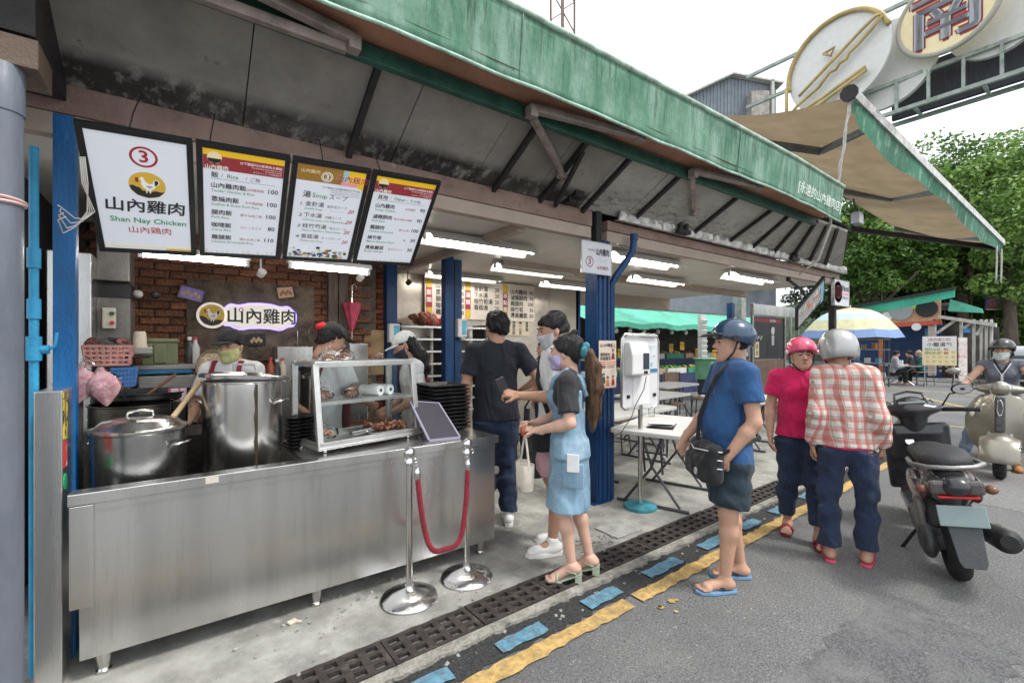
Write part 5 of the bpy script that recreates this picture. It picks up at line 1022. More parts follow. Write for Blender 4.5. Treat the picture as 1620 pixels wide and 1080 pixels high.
for k, px in enumerate((470, 488, 505)):
    p = YP(px, 470, 5.12); t = thing('hanging_ladle', 'steel ladle hanging on the brick wall, %s from the logo' % ('first', 'second', 'third')[k], 'ladle', (p.x, 5.1, 1.35), 0, 'ladles on the brick wall'); b = MB(); b.tube([(0, 0, 0), (0, 0, .30), (0, -.02, .33)], .006, 7); b.build('handle', m_chr, t); b = MB(); b.ball((0, -.03, -.02), (.045, .04, .03), 14, 8); b.build('scoop', m_chr, t, smooth=True)
# ================================================================ SEATING AREA
m_tab = M('white_table_plastic', (.58, .57, .55), .45, var=.08, vs=4, bump=.02); stain(m_tab, (.3, .28, .25), 6, .6, .75, amt=.4)
m_leg = M('grey_leg_steel', (.09, .09, .1), .4, metal=.6, var=.2)
t = thing('dispenser_stand', 'white sanitiser dispenser board on a pole with teal disc base', 'dispenser stand', (3.42, 2.72, 0), -.08)
b = MB(); b.lathe([(.145, 0), (.15, .015), (.145, .03), (.12, .036), (.03, .04), (.03, .05)], (0, 0, 0), 40); b.build('base', stain(M('teal_iron', (.05, .25, .30), .5, var=.3, vs=9), (.25, .22, .18), 10, .58, .68), t, smooth=40)
b = MB(); b.cyl((0, 0, .04), (0, 0, .95), .021, n=20); b.build('pole', m_ss2, t, smooth=40)
fr = [(-.24, .95), (-.2, .92), (.2, .92), (.24, .96), (.24, 1.54), (.2, 1.60), (-.2, 1.60), (-.24, 1.56)]
b = MB(); b.tube([(x, 0, z) for x, z in fr], .011, 10, closed=True); b.cyl((-.2, -.02, 1.585), (.2, -.02, 1.585), .012); b.build('hoop', m_ss2, t, smooth=40)
b = MB(); b.bb((-.225, -.004, .935), (.225, .012, 1.575)); b.build('back_board', FLAT('white_board', (.66, .66, .67)), t)
b = MB(); b.prism([(0, 1.22), (-.10, 1.235), (-.10, 1.42), (-.065, 1.53), (0, 1.53)], -.21, .02, lambda u, v, w: (w, u - .005, v)); dp_ = b.build('dispenser', FLAT('white_plastic', (.7, .7, .68)), t, bevel=.014)
b = MB(); b.bb((-.075, -.109, 1.285), (.0, -.1055, 1.43)); b.build('window', FLAT('smoky_window', (.05, .055, .08), .15), dp_, bevel=.001)
b = MB(); b.bb((-.065, -.109, 1.245), (-.02, -.1055, 1.27)); b.build('display', m_blk, dp_)
b = MB(); b.bb((.06, -.0085, 1.25), (.215, -.0045, 1.50)); b.build('leaflet', stain(M('leaflet', (.62, .64, .64), .6), (.2, .45, .55), 14, .55, .6), t); b = MB(); b.bb((.06, -.011, 1.25), (.215, -.009, 1.28)); b.build('leaflet_band', FLAT('teal_band', (.03, .2, .32)), t)
b = MB(); b.bb((-.10, -.0085, .955), (.11, -.0045, 1.205)); b.build('notice_card', FLAT('white_card', (.75, .75, .75)), t)
for x in (-.16, .18): b = MB(); b.bb((x - .018, -.012, 1.02), (x + .018, -.005, 1.05)); b.build('clip', m_blk, t)
b = MB(); b.tube([(-.03, -.10, 1.22), (-.02, -.06, 1.1), (-.12, -.05, .95), (-.14, -.03, .86), (-.24, .0, .72), (-.3, .05, .68)], .004, 6); b.build('cable', m_blk, t, smooth=True)
def rrect(w, d, r, n=5):
    pts = []
    for cx, cy, a0 in ((w / 2 - r, d / 2 - r, 0), (-w / 2 + r, d / 2 - r, 90), (-w / 2 + r, -d / 2 + r, 180), (w / 2 - r, -d / 2 + r, 270)):
        for k in range(n + 1): a = RAD(a0 + 90 * k / n); pts.append((cx + r * math.cos(a), cy + r * math.sin(a)))
    return pts
def folding_table(loc, rz, w, d, lab):
    t = thing('folding_table', lab, 'table', loc, rz, 'white folding tables'); b = MB(); b.prism(rrect(w, d, .06), .68, .72, lambda u, v, s_: (u, v, s_)); b.build('table_top', m_tab, t, bevel=.008)
    for s_ in (-1, 1):
        x = s_ * (w / 2 - .18)
        for a, c in ((-1, 1), (1, -1)):
            b = MB(); b.tube([(x + .02 * a, a * d * .16, .68), (x + .02 * a, 0, .36), (x + .02 * a, -a * d * .36, .025)], .013, 8); b.build('leg', m_leg, t, smooth=40)
        for yy in (-1, 1): b = MB(); b.cyl((x - .02, yy * d * .12, .68), (x - .06 * s_, yy * d * .12, .30), .011, n=8); b.build('brace', m_leg, t)
        b = MB(); b.cyl((x, -d * .48, .014), (x, d * .48, .014), .014, n=10); b.build('foot_bar', m_leg, t, smooth=40)
        b = MB(); b.cyl((x, -d * .2, .50), (x, d * .2, .50), .009, n=8); b.build('cross_bar', m_leg, t)
    return t
folding_table((3.90, 2.80, 0), .32, 1.15, .70, 'white folding table nearest the kerb with papers on it'); folding_table((4.35, 3.75, 0), .12, 1.5, .72, 'long white folding table behind the dispenser stand'); folding_table((6.1, 4.6, 0), .1, 1.2, .7, 'white folding table in the middle of seating area'); folding_table((6.9, 3.45, 0), .15, 1.1, .65, 'white folding table behind the man in blue'); folding_table((7.9, 5.6, 0), .1, 1.3, .7, 'white folding table farthest under the roof')
t = thing('clipboard', 'clipboard with white papers on the nearest folding table', 'clipboard', (3.74, 2.72, .722), .5); b = MB(); b.bb((-.17, -.12, 0), (.17, .12, .005)); b.build('board', m_blk, t)
for k in range(3): b = MB(); b.grid(lambda u, v: (lerp(-.15, .15, u), lerp(-.11, .11, v), .007 + .003 * k + .02 * (1 - u) ** 2 * (k + 1) * .5), 8, 2); o = b.build('paper', FLAT('paper_white', (.78, .78, .76)), t, smooth=True); o.rotation_euler = (0, 0, .12 * k)
b = MB(); b.lathe([(.03, 0), (.035, .09), (.033, .09), (.028, .004), (.001, .004)], (4.15, 3.15, .722), 20, None, False); tag(b.build('plastic_cup', m_film, smooth=50), 'clear plastic cup on the white table', 'cup')
m_seat = M('brown_stool_seat', (.20, .13, .09), .6, var=.2); m_ys = M('yellow_stool_seat', (.5, .33, .05), .5, var=.2)
def stool(loc, rz, lab, m, grp='stools at the tables', h=.45):
    t = thing('stool', lab, 'stool', loc, rz, grp); b = MB(); b.prism(rrect(.30, .30, .05), h - .03, h, lambda u, v, s_: (u, v, s_)); b.build('seat', m, t, bevel=.006)
    for sx in (-1, 1):
        for sy in (-1, 1): b = MB(); b.cyl((sx * .11, sy * .11, h - .03), (sx * .15, sy * .15, 0), .011, n=8); b.build('leg', m_leg, t)
    b = MB(); 
    for k in range(4): a = [(-1, -1), (1, -1), (1, 1), (-1, 1)]; p, q = a[k], a[(k + 1) % 4]; b.cyl((p[0] * .135, p[1] * .135, .17), (q[0] * .135, q[1] * .135, .17), .007, n=6)
    b.build('footrest_ring', m_leg, t); return t
for i, (x, y, lab, m) in enumerate([(3.75, 3.62, 'dark stool right behind the blue pillar', m_seat), (4.95, 4.35, 'brown stool behind the long white table', m_seat), (5.5, 4.15, 'yellow topped stool near the middle table', m_ys), (6.5, 5.2, 'brown stool at the middle table back', m_seat), (7.4, 3.9, 'yellow topped stool behind the man in blue', m_ys), (7.3, 5.0, 'brown stool between the middle and far tables', m_seat), (8.4, 5.2, 'brown stool at the farthest table', m_seat), (5.2, 3.1, 'brown stool at the end of the long white table', m_seat)]): stool((x, y, 0), .3 * i, lab, m)
# backed wooden bench seats
for i, (px, lab) in enumerate(((1062, 'brown wooden chair seen behind the dispenser board'), (1135, 'brown wooden chair near the green cart'))):
    p = GZ(px, 655, 0); t = thing('wooden_chair', lab, 'chair', (p.x, p.y, 0), -.3 + .5 * i, 'brown wooden chairs'); mw = M('brown_laminate', (.22, .16, .11), .55, var=.15)
    b = MB(); b.bb((-.22, -.02, .5), (.22, .0, .92)); b.build('backrest', mw, t, bevel=.01); b = MB(); b.bb((-.22, -.42, .43), (.22, -.02, .455)); b.build('seat', mw, t, bevel=.008)
    for sx in (-.2, .2):
        for sy in (-.4, -.03): b = MB(); b.cyl((sx, sy, 0), (sx, sy, .43 if sy < -.1 else .9), .013, n=8); b.build('leg', m_leg, t)
# ---------------------------------------------------------------- poster booth at the far end of the stall
p0 = YP(1190, 470, 5.2); p1 = YP(1262, 470, 5.2)
t = thing('poster_booth', 'steel framed booth with a black and white film poster', 'booth', (p0.x, 5.2, 0)); w = p1.x - p0.x
for u in (0, w * .68, w * .82, w): b = MB(); b.bb((u - .03, -.03, 0), (u + .03, .03, 2.46)); b.build('frame_post', m_ss2, t, bevel=.003)
b = MB(); b.bb((-.03, -.045, 2.2), (w, -.031, 2.44)); b.build('header', m_ss, t); b = MB(); b.bb((.03, -.01, .0), (w * .66, .5, 1.15)); b.build('cabinet', m_seat, t, bevel=.006)
b = MB(); b.bb((.03, .0, 1.18), (w * .66, .02, 2.16)); b.build('poster_panel', FLAT('dark_poster', (.03, .03, .032)), t)
B = Board(t, -.002); cx = w * .42; B.rect(.1, -2.13, w * .6, -2.04, 'maroon', 0); B.txt('國片經典', cx, -2.055, .07, 'white', 'c'); B.disc(cx, -1.86, .085, 'pale', 1, .115); B.poly([(cx - .09, -1.86), (cx - .08, -1.99), (cx, -2.02), (cx + .09, -1.98), (cx + .09, -1.87), (cx + .06, -1.94), (cx - .05, -1.93)], 'black', 2); B.poly([(cx - .3, -1.25), (cx + .3, -1.25), (cx + .26, -1.6), (cx + .08, -1.74), (cx - .08, -1.74), (cx - .26, -1.6)], 'black', 1); B.poly([(cx - .05, -1.5), (cx + .05, -1.5), (cx + .06, -1.73), (cx - .06, -1.73)], 'white', 2); B.rect(cx - .015, -1.72, cx + .015, -1.5, 'black', 3); B.rect(.10, -1.58, .30, -1.22, 'cream', 3); B.txt('經', .2, -1.42, .13, 'black', 'c', lay=4); B.txt('典', .2, -1.27, .13, 'black', 'c', lay=4)
for k in range(8): B.poly([(.06 + .05 * k, -1.6 - .05 * (k % 3)), (.13 + .05 * k, -1.66 - .05 * (k % 2)), (.1 + .05 * k, -1.72)], 'pale', 1)
B.done()
for k in range(3): b = MB(); b.bb((w * .7, .0, .5 + .5 * k), (w * .98, .3, .53 + .5 * k)); b.build('shelf', m_ss, t)
# ---------------------------------------------------------------- fruit stall across the alley
FX = 12.6
m_gcl = M('market_green_cloth', (.10, .42, .30), .7, var=.25, vs=1.5, bump=.05)
def at(px, py, y=9.2): return YP(px, py, y)
t = thing('fruit_stall', 'fruit stall with pale green awning across the alley', 'stall', at(1030, 640)); FO = at(1030, 640)
a, c = at(905, 640), at(1195, 640)
b = MB(); b.grid(lambda u, v: (lerp(a.x - .3, c.x, u), lerp(9.3, 8.2, v), lerp(2.62, 2.12, v) - .03 * math.sin(u * 40) * v - .05 * math.sin(PI * v)), 60, 5); b.build('awning', m_gcl, t, smooth=True, off=FO)
b = MB(); b.grid(lambda u, v: (lerp(a.x - .3, c.x, u), 8.19 - .01 * v, lerp(2.12, 1.98, v) - .03 * math.sin(u * 40) - (.02 * (round(u * 60) % 2)) * v), 60, 2); b.build('valance', m_gcl, t, smooth=True, off=FO)
b = MB(); b.bb((a.x, 9.9, 0), (c.x, 9.95, 2.7)); b.build('back_wall', M('dim_back_wall', (.05, .045, .04), .8, var=.5, vs=3), t, off=FO)
b = MB(); b.bb((a.x - .3, 9.3, 2.62), (c.x + 1, 12.2, 2.68)); b.build('roof', m_roof, t, off=FO)
for u in (.0, .5, 1): b = MB(); b.cyl((lerp(a.x, c.x, u), 8.3, 0), (lerp(a.x, c.x, u), 8.3, 2.2), .03); b.build('post', m_ss2, t, off=FO)
b = MB(); b.bb((a.x, 8.6, .0), (c.x, 9.5, .62)); b.build('stand', M('navy_stand', (.04, .05, .12), .6), t, off=FO); b = MB(); b.bb((a.x, 9.45, .0), (c.x, 9.85, 1.05)); b.build('stand', MATS['navy_stand'], t, off=FO)
r = random.Random(21); fc = [M('fruit_%d' % k, c_, .4, var=.2, bump=.02) for k, c_ in enumerate([(.55, .03, .03), (.7, .3, .02), (.6, .5, .05), (.15, .35, .04), (.5, .1, .12), (.75, .55, .3)])]
m_crate = [M('crate_white', (.6, .6, .58), .6), M('crate_green', (.05, .3, .18), .6), M('crate_card', (.5, .4, .28), .8)]
for k in range(18):
    row = k // 9; u = (k % 9 + .5) / 9; x = lerp(a.x + .1, c.x - .1, u); y, z = ((8.8, .62), (9.62, 1.05))[row]
    cr_ = thing('fruit_crate', '%s of %s fruit, %s in the %s row of the fruit stall' % (('white crate', 'green crate', 'card box')[k % 3], ('red', 'orange', 'yellow', 'green', 'pink', 'pale')[(k * 5) % 6], ('leftmost', 'second', 'third', 'fourth', 'fifth', 'sixth', 'seventh', 'eighth', 'last')[k % 9], ('front', 'back')[row]), 'crate', (x, y, z), 0, 'crates on the fruit stall')
    ww = (c.x - a.x) / 9 * .44; b = MB(); b.bb((-ww, -.2, 0), (ww, .2, .012)); b.bb((-ww, -.2, .012), (ww, -.185, .17)); b.bb((-ww, .185, .012), (ww, .2, .17)); b.bb((-ww, -.185, .012), (-ww + .015, .185, .17)); b.bb((ww - .015, -.185, .012), (ww, .185, .17)); b.build('box', m_crate[k % 3], cr_)
    b = MB()
    for j in range(26): b.ball((r.uniform(-ww + .05, ww - .05), r.uniform(-.16, .16), .13 + r.uniform(0, .09)), .045, 8, 6)
    b.build('fruit', fc[(k * 5) % 6], cr_, smooth=True)
for k in range(8):
    p = at(985 + 24 * k + r.uniform(-6, 6), 520 + r.uniform(0, 45), 8.75 + .6 * (k % 2)); o = MB(); o.bb((-.11, -.006, -.13), (.11, .006, .13)); o = o.build('price_card', FLAT('yellow_card', (.8, .5, .03))); o.location = p
    tag(o, 'yellow price card with red characters, number %s from the left at fruit stall' % ('one two three four five six seven eight'.split()[k]), 'price card', 'price cards at the fruit stall'); B = Board(o, -.006); B.txt('特價', 0, .0, .1, 'red', 'c'); B.txt(str(35 + 5 * k), 0, .1, .1, 'red', 'c'); B.done()
for k in range(9):
    p = at(975 + 22 * k, 505, 8.4); b = MB(); b.ball((0, 0, -.1), (.06, .06, .075), 10, 8); b.cyl((0, 0, -.03), (0, 0, .12), .008); o = b.build('hanging_bulb', FLAT('bulb_glass', (.75, .72, .65), .2), smooth=True); o.location = (p.x, 8.4, 2.0); tag(o, 'white bulb under the fruit stall awning, %s from left' % ('first second third fourth fifth sixth seventh eighth ninth'.split()[k]), 'bulb', 'bulbs of the fruit stall')
p = at(1110, 540, 7.6); t = thing('louvre_column', 'white slatted column beside the fruit stall', 'column', (p.x, 7.6, 0))
b = MB(); b.bb((-.12, -.05, 0), (.12, .05, 2.4)); b.build('core', FLAT('white_louvre', (.62, .62, .6)), t)
for k in range(9): b = MB(); b.box((0, -.075, 1.0 + .15 * k), (.28, .05, .10), (.4, 0, 0)); b.build('louvre', MATS['white_louvre'], t)
p = at(1120, 590, 7.2); t = thing('green_cart', 'pale green cart box before the fruit stall', 'cart', (p.x, 7.2, 0)); b = MB(); b.bb((-.32, -.2, .55), (.32, .2, 1.1)); b.build('box', M('cart_green', (.16, .38, .22), .6, var=.2), t, bevel=.01); b = MB(); b.bb((-.35, -.23, 1.101), (.35, .23, 1.14)); b.build('lid', M('cart_green_lid', (.24, .45, .30), .6, var=.2), t, bevel=.01)
for sx in (-.25, .25): b = MB(); b.cyl((sx, -.22, .12), (sx, -.16, .12), .12, n=20); b.build('wheel', m_rub, t); b = MB(); b.bb((sx - .02, -.15, .12), (sx + .02, .15, .549)); b.build('leg', m_leg, t)
# a low backdrop of market buildings behind, with awnings and dark shopfronts
for k, (x0, x1, y, h, lab) in enumerate([(-8, 4.6, 9.5, 4.2, 'dim grey market building behind the kitchen'), (6.2, 12.4, 13.5, 4.0, 'dim market building with green awning behind the fruit stall'), (12.6, 20, 14.5, 4.4, 'brown market building with green awning at the alley end')]):
    t = thing('market_building', lab, 'building', (x0, y, 0)); b = MB(); b.bb((0, 0, 0), (x1 - x0, 3, h)); b.build('wall', M('market_wall_%d' % k, [(.2, .19, .18), (.34, .31, .28), (.3, .2, .15)][k], .85, var=.2, vs=1.5), t)
    n = max(2, int((x1 - x0) / 2.2))
    for j in range(n):
        u = (x1 - x0) * (j + .1) / n; v = (x1 - x0) * (j + .9) / n; b = MB(); b.bb((u, -.02, 0), (v, .0 - .003, 2.3)); b.build('shop_shade_slab', M('shop_shade', (.035, .033, .035), .7, var=.5), t)  # dark slab on the wall paints in the shade inside the shop
        b = MB(); b.grid(lambda a_, c_: (lerp(u - .1, v + .1, a_), -.01 - 1.2 * c_, 2.9 - .5 * c_), 8, 2); b.build('awning', m_gcl if (j + k) % 3 else M('red_cloth', (.4, .06, .06), .7), t)
        b = MB(); b.bb((u, -.05, 3.0), (v, -.004, 3.5)); b.build('shop_sign', M('sign_%d' % ((j + k) % 4), [(.5, .1, .1), (.6, .5, .3), (.1, .2, .4), (.55, .55, .5)][(j + k) % 4], .5), t)
# ================================================================ PEOPLE
m_skin = M('skin', (.50, .29, .20), .5, var=.08, vs=9, bump=.02, bs=120, sub=.08)
m_skin2 = M('skin_tan', (.42, .235, .155), .5, var=.08, vs=9, bump=.02, bs=120, sub=.08)
m_skin3 = M('skin_fair', (.58, .36, .27), .5, var=.07, vs=9, bump=.02, bs=120, sub=.08)
def hairmat(n, c): return M(n, c, .38, var=.5, vs=38, bump=.16, bs=70, stretch=(1, 1, .18), spec=.22, rvar=.06)
m_hair = hairmat('black_hair', (.014, .012, .012)); m_hairb = hairmat('brown_streaked_hair', (.09, .05, .03))
m_eye = FLAT('eye_dark', (.02, .015, .012), .15); m_lip = FLAT('lips', (.36, .13, .11), .45)
V3 = lambda *a: np.array(a, float)
def nrm(v): v = np.array(v, float); return v / (np.linalg.norm(v) + 1e-9)
class Person:
    def __init__(s, label, loc, face, H, pose=None, skin=None, seed=1, lod=1.0, yaw=0, pitch=0, chest=(0, 0), headoff=(0, 0), bulk=1.0, belly=0.0, bust=0.0, hips=1.0, hip=None):
        s.k = k = H / 1.70; s.seed = seed; s.lod = lod; s.bulk = bulk; s.skin = skin or m_skin
        s.t = thing('person', label, 'person', loc, RAD(face) - PI / 2); P = dict(pose or {}); s.loc = Vector(loc); s.rz = RAD(face) - PI / 2
        hp = V3(*(hip or (0, 0, .93))); ch = V3(hp[0] + chest[0], hp[1] + chest[1], hp[2] + .36); nk = ch + V3(chest[0] * .3, chest[1] * .35 - .01, .155); hd = nk + V3(headoff[0], .03 + headoff[1], .145)
        J = dict(hip=hp, chest=ch, neck=nk, head=hd, waist=(hp * .55 + ch * .45))
        for n, x in (('l', -1), ('r', 1)):
            J['sh' + n] = ch + V3(.175 * x * (.5 + .5 * bulk), -.005, .115); J['el' + n] = J['sh' + n] + V3(.05 * x, -.03, -.285); J['wr' + n] = J['el' + n] + V3(.0, .07, -.235); J['hj' + n] = hp + V3(.085 * x, 0, -.03)
            J['kn' + n] = V3(hp[0] + .09 * x, hp[1] + .01, .49); J['an' + n] = V3(hp[0] + .095 * x, hp[1] - .03, .085); J['ft' + n] = nrm((.12 * x, 1, 0)); J['hd' + n] = None; J['hn' + n] = V3(-x, 0, 0); J['cu' + n] = .35
        for q, v in P.items(): J[q] = V3(*v) if not np.isscalar(v) else v
        for q in J:
            if q[:2] in ('hi', 'ch', 'ne', 'he', 'wa', 'sh', 'el', 'wr', 'hj', 'kn', 'an') and not np.isscalar(J[q]): J[q] = J[q] * k
        s.J = J; s.yaw, s.pitch = yaw, pitch; s.belly = belly; s.bust = bust; s.hips = hips
        s.R = np.array(Matrix.Rotation(RAD(yaw), 3, 'Z') @ Matrix.Rotation(RAD(pitch), 3, 'X'))
        pts = np.array([J[q] for q in J if q[:2] in ('hi', 'ch', 'ne', 'he', 'sh', 'el', 'wr', 'kn', 'an')]); s.lo = pts.min(0) - .22; s.hi = pts.max(0) + .22; s.lo[2] = min(s.lo[2], -.01)
    def grid(s, res, lo=None, hi=None): return SDF(s.lo if lo is None else lo, s.hi if hi is None else hi, res * s.lod)
    def hl(s, *p): return s.J['head'] + s.R @ (np.array(p, float) * s.k)   # head-local to person-local
    def torso(s, S, g=0.0, hem=None, sm=.06):
        J, k, b = s.J, s.k, s.bulk; f = V3(0, 1, 0); fl = .66
        h0 = J['hip'] + V3(0, 0, -.04 * k) if hem is None else J['hip'] * 1.0
        if hem is not None: h0 = np.array([J['hip'][0], J['hip'][1], hem - .03])
        S.cone(h0, J['waist'], .158 * k * s.hips * b + g + (.024 if hem is not None else 0), .136 * k * b + g, sm, fl, f); S.cone(J['waist'], J['chest'], .136 * k * b + g, .158 * k * b + g, sm, fl, f)
        S.cone(J['shl'] * .72 + J['shr'] * .28 + V3(0, 0, -.01), J['shr'] * .72 + J['shl'] * .28 + V3(0, 0, -.01), .072 * k + g, None, sm, .85, f)
        S.cone(J['chest'] + V3(0, 0, .03 * k), J['neck'] + V3(0, 0, -.05 * k), .13 * k * b + g * .6, .06 * k, sm, .62, f)
        if s.belly: S.ell(J['waist'] + V3(0, .07 * k, -.02 * k), V3(.13, .10, .15) * k * s.belly + g, .08)
        if s.bust:
            for x in (-1, 1): S.ell(J['chest'] + V3(.07 * x * k, .085 * k, -.01), V3(.062, .055, .065) * k * s.bust + g * .5, .06)
        return S
    def arm(s, S, n, g=0.0, to=1.0, sm=.02, cap=False, flare=0.0, only='both'):
        J, k = s.J, s.k; b = .5 + .5 * s.bulk; A, E, W = J['sh' + n], J['el' + n], J['wr' + n]
        if to <= 1.0:
            e = A + (E - A) * to; S.cone(A, e, .050 * k * b + g, (.050 - .011 * to) * k * b + g + flare, sm, cap=False) if not cap else S.cone(A + (E - A) * -.02, e, .050 * k * b + g, (.050 - .011 * to) * k * b + g + flare, sm, cap=True)
            if cap: S.ell(A, V3(1, 1, 1) * (.050 * k * b + g), sm)
        else:
            S.cone(A, E, .050 * k * b + g, .040 * k * b + g, sm); t = to - 1; m_ = E + (W - E) * .28
            S.cone(E, m_, .039 * k * b + g, .042 * k * b + g, sm); e = E + (W - E) * t; S.cone(m_, e, .042 * k * b + g, .028 * k + g + flare, sm, cap=cap)
        return S
    def leg(s, S, n, g=0.0, to=2.0, sm=.03, cap=False, flare=0.0):
        J, k, b = s.J, s.k, .4 + .6 * s.bulk; A, K, N = J['hj' + n], J['kn' + n], J['an' + n]
        if to <= 1: e = A + (K - A) * to; S.cone(A, e, .088 * k * b + g, (.088 - .03 * to) * k * b + g + flare, sm, cap=cap); return S
        S.cone(A, K, .088 * k * b + g, .056 * k * b + g, sm, cap=cap); t = to - 1; d = nrm(N - K); back = nrm(np.cross(d, V3(1, 0, 0))); back = -back if back[1] > 0 else back
        m_ = K + (N - K) * .3 + back * .012 * k; e = K + (N - K) * t
        S.cone(K, m_, .052 * k * b + g, .054 * k * b + g, sm); S.cone(m_, e, .054 * k * b + g, lerp(.054, .036, (t - .3) / .7) * k * b + g + flare, sm, cap=cap); return S
    def foot_frame(s, n): N = s.J['an' + n]; d = nrm(s.J['ft' + n] * V3(1, 1, 0)); return N, d, np.cross(d, V3(0, 0, 1))
    def body(s, res=.0095, bare_feet=False, heel=0.0):
        J, k = s.J, s.k; parts = []; S = s.grid(res); s.torso(S, -.006)
        S.cone(J['neck'] + V3(0, -.01, -.04), J['head'] + V3(0, -.02 * k, -.03 * k), .056 * k, .052 * k, .03)
        for n in 'lr':
            s.arm(S, n, 0, 2.0); s.leg(S, n, -.003, 2.0)
            if not bare_feet: N, d, w = s.foot_frame(n); S.cone(N, N + d * .10 * k - V3(0, 0, .045 * k), .034 * k, .028 * k, .02)
        parts.append(S.mesh(1))
        for n, x in (('l', -1), ('r', 1)):
            W = J['wr' + n]; d = J['hd' + n]; d = nrm(W - J['el' + n]) if d is None else nrm(d); nn = J['hn' + n]; nn = nrm(nn - d * (nn @ d)); ac = np.cross(d, nn) * x * -1   # across: towards the thumb side
            c = W + d * .09 * k; Hs = SDF(c - .14 * k, c + .14 * k, .0042 * max(1, s.lod)); cu = J['cu' + n]
            Hs.cone(W - d * .03 * k, W + d * .02 * k, .027 * k, .026 * k, .012); Hs.cone(W + d * .015 * k, W + d * .085 * k, .031 * k, .037 * k, .012, .42, nn)
            for i, (o, L) in enumerate(((.030, .070), (.010, .080), (-.010, .074), (-.029, .058))):
                p = W + d * (.092 - .004 * abs(i - 1)) * k + ac * o * k; a = cu * .8 + .06 * i
                for sgm, (fr_, rr_) in enumerate(((.45, .0088), (.32, .008), (.25, .007))):
                    q = p + (d * math.cos(a) + nn * math.sin(a) + ac * o * 1.2 * (1 - min(cu, 1))) * L * fr_ * k; Hs.cone(p, q, rr_ * k * 1.05, rr_ * k, .005); p = q; a += cu * 1.1
            p = W + d * .028 * k + ac * .026 * k; q = p + nrm(d * .75 + ac * .75 + nn * .35) * .045 * k; Hs.cone(p, q, .014 * k, .0105 * k, .012); Hs.cone(q, q + nrm(d + ac * .2 + nn * (.25 + cu * .5)) * .032 * k, .0102 * k, .008 * k, .004)
            parts.append(Hs.mesh(1))
        if bare_feet:
            for n in 'lr':
                N, d, w = s.foot_frame(n); F = SDF(N - .24 * k, N + .24 * k, .006); z0 = V3(0, 0, .0); an = np.array([N[0], N[1], 0]) + V3(0, 0, heel)
                hz = heel * 1.0
                F.cone(N, an + V3(0, 0, .05 * k), .036 * k, .034 * k, .03); F.ell(an - d * .035 * k + V3(0, 0, .032 * k), V3(.034, .034, .030) * k, .03)
                ball = np.array([N[0], N[1], 0]) + d * .125 * k; F.cone(an + V3(0, 0, .045 * k), ball + V3(0, 0, .022 * k), .034 * k, .03 * k, .03); F.cone(ball + w * .026 * k + V3(0, 0, .016 * k), ball - w * .026 * k + V3(0, 0, .016 * k), .018 * k, None, .02)
                x = -1 if n == 'l' else 1
                for i in range(5): a = ball + w * (.034 - .017 * i) * k * -x + V3(0, 0, .012 * k); F.cone(a, a + d * (.05, .052, .047, .04, .033)[i] * k, (.0125, .0095, .009, .0085, .008)[i] * k, None, .006)
                parts.append(F.mesh(1))
        # head
        S = SDF(J['head'] - V3(.17, .17, .2) * k, J['head'] + V3(.17, .17, .2) * k, .005 * max(1, s.lod)); s.headsdf(S); parts.append(S.mesh(1))
        o = sdf_put('body', s.skin, s.t, *parts); s.face(); return o
    def headsdf(s, S, g=0.0, feat=True):
        k, R = s.k, s.R; h = s.hl; S.ell(h(0, -.018, .03), V3(.076, .097, .090) * k + g, .02, R); S.ell(h(0, .022, -.035), V3(.062, .070, .088) * k + g, .04, R); S.cone(h(-.035, .02, -.065), h(0, .062, -.10), .03 * k + g, .022 * k + g, .03); S.cone(h(.035, .02, -.065), h(0, .062, -.10), .03 * k + g, .022 * k + g, .03)
        S.cone(h(0, -.03, -.06), h(0, -.045, -.16), .053 * k + g, .055 * k + g, .03)
        if feat:
            for x in (-1, 1): S.ell(h(.031 * x, .098, .008), V3(.020, .014, .012) * k, .014, R, 'sub'); S.ell(h(.031 * x, .078, .007), V3(.0135, .0135, .0115) * k, .004, R); S.cone(h(.012 * x, .092, .026), h(.045 * x, .078, .026), .007 * k, .006 * k, .012); S.ell(h(.078 * x, -.008, -.008), V3(.010, .019, .031) * k, .008, R)
            S.cone(h(0, .088, .012), h(0, .110, -.022), .008 * k, .012 * k, .012); S.ell(h(0, .097, -.027), V3(.018, .012, .010) * k, .01, R); S.cone(h(-.018, .085, -.058), h(.018, .085, -.058), .007 * k, None, .008); S.cone(h(-.013, .084, -.068), h(.013, .084, -.068), .008 * k, None, .006)
        return S
    def face(s):
        Rm = Matrix(s.R.tolist())
        for x in (-1, 1):
            b = MB(); b.ball(s.hl(.031 * x, .0845, .007), Vector((.011, .0085, .0062)) * s.k, 12, 8, Rm); b.build('eye', m_eye, s.t, smooth=True)
            b = MB(); b.tube([s.hl(.014 * x, .1, .027), s.hl(.030 * x, .097, .032), s.hl(.046 * x, .082, .027)], .0035 * s.k, 6); b.build('eyebrow', m_hair, s.t, smooth=True)
        b = MB(); b.ball(s.hl(0, .0885, -.063), Vector((.02, .0075, .0085)) * s.k, 12, 8, Rm); b.build('lips', m_lip, s.t, smooth=True)
    def top(s, mat, hem, sleeve=.55, g=.014, long=False, res=.009, fold=.006, flare=.012, name='shirt', frq=26, sleeves=True, cut=None):
        k = s.k; S = s.grid(res); s.torso(S, g, hem * k); S.plane(V3(0, 0, hem * k), (0, 0, -1))
        if cut: cut(S)
        if sleeves:
            for n in 'lr': s.arm(S, n, g * .9, (1 + sleeve) if long else sleeve, .035, cap=True, flare=flare)
        zw = ((s.J['chest'][2] + .12), hem * k); S.ripple(fold * 1.7, frq, s.seed, (.7, .7, 1), zw); S.ripple(fold * .45, frq * 2.1, s.seed + 3, (.5, .5, 1), zw); J = s.J
        S.cone(J['neck'] + V3(0, .0, -.012 * k), J['head'] + V3(0, 0, 0), .062 * k, .07 * k, .01, op='sub')
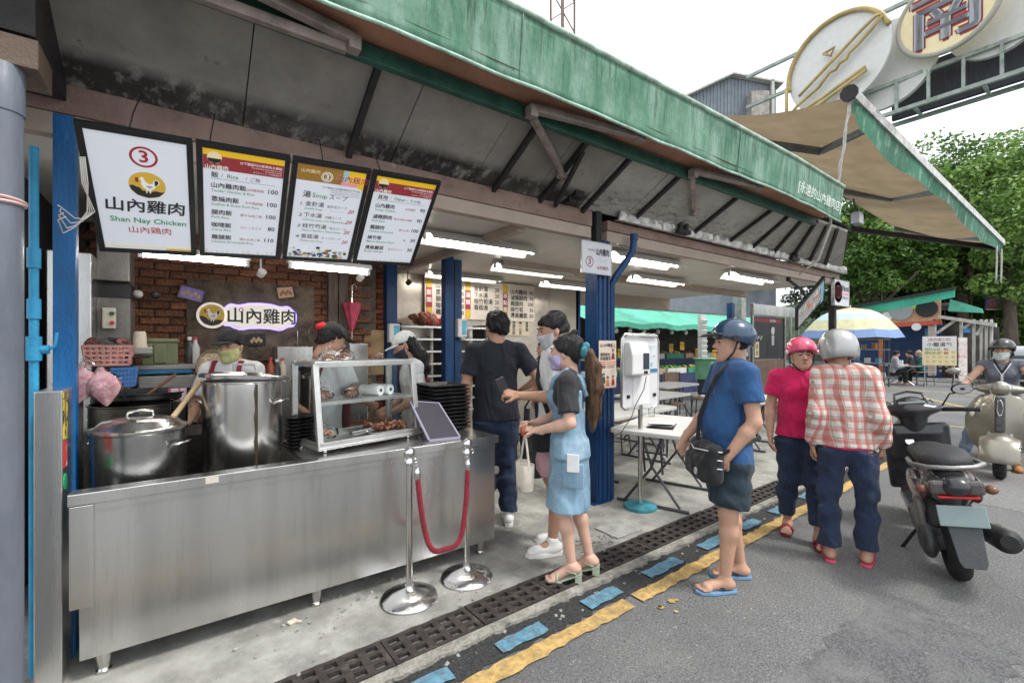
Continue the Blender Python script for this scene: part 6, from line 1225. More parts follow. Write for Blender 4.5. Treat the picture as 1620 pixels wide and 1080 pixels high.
        return sdf_put(name, mat, s.t, S)
    def collar(s, mat, r=.066):
        b = MB(); n = s.J['neck']; b.tube([(n[0] + r * s.k * math.cos(a), n[1] - .002 + r * .95 * s.k * math.sin(a), n[2] - .005 - (.03 * max(0, math.sin(a)))) for a in [2 * PI * i / 24 for i in range(24)]], .010 * s.k, 8, closed=True); b.build('collar', mat, s.t, smooth=True)
    def legs(s, mat, to=1.95, g=.016, flare=.006, res=.009, fold=.006, name='trousers', frq=30):
        k = s.k; J = s.J; S = s.grid(res); S.cone(J['hip'] + V3(0, 0, .0), J['hip'] - V3(0, 0, .05 * k), .136 * k * s.bulk + g * .5, .148 * k * s.hips * s.bulk + g * .6, .05, .66, V3(0, 1, 0)); S.ell(J['hip'] + V3(0, -.03, -.11) * k, V3(.125, .075, .075) * k * s.bulk * s.hips, .06)
        for n in 'lr':
            a0 = s.J['hj' + n]; s.J['hj' + n] = a0 + (s.J['kn' + n] - a0) * .16; s.leg(S, n, g, to if to > 1 else (to - .16) / .84, .05, cap=True, flare=flare); s.J['hj' + n] = a0
        S.ripple(fold * 1.1, frq, s.seed + 5, (.6, .6, 1.2)); S.ripple(fold * .35, frq * 2.0, s.seed + 8, (.5, .5, 1.3)); return sdf_put(name, mat, s.t, S)
    def hair(s, mat, kind='short', name='hair'):
        k = s.k; h = s.hl; S = SDF(s.J['head'] - V3(.2, .2, .24) * k, s.J['head'] + V3(.2, .2, .2) * k, .006 * max(1, s.lod)); S.ell(h(0, -.022, .036), V3(.092, .114, .104) * k, .02, s.R)
        if kind == 'under': S = SDF(s.J['head'] - V3(.2, .2, .24) * k, s.J['head'] + V3(.2, .2, .2) * k, .006); S.ell(h(0, -.02, .02), V3(.080, .103, .085) * k, .02, s.R)
        if kind == 'underbob': S = SDF(s.J['head'] - V3(.2, .2, .24) * k, s.J['head'] + V3(.2, .2, .2) * k, .006); S.ell(h(0, -.02, .02), V3(.080, .103, .085) * k, .02, s.R); S.ell(h(0, -.05, -.03), V3(.086, .07, .10) * k, .04, s.R)
        if kind == 'short': S.ell(h(0, -.055, -.02), V3(.078, .062, .075) * k, .03, s.R)
        if kind == 'bob': S.ell(h(0, -.05, -.03), V3(.092, .075, .11) * k, .04, s.R)
        n = s.R @ V3(0, .62, -.78); S.plane(h(0, .060, .045), n)
        if 'bob' not in kind: S.plane(h(0, -.02, -.082), s.R @ V3(0, .1, -1))
        S.ripple(.011, 62, s.seed, (1, 1, .35)); return sdf_put(name, mat, s.t, S)
    def strands(s, mat, pts, r, name='hair_lock', amp=.006):
        P = np.array(pts, float); S = SDF(P.min(0) - .09, P.max(0) + .09, .0065)
        for i in range(len(P) - 1): S.cone(P[i], P[i + 1], r[i], r[i + 1], .02)
        S.ripple(amp, 80, s.seed, (1, 1, .15)); return sdf_put(name, mat, s.t, S)
    def mask(s, mat):
        k = s.k; S = SDF(s.J['head'] - V3(.15, .15, .17) * k, s.J['head'] + V3(.15, .15, .1) * k, .005); s.headsdf(S, .009 * k, False); S.ell(s.hl(0, .098, -.03), V3(.028, .028, .03) * k, .03, s.R)
        S.plane(s.hl(0, 0, -.012), s.R @ V3(0, .12, 1)); S.plane(s.hl(0, .022, 0), s.R @ V3(0, -1, 0)); S.plane(s.hl(0, 0, -.112), s.R @ V3(0, -.2, -1)); sdf_put('face_mask', mat, s.t, S)
        b = MB()
        for x in (-1, 1): b.tube([s.hl(.066 * x, .03, -.02), s.hl(.083 * x, .0, .01), s.hl(.085 * x, -.025, -.005), s.hl(.08 * x, -.01, -.04), s.hl(.062 * x, .03, -.075)], .0025, 5)
        b.build('mask_loop', mat, s.t)
    def cap(s, mat, brim=True):
        k = s.k; S = SDF(s.J['head'] - V3(.2, .25, .2) * k, s.J['head'] + V3(.2, .25, .2) * k, .006); S.ell(s.hl(0, -.016, .045), V3(.092, .111, .090) * k, .01, s.R); S.plane(s.hl(0, 0, .035), s.R @ V3(0, .12, -1))
        o = sdf_put('cap', mat, s.t, S)
        if brim: S = SDF(s.J['head'] - V3(.25, .25, .2) * k, s.J['head'] + V3(.25, .25, .2) * k, .005); S.ell(s.hl(0, .095, .035), V3(.078, .085, .011) * k, .01, s.R); sdf_put('cap_brim', mat, s.t, S)
        return o
    def helmet(s, mat, trim, full=False, peak=True, visor=False):
        k = s.k; S = SDF(s.J['head'] - V3(.24, .27, .24) * k, s.J['head'] + V3(.24, .27, .24) * k, .007); S.ell(s.hl(0, -.018, .045), V3(.122, .143, .122) * k, .01, s.R)
        if full: S.ell(s.hl(0, -.045, -.035), V3(.122, .118, .11) * k, .05, s.R); S.plane(s.hl(0, 0, -.085), s.R @ V3(0, -.25, -1)); S.ell(s.hl(0, .13, -.04), V3(.088, .14, .085) * k, .02, s.R, 'sub')
        else: S.plane(s.hl(0, 0, .012), s.R @ V3(0, .30, -1))
        S.ell(s.hl(0, -.01, -.03), V3(.098, .115, .12) * k, .01, s.R, 'sub'); o = sdf_put('helmet', mat, s.t, S)
        if peak: S = SDF(s.J['head'] - V3(.25, .3, .25) * k, s.J['head'] + V3(.25, .3, .25) * k, .006); S.ell(s.hl(0, .115, .058), V3(.095, .10, .012) * k, .01, np.array(Matrix(s.R.tolist()) @ Matrix.Rotation(RAD(-8), 3, 'X'))); sdf_put('helmet_peak', trim, s.t, S)
        if visor: S = SDF(s.J['head'] - V3(.25, .3, .25) * k, s.J['head'] + V3(.25, .3, .25) * k, .006); S.ell(s.hl(0, .02, .065), V3(.128, .15, .122) * k, .01, s.R); S.ell(s.hl(0, .02, .065), V3(.121, .143, .115) * k, .0, s.R, 'sub'); S.plane(s.hl(0, .06, 0), s.R @ V3(0, -1, 0)); S.plane(s.hl(0, 0, .06), s.R @ V3(0, 0, -1)); sdf_put('visor', m_blk, s.t, S)
        b = MB(); b.tube([s.hl(-.10, .0, .01), s.hl(-.088, .02, -.06), s.hl(-.03, .05, -.125), s.hl(.03, .05, -.125), s.hl(.088, .02, -.06), s.hl(.10, .0, .01)], .006 * k, 6); b.build('chin_strap', m_blk, s.t, smooth=True)
        for x in (-1, 1): b = MB(); b.cyl(s.hl(.108 * x, .02, .03), s.hl(.128 * x, .02, .03), .02 * k, n=16); b.build('pivot_cap', trim, s.t, smooth=40)
        return o
    def shoe(s, kind, mat, sole=None):
        k = s.k; sole = sole or FLAT('sole_white', (.7, .7, .68))
        for n in 'lr':
            N, d, w = s.foot_frame(n); x = -1 if n == 'l' else 1; g = np.array([N[0], N[1], 0]); f = lambda a, b_, z: g + d * a * k + w * b_ * k + V3(0, 0, z * k)
            ol = [(-.075, .0), (-.06, .03), (.0, .036), (.10, .046), (.165, .036), (.19, .0), (.17, -.034), (.10, -.044), (.0, -.034), (-.06, -.03)]
            if kind in ('sneaker', 'boot', 'shoe'):
                S = SDF(g - .25 * k, g + V3(.25, .25, .32) * k, .0065); S.cone(f(-.04, 0, .050), f(.12, 0, .038), .036 * k, .034 * k, .02); S.cone(f(.0, 0, .05), f(0, 0, .10 if kind != 'boot' else .17), .042 * k, .043 * k, .03); S.ell(f(.145, 0, .032), V3(.040, .040, .028) * k, .02); S.plane(V3(0, 0, .012), (0, 0, -1)); sdf_put('shoe', mat, s.t, S)
                b = MB(); b.prism([(a * 1.04, c * 1.06) for a, c in ol], 0.0, .022, lambda u, v, z: f(u, v, z / k)); b.build('sole', sole, s.t, smooth=40)
            else:
                hh = .012 if kind != 'heel' else .0
                if kind == 'heel':
                    b = MB(); P = [f(.10, .042, .0), f(.10, -.042, 0), f(.19, -.03, 0), f(.19, .03, 0)]; b.prism([(.07, .04), (.16, .036), (.185, .0), (.16, -.034), (.07, -.038)], .0, .010, lambda u, v, z: f(u, v, z / k)); b.box(Vector(f(-.045, 0, .03)), (.045 * k, .045 * k, .062 * k), (0, 0, math.atan2(d[1], d[0]))); b._add([f(-.07, .03, .062), f(-.07, -.03, .062), f(.075, -.038, .010), f(.075, .038, .010), f(-.07, .03, .070), f(-.07, -.03, .070), f(.075, -.038, .018), f(.075, .038, .018)], [(0, 1, 2, 3), (7, 6, 5, 4), (0, 3, 7, 4), (1, 5, 6, 2), (0, 4, 5, 1), (3, 2, 6, 7)]); b.build('sole', mat, s.t)
                    b = MB(); b.tube([f(.11, .044, .01), f(.10, .03, .055), f(.10, 0, .062), f(.10, -.03, .055), f(.11, -.044, .01)], .009 * k, 8); b.tube([f(-.03, .034, .07), f(.03, .035, .085), f(.05, 0, .10), f(.03, -.035, .085), f(-.03, -.034, .07)], .006 * k, 8); b.build('strap', mat, s.t, smooth=True)
                else:
                    b = MB(); b.prism([(a * 1.05, c * 1.1) for a, c in ol], -.016, .002, lambda u, v, z: f(u, v, z / k)); b.build('sole', sole, s.t, bevel=.003)
                    b = MB()
                    if kind == 'flipflop': b.tube([f(.135, .012 * -x, .014), f(.10, .012 * -x, .05), f(.02, .042, .015)], .0065 * k, 7); b.tube([f(.10, .012 * -x, .05), f(.02, -.042, .015)], .0065 * k, 7)
                    elif kind == 'sandal':
                        for q in (0, 1): b.tube([f(.13 - .07 * q, .048, .006), f(.12 - .04 * q, .025, .052), f(.085, -.01, .066), f(.05 + .08 * q, -.048, .006)], .012 * k, 8)
                        b.tube([f(-.02, .038, .03), f(-.065, .0, .055), f(-.02, -.038, .03)], .006 * k, 7)
                    else:
                        S = SDF(g - .25 * k, g + .25 * k, .007); S.cone(f(.02, 0, .045), f(.12, 0, .03), .044 * k, .048 * k, .02); S.plane(V3(0, 0, .004), (0, 0, -1)); S.plane(f(.005, 0, 0), -d); sdf_put('upper', mat, s.t, S)
                    if b.v: b.build('strap', mat, s.t, smooth=True)
    def W(s, p): return s.loc + rodz(tuple(p), s.rz)          # person-local point to world
def wrinkle(m, s1=7.5, d=.07):
    t = m.node_tree; N = t.nodes; L = t.links; b = N['Principled BSDF']; tc = N.new('ShaderNodeTexCoord'); mp = N.new('ShaderNodeMapping'); mp.inputs['Scale'].default_value = (1, 1, .55); mp.inputs['Rotation'].default_value = (.4, .5, .2)
    n = N.new('ShaderNodeTexNoise'); n.inputs['Scale'].default_value = s1; n.inputs['Detail'].default_value = 1.5; n.inputs['Distortion'].default_value = .9; L.new(tc.outputs['Object'], mp.inputs[0]); L.new(mp.outputs[0], n.inputs['Vector'])
    bp = N.new('ShaderNodeBump'); bp.inputs['Strength'].default_value = .7; bp.inputs['Distance'].default_value = d; L.new(n.outputs['Fac'], bp.inputs['Height'])
    if b.inputs['Normal'].links: L.new(b.inputs['Normal'].links[0].from_socket, bp.inputs['Normal'])
    L.new(bp.outputs[0], b.inputs['Normal']); return m
def cloth(n, c, **k):
    if n in MATS: return MATS[n]
    a = dict(rough=.85, var=.16, vs=5, bump=.06, bs=160, sheen=.08); a.update(k); return wrinkle(M(n, c, **a))
m_jean = cloth('dark_denim', (.018, .032, .075), var=.3, vs=4, bs=260, bump=.14); stain(m_jean, (.06, .09, .15), 3.2, .52, .72, amt=.7)
m_jean2 = cloth('light_denim', (.22, .36, .48), var=.2, vs=4, bs=260, bump=.14); stain(m_jean2, (.45, .58, .66), 4, .5, .72, amt=.75); stain(m_jean2, (.10, .19, .30), 3, .5, .68, amt=.8); stain(m_jean2, (.5, .6, .66), 60, .58, .66, amt=.5)
m_white = cloth('white_tee', (.66, .66, .66), var=.06); m_navy = cloth('navy_tee', (.009, .012, .020)); m_blue = cloth('blue_sport_shirt', (.022, .078, .20), bump=.06); m_pink = cloth('magenta_polo', (.60, .012, .10)); m_char = cloth('charcoal_tee', (.028, .028, .03)); m_short = cloth('dark_teal_shorts', (.016, .03, .042)); m_pshort = cloth('pale_pink_shorts', (.55, .33, .36)); m_blackc = cloth('black_cloth', (.016, .016, .018))
def plaid():
    m = bpy.data.materials.new('plaid_cotton'); m.use_nodes = True; t = m.node_tree; N = t.nodes; L = t.links; b = N['Principled BSDF']; b.inputs['Roughness'].default_value = .85
    tc = N.new('ShaderNodeTexCoord'); sx = N.new('ShaderNodeSeparateXYZ'); nz = N.new('ShaderNodeTexNoise'); nz.inputs['Scale'].default_value = 4; ad = N.new('ShaderNodeVectorMath'); ad.operation = 'MULTIPLY_ADD'; ad.inputs[1].default_value = (.03, .03, .03); L.new(tc.outputs['Object'], nz.inputs['Vector']); L.new(nz.outputs['Color'], ad.inputs[0]); L.new(tc.outputs['Object'], ad.inputs[2]); L.new(ad.outputs[0], sx.inputs[0])
    def band(sock, period, w, ph):
        a = N.new('ShaderNodeMath'); a.operation = 'MULTIPLY_ADD'; a.inputs[1].default_value = 1 / period; a.inputs[2].default_value = ph; L.new(sock, a.inputs[0]); f = N.new('ShaderNodeMath'); f.operation = 'FRACT'; L.new(a.outputs[0], f.inputs[0]); c = N.new('ShaderNodeMath'); c.operation = 'LESS_THAN'; c.inputs[1].default_value = w; L.new(f.outputs[0], c.inputs[0]); return c.outputs[0]
    cur = None
    sy = N.new('ShaderNodeMath'); sy.operation = 'ADD'; L.new(sx.outputs[0], sy.inputs[0]); L.new(sx.outputs[1], sy.inputs[1])
    for sock, per, w, ph, col, am in ((sy.outputs[0], .072, .34, .1, (.50, .10, .08), .72), (sx.outputs[2], .072, .34, .3, (.50, .10, .08), .62), (sy.outputs[0], .072, .10, .72, (.20, .18, .12), .75), (sx.outputs[2], .072, .10, .9, (.20, .18, .12), .75), (sy.outputs[0], .036, .08, .4, (.75, .5, .4), .5)):
        mx = N.new('ShaderNodeMix'); mx.data_type = 'RGBA'; mx.inputs[7].default_value = (*col, 1); mu = N.new('ShaderNodeMath'); mu.operation = 'MULTIPLY'; mu.inputs[1].default_value = am; L.new(band(sock, per, w, ph), mu.inputs[0]); L.new(mu.outputs[0], mx.inputs[0])
        if cur is None: mx.inputs[6].default_value = (.68, .62, .56, 1)
        else: L.new(cur, mx.inputs[6])
        cur = mx.outputs[2]
    L.new(cur, b.inputs['Base Color']); return wrinkle(m)
def stripes(n, a, c, per, w, axis=2):
    m = bpy.data.materials.new(n); m.use_nodes = True; t = m.node_tree; N = t.nodes; L = t.links; b = N['Principled BSDF']; b.inputs['Roughness'].default_value = .85; tc = N.new('ShaderNodeTexCoord'); sx = N.new('ShaderNodeSeparateXYZ'); L.new(tc.outputs['Object'], sx.inputs[0]); f = N.new('ShaderNodeMath'); f.operation = 'MULTIPLY'; f.inputs[1].default_value = 1 / per; L.new(sx.outputs[axis], f.inputs[0]); g = N.new('ShaderNodeMath'); g.operation = 'FRACT'; L.new(f.outputs[0], g.inputs[0]); l = N.new('ShaderNodeMath'); l.operation = 'LESS_THAN'; l.inputs[1].default_value = w; L.new(g.outputs[0], l.inputs[0]); mx = N.new('ShaderNodeMix'); mx.data_type = 'RGBA'; mx.inputs[6].default_value = (*a, 1); mx.inputs[7].default_value = (*c, 1); L.new(l.outputs[0], mx.inputs[0]); L.new(mx.outputs[2], b.inputs['Base Color']); return m
# ---- man in blue with helmet, profile to the left
p = Person('man in blue shirt and dark shorts with navy helmet and waist bag', (2.81, 1.55, RZ + .018), 142, 1.62, dict(ell=(-.24, -.06, 1.10), wrl=(-.21, .10, .87), hdl=(.2, .45, -.75), cul=1.0, elr=(.20, .06, 1.10), wrr=(.17, .22, .93), hdr=(-.2, .4, -.8), cur=.6, anl=(-.10, .06, .085), knl=(-.10, .04, .49), anr=(.09, -.12, .085), knr=(.09, -.03, .49)), bulk=1.12, belly=1.05, skin=m_skin, seed=3, chest=(0, -.03))
p.body(bare_feet=True); p.legs(m_short, .88, .03, .022, fold=.009, name='shorts'); p.top(m_blue, .80, .62, .018, flare=.018, fold=.007); p.hair(m_hair, 'under'); p.helmet(M('navy_helmet', (.02, .05, .10), .25, var=.3, vs=6, bump=0, coat=.6), m_blk, peak=True); p.shoe('flipflop', FLAT('dark_strap', (.02, .03, .05)), M('blue_foam', (.14, .27, .42), .7)); p.collar(m_blue, .062)
b = MB(); 
for x in (-1, 1): b.tube([V3(.178 * x, .0, .86) * p.k, V3(.19 * x, .01, .7) * p.k, V3(.185 * x, .02, .56) * p.k], .004, 6)
b.build('piping', FLAT('white_piping', (.7, .7, .7)), p.t, smooth=True)
wb = thing('waist_bag', 'black waist bag with white piping on the man in blue', 'bag', p.W((-.07, .165, .79)), p.rz)
S = SDF((-.26, -.14, -.2), (.26, .16, .2), .008); S.box((0, 0, 0), (.17, .055, .12), .045, .01); S.box((0, .055, -.03), (.14, .03, .075), .03, .02); S.ripple(.005, 40, 3); sdf_put('bag', m_blackc, wb, S)
for z in (.085, .035, -.015): b = MB(); b.tube([(-.175, -.03, z), (-.15, .045, z + .004), (0, .075, z - .012), (.15, .045, z + .004), (.175, -.03, z)], .0035, 6); b.build('piping', FLAT('white_piping', (.7, .7, .7)), wb, smooth=True)
b = MB(); b.torus((-.07, .088, -.05), .018, .004, (0, 1, 0), 16, 6); b.tube([(-.07, .09, -.065), (-.07, .09, -.038)], .003, 5); b.build('emblem', FLAT('grey_emblem', (.5, .5, .5)), wb)
b = MB(); q = [(-.16, -.02, .07), (-.135, -.14, .11), (-.06, -.30, .15), (.07, -.335, .16), (.20, -.30, .15), (.275, -.14, .11), (.17, .0, .07)]; b.tube(q, .012, 8); b.build('belt', m_blackc, wb, smooth=True)
b = MB(); b.tube([V3(-.085, .03, 1.385), V3(-.07, .10, 1.31), V3(-.05, .15, 1.18), V3(-.03, .19, 1.05), V3(-.02, .195, .92), V3(-.02, .18, .85)], .013, 6); b.tube([V3(-.085, .03, 1.375), V3(-.085, -.05, 1.375), V3(-.05, -.125, 1.2)], .011, 6); b.build('shoulder_strap', m_blackc, p.t, smooth=True)
# ---- woman in denim dress
p = Person('woman in pale denim overall dress with long streaked ponytail', (2.03, 2.18, 0.002), 133, 1.55, dict(ell=(-.25, -.02, 1.13), wrl=(-.16, .20, 1.06), hdl=(.35, .7, .0), hnl=(.3, .0, -1), cul=1.0, elr=(.22, .08, 1.12), wrr=(.06, .26, 1.07), hdr=(-.6, .6, .1), hnr=(-.2, -.3, -1), cur=.9, anl=(-.07, -.02, .115), anr=(.07, -.14, .115), knr=(.08, -.03, .5), knl=(-.08, .05, .5)), skin=m_skin3, seed=7, yaw=-4, bulk=.93, hips=1.06, bust=.8, chest=(0, .01))
p.body(bare_feet=True, heel=.055); k = p.k
p.top(m_char, .93, .78, .016, flare=.016, fold=.006, name='tee')
S = p.grid(.0085); p.torso(S, .027, .88 * k); J = p.J; S.plane(V3(0, 0, .88 * k), (0, 0, -1)); S.cone(J['hip'] + V3(0, 0, .04), np.array([J['hip'][0], J['hip'][1] + .01, .50 * k]), .175 * k, .215 * k, .05, .74, V3(0, 1, 0), cap=True)
S.plane(J['chest'] + V3(0, 0, .05) * k, (0, .0, 1)); S.box(J['chest'] + V3(0, -.16, .05) * k, V3(.075, .13, .16) * k, .05, .02, op='sub')
for x in (-1, 1): S.ell(p.J['sh' + ('l' if x < 0 else 'r')] + V3(.03 * x, 0, -.08), V3(.10, .12, .16) * k, .02, op='sub')
S.ripple(.008, 22, 4, (1, 1, .5)); sdf_put('overall_dress', m_jean2, p.t, S)
for x in (-1, 1): b = MB(); c = J['chest']; b.tube([c + V3(.085 * x, .115, .03) * k, c + V3(.10 * x, .09, .12) * k, c + V3(.10 * x, .0, .182) * k, c + V3(.075 * x, -.085, .13) * k, c + V3(.07 * x, -.13, .0) * k], .016, 8); b.build('strap', m_jean2, p.t, smooth=True)
b = MB(); b.box((-.195 * k, -.035, .77 * k), (.02, .13, .15), (0, 0, -.12)); b.build('pocket', m_jean2, p.t, bevel=.006); ph = p.W((-.215 * k, -.035, .86 * k)); b = MB(); b.box((0, 0, 0), (.010, .075, .11)); o = b.build('phone', FLAT('white_phone', (.72, .72, .72)), bevel=.003); o.location = ph; o.rotation_euler = (0, 0, p.rz - .12); tag(o, 'white phone sticking out of the denim dress pocket', 'phone')
p.hair(m_hair, 'short'); h = p.hl
p.strands(m_hairb, [h(0, -.10, .03), h(.0, -.17, -.01), h(.005, -.205, -.10), h(.01, -.215, -.25), h(.015, -.20, -.42), h(.01, -.19, -.56)], [.03, .03, .042, .048, .042, .012], 'ponytail', .009)
S = SDF(h(0, -.135, .015) - .09, h(0, -.135, .015) + .09, .005); b = MB(); b.torus(h(0, -.14, .015), .034, .024, tuple(p.R @ V3(0, 1, .3)), 22, 10); o = b.build('scrunchie', M('teal_scrunchie', (.05, .22, .26), .7, var=.5, vs=30, bump=.3, bs=40), p.t, smooth=True)
p.strands(m_hair, [h(0, -.05, .12), h(0, -.07, .145)], [.025, .02], 'bun'); p.mask(cloth('lilac_mask', (.42, .36, .58), var=.25, vs=20)); p.shoe('heel', M('sage_leather', (.36, .42, .32), .5))
# tote bag and cup carrier in her hand
hw = p.W(J['wrl'] + V3(.03, .09, -.02)); t = thing('cup_carrier_bag', 'cream canvas carrier bag with black print held by denim woman', 'bag', (hw.x, hw.y, hw.z - .36), p.rz); m_can = cloth('cream_canvas', (.66, .60, .50), var=.1)
for x in (-.035, .045): b = MB(); b.lathe([(.036, 0), (.042, .01), (.048, .16), (.046, .165), (.04, .15), (.034, .01), (.001, .008)], (x, x * .5, 0), 24, None, False); b.build('cup_sleeve', m_can, t, smooth=40)
for x in (-.08, .09): b = MB(); b.tube([(x, x * .5, .15), (x * .7, x * .3, .25), (.005, 0, .36)], .007, 6); b.build('handle', m_can, t)
B = Board(t, -.028); B.txt('茶飲', .045, -.075, .05, 'black', 'c', .02); B.ring(.045, -.10, .022, .026, 'black'); B.txt('茶', -.035, -.07, .06, 'black', 'c', .02); B.done()
b = MB(); b.ball(p.W(J['wrl'] + V3(.02, .10, -.01)), (.02, .02, .035), 12, 8); tag(b.build('key_pouch', M('rust_leather', (.35, .1, .05), .5), smooth=True), 'small rust red pouch in the denim woman hand', 'pouch')
# ---- young man in white tee
p = Person('young man in white tee and pale pink shorts looking at phone', (2.22, 2.55, 0.0), 150, 1.72, dict(ell=(-.26, .02, 1.13), wrl=(-.19, .27, 1.14), hdl=(.2, .8, .15), hnl=(.6, .0, -.8), cul=.7, elr=(.24, .06, 1.12), wrr=(.10, .27, 1.10), hdr=(-.5, .7, .1), hnr=(-.3, -.3, 1), cur=.7, anl=(-.09, .03, .085), anr=(.10, -.07, .085)), skin=m_skin2, seed=9, yaw=12, pitch=-10)
p.body(); p.legs(m_pshort, .86, .03, .02, name='shorts', fold=.008); p.top(m_white, .86, .72, .018, flare=.016, fold=.007, name='tee'); p.hair(m_hair); p.shoe('sneaker', FLAT('white_leather', (.72, .72, .7))); p.mask(cloth('grey_mask', (.4, .4, .42)))
J = p.J; c = J['chest']; b = MB(); b.tube([c + V3(.12, -.06, .14), c + V3(.05, .10, .10), c + V3(-.06, .135, -.06), c + V3(-.17, .09, -.24), J['hip'] + V3(-.19, .06, .02)], .016, 8); b.tube([c + V3(.12, -.06, .14), c + V3(.04, -.125, .02), c + V3(-.1, -.12, -.16), J['hip'] + V3(-.19, -.02, .02)], .016, 8); b.build('shoulder_strap', m_blackc, p.t, smooth=True)
t = thing('shoulder_bag', 'black shoulder bag hanging at the young man hip', 'bag', p.W(J['hip'] + V3(-.23, .06, -.06)), p.rz); S = SDF((-.12, -.2, -.2), (.12, .2, .2), .008); S.box((0, 0, 0), (.05, .14, .11), .04, .01); S.ripple(.006, 40, 3); sdf_put('bag', m_blackc, t, S)
b = MB(); b.box((0, 0, 0), (.012, .075, .145)); o = b.build('phone', m_blk, bevel=.004); o.location = p.W(J['wrl'] + V3(.05, .12, .05)); o.rotation_euler = (RAD(-20), RAD(10), p.rz + .4); tag(o, 'dark phone held up by the young man in white', 'phone')
# ---- navy tee man from behind
p = Person('man in navy tee and dark trousers seen from behind', (2.14, 3.20, 0.0), 66, 1.77, dict(ell=(-.25, -.02, 1.12), wrl=(-.25, .05, .88), hdl=(0, .25, -1), cul=.5, elr=(.34, -.10, 1.16), wrr=(.22, .10, 1.05), hdr=(-.6, .5, -.2), hnr=(0, -.4, -1), cur=.8), skin=m_skin2, seed=12, yaw=24, bulk=1.05)
p.body(); p.legs(m_jean, 1.96, .018, .012, fold=.008); p.top(m_navy, .84, .70, .018, flare=.016, fold=.008, name='tee'); p.hair(m_hair); p.shoe('sneaker', FLAT('white_leather', (.72, .72, .7))); J = p.J
t = thing('tote_bag', 'black tote bag with folded umbrella beside the navy tee man', 'bag', p.W(V3(.30, -.05, .58)), p.rz); S = SDF((-.16, -.12, -.24), (.16, .12, .3), .009); S.box((0, 0, 0), (.10, .055, .20), .04, .01); S.ripple(.009, 26, 6, (1, 1, .4)); sdf_put('bag', m_blackc, t, S); b = MB(); b.tube([(-.07, 0, .18), (-.06, 0, .4), (0, .02, .48), (.06, 0, .4), (.07, 0, .18)], .010, 7); b.build('handle', m_blackc, t, smooth=True); b = MB(); b.tube([(-.04, .02, .15), (-.03, .02, .38)], [.03, .016], 9); b.build('folded_umbrella', m_navy, t, smooth=True)
q = p.W(V3(.47, -.10, .72)); t = thing('drink_bag', 'small bag of drinks with green label near the tote', 'bag', (q.x, q.y, q.z), 0); b = MB(); b.lathe([(.045, 0), (.055, .02), (.05, .14), (.03, .17)], (0, 0, 0), 20); b.build('cup', FLAT('cup_white', (.65, .65, .6)), t, smooth=40); b = MB(); b.lathe([(.0535, .06), (.0515, .11)], (0, 0, 0), 20, None, False); b.build('label_band', FLAT('band_green', (.05, .35, .1)), t, smooth=40); b = MB(); b.lathe([(.052, .115), (.07, .15), (.05, .21), (.015, .30)], (0, 0, 0), 14, None, False); b.build('carrier', M('maroon_carrier', (.2, .03, .08), .6), t, smooth=True); b = MB(); b.tube([(0, 0, .3), (-.04, .02, .38), (-.12, .02, .42)], .004); b.build('string', m_blk, t)
# ---- woman in magenta polo
p = Person('woman in magenta polo shirt and jeans with pink helmet', (3.95, 1.58, RZ + .018), 205, 1.52, dict(anl=(-.12, .10, .085), knl=(-.10, .06, .49), anr=(.10, -.14, .085), knr=(.10, -.01, .49), ell=(-.24, -.03, 1.13), wrl=(-.26, .06, .89), elr=(.24, -.02, 1.13), wrr=(.24, .05, .89)), skin=m_skin, seed=15, bulk=1.05, bust=.9, belly=.5, yaw=12)
p.body(bare_feet=True); p.legs(m_jean, 1.85, .018, .008, fold=.008, name='jeans'); p.top(m_pink, .88, .62, .018, flare=.014, fold=.006, name='polo_shirt'); p.collar(m_pink, .066); p.hair(m_hair, 'under'); p.helmet(M('pink_helmet', (.62, .08, .16), .3, bump=0, coat=.5), M('white_trim', (.7, .65, .66), .4), peak=False); p.shoe('sandal', M('maroon_leather', (.25, .02, .035), .35), M('maroon_sole', (.2, .02, .03), .5))
b = MB(); b.tube([p.J['neck'] + V3(0, .075, -.03), p.J['chest'] + V3(0, .135, .02)], .008, 6); b.build('placket', m_pink, p.t)
# ---- man in plaid shirt from behind
p = Person('man in red plaid shirt and jeans with silver helmet, from behind', (3.78, 1.22, RZ + .018), 20, 1.57, dict(ell=(-.19, -.04, 1.10), wrl=(-.215, .02, .86), hdl=(-.1, .2, -1), cul=.5, elr=(.19, -.02, 1.10), wrr=(.215, .07, .88), hdr=(0, .4, -.8), cur=.8, anl=(-.11, -.03, .085), anr=(.12, .03, .085), knl=(-.11, .02, .49), knr=(.12, .03, .49)), skin=m_skin2, seed=18, bulk=.80, yaw=32, chest=(-.015, .05), headoff=(-.045, .03))
p.body(bare_feet=True); p.legs(m_jean, 1.97, .022, .014, fold=.008, name='jeans'); S = p.top(M('magenta_under', (.55, .012, .09), .8), .845, .3, .012, name='undershirt', sleeves=False, cut=lambda S: S.plane(V3(0, 0, .84), (0, 0, 1))); m_pl = plaid(); p.top(m_pl, .86, .93, .022, long=True, flare=.010, fold=.011, name='plaid_shirt', frq=24); p.collar(m_pl, .07); p.hair(m_hair, 'under'); p.helmet(M('silver_helmet', (.42, .42, .41), .34, metal=.55, var=.06, bump=0, coat=.4), M('silver_trim', (.36, .36, .35), .4, metal=.5), full=True, peak=False); p.shoe('slipper', M('pink_slipper', (.62, .05, .14), .5), M('pink_sole', (.6, .08, .16), .6))
for n in 'lr':
    W_, E_ = p.J['wr' + n], p.J['el' + n]; d = nrm(W_ - E_); b = MB(); b.cyl(W_ - d * .04, W_ - d * .005, .047, .049, n=20); b.build('cuff', m_pl, p.t, smooth=40)
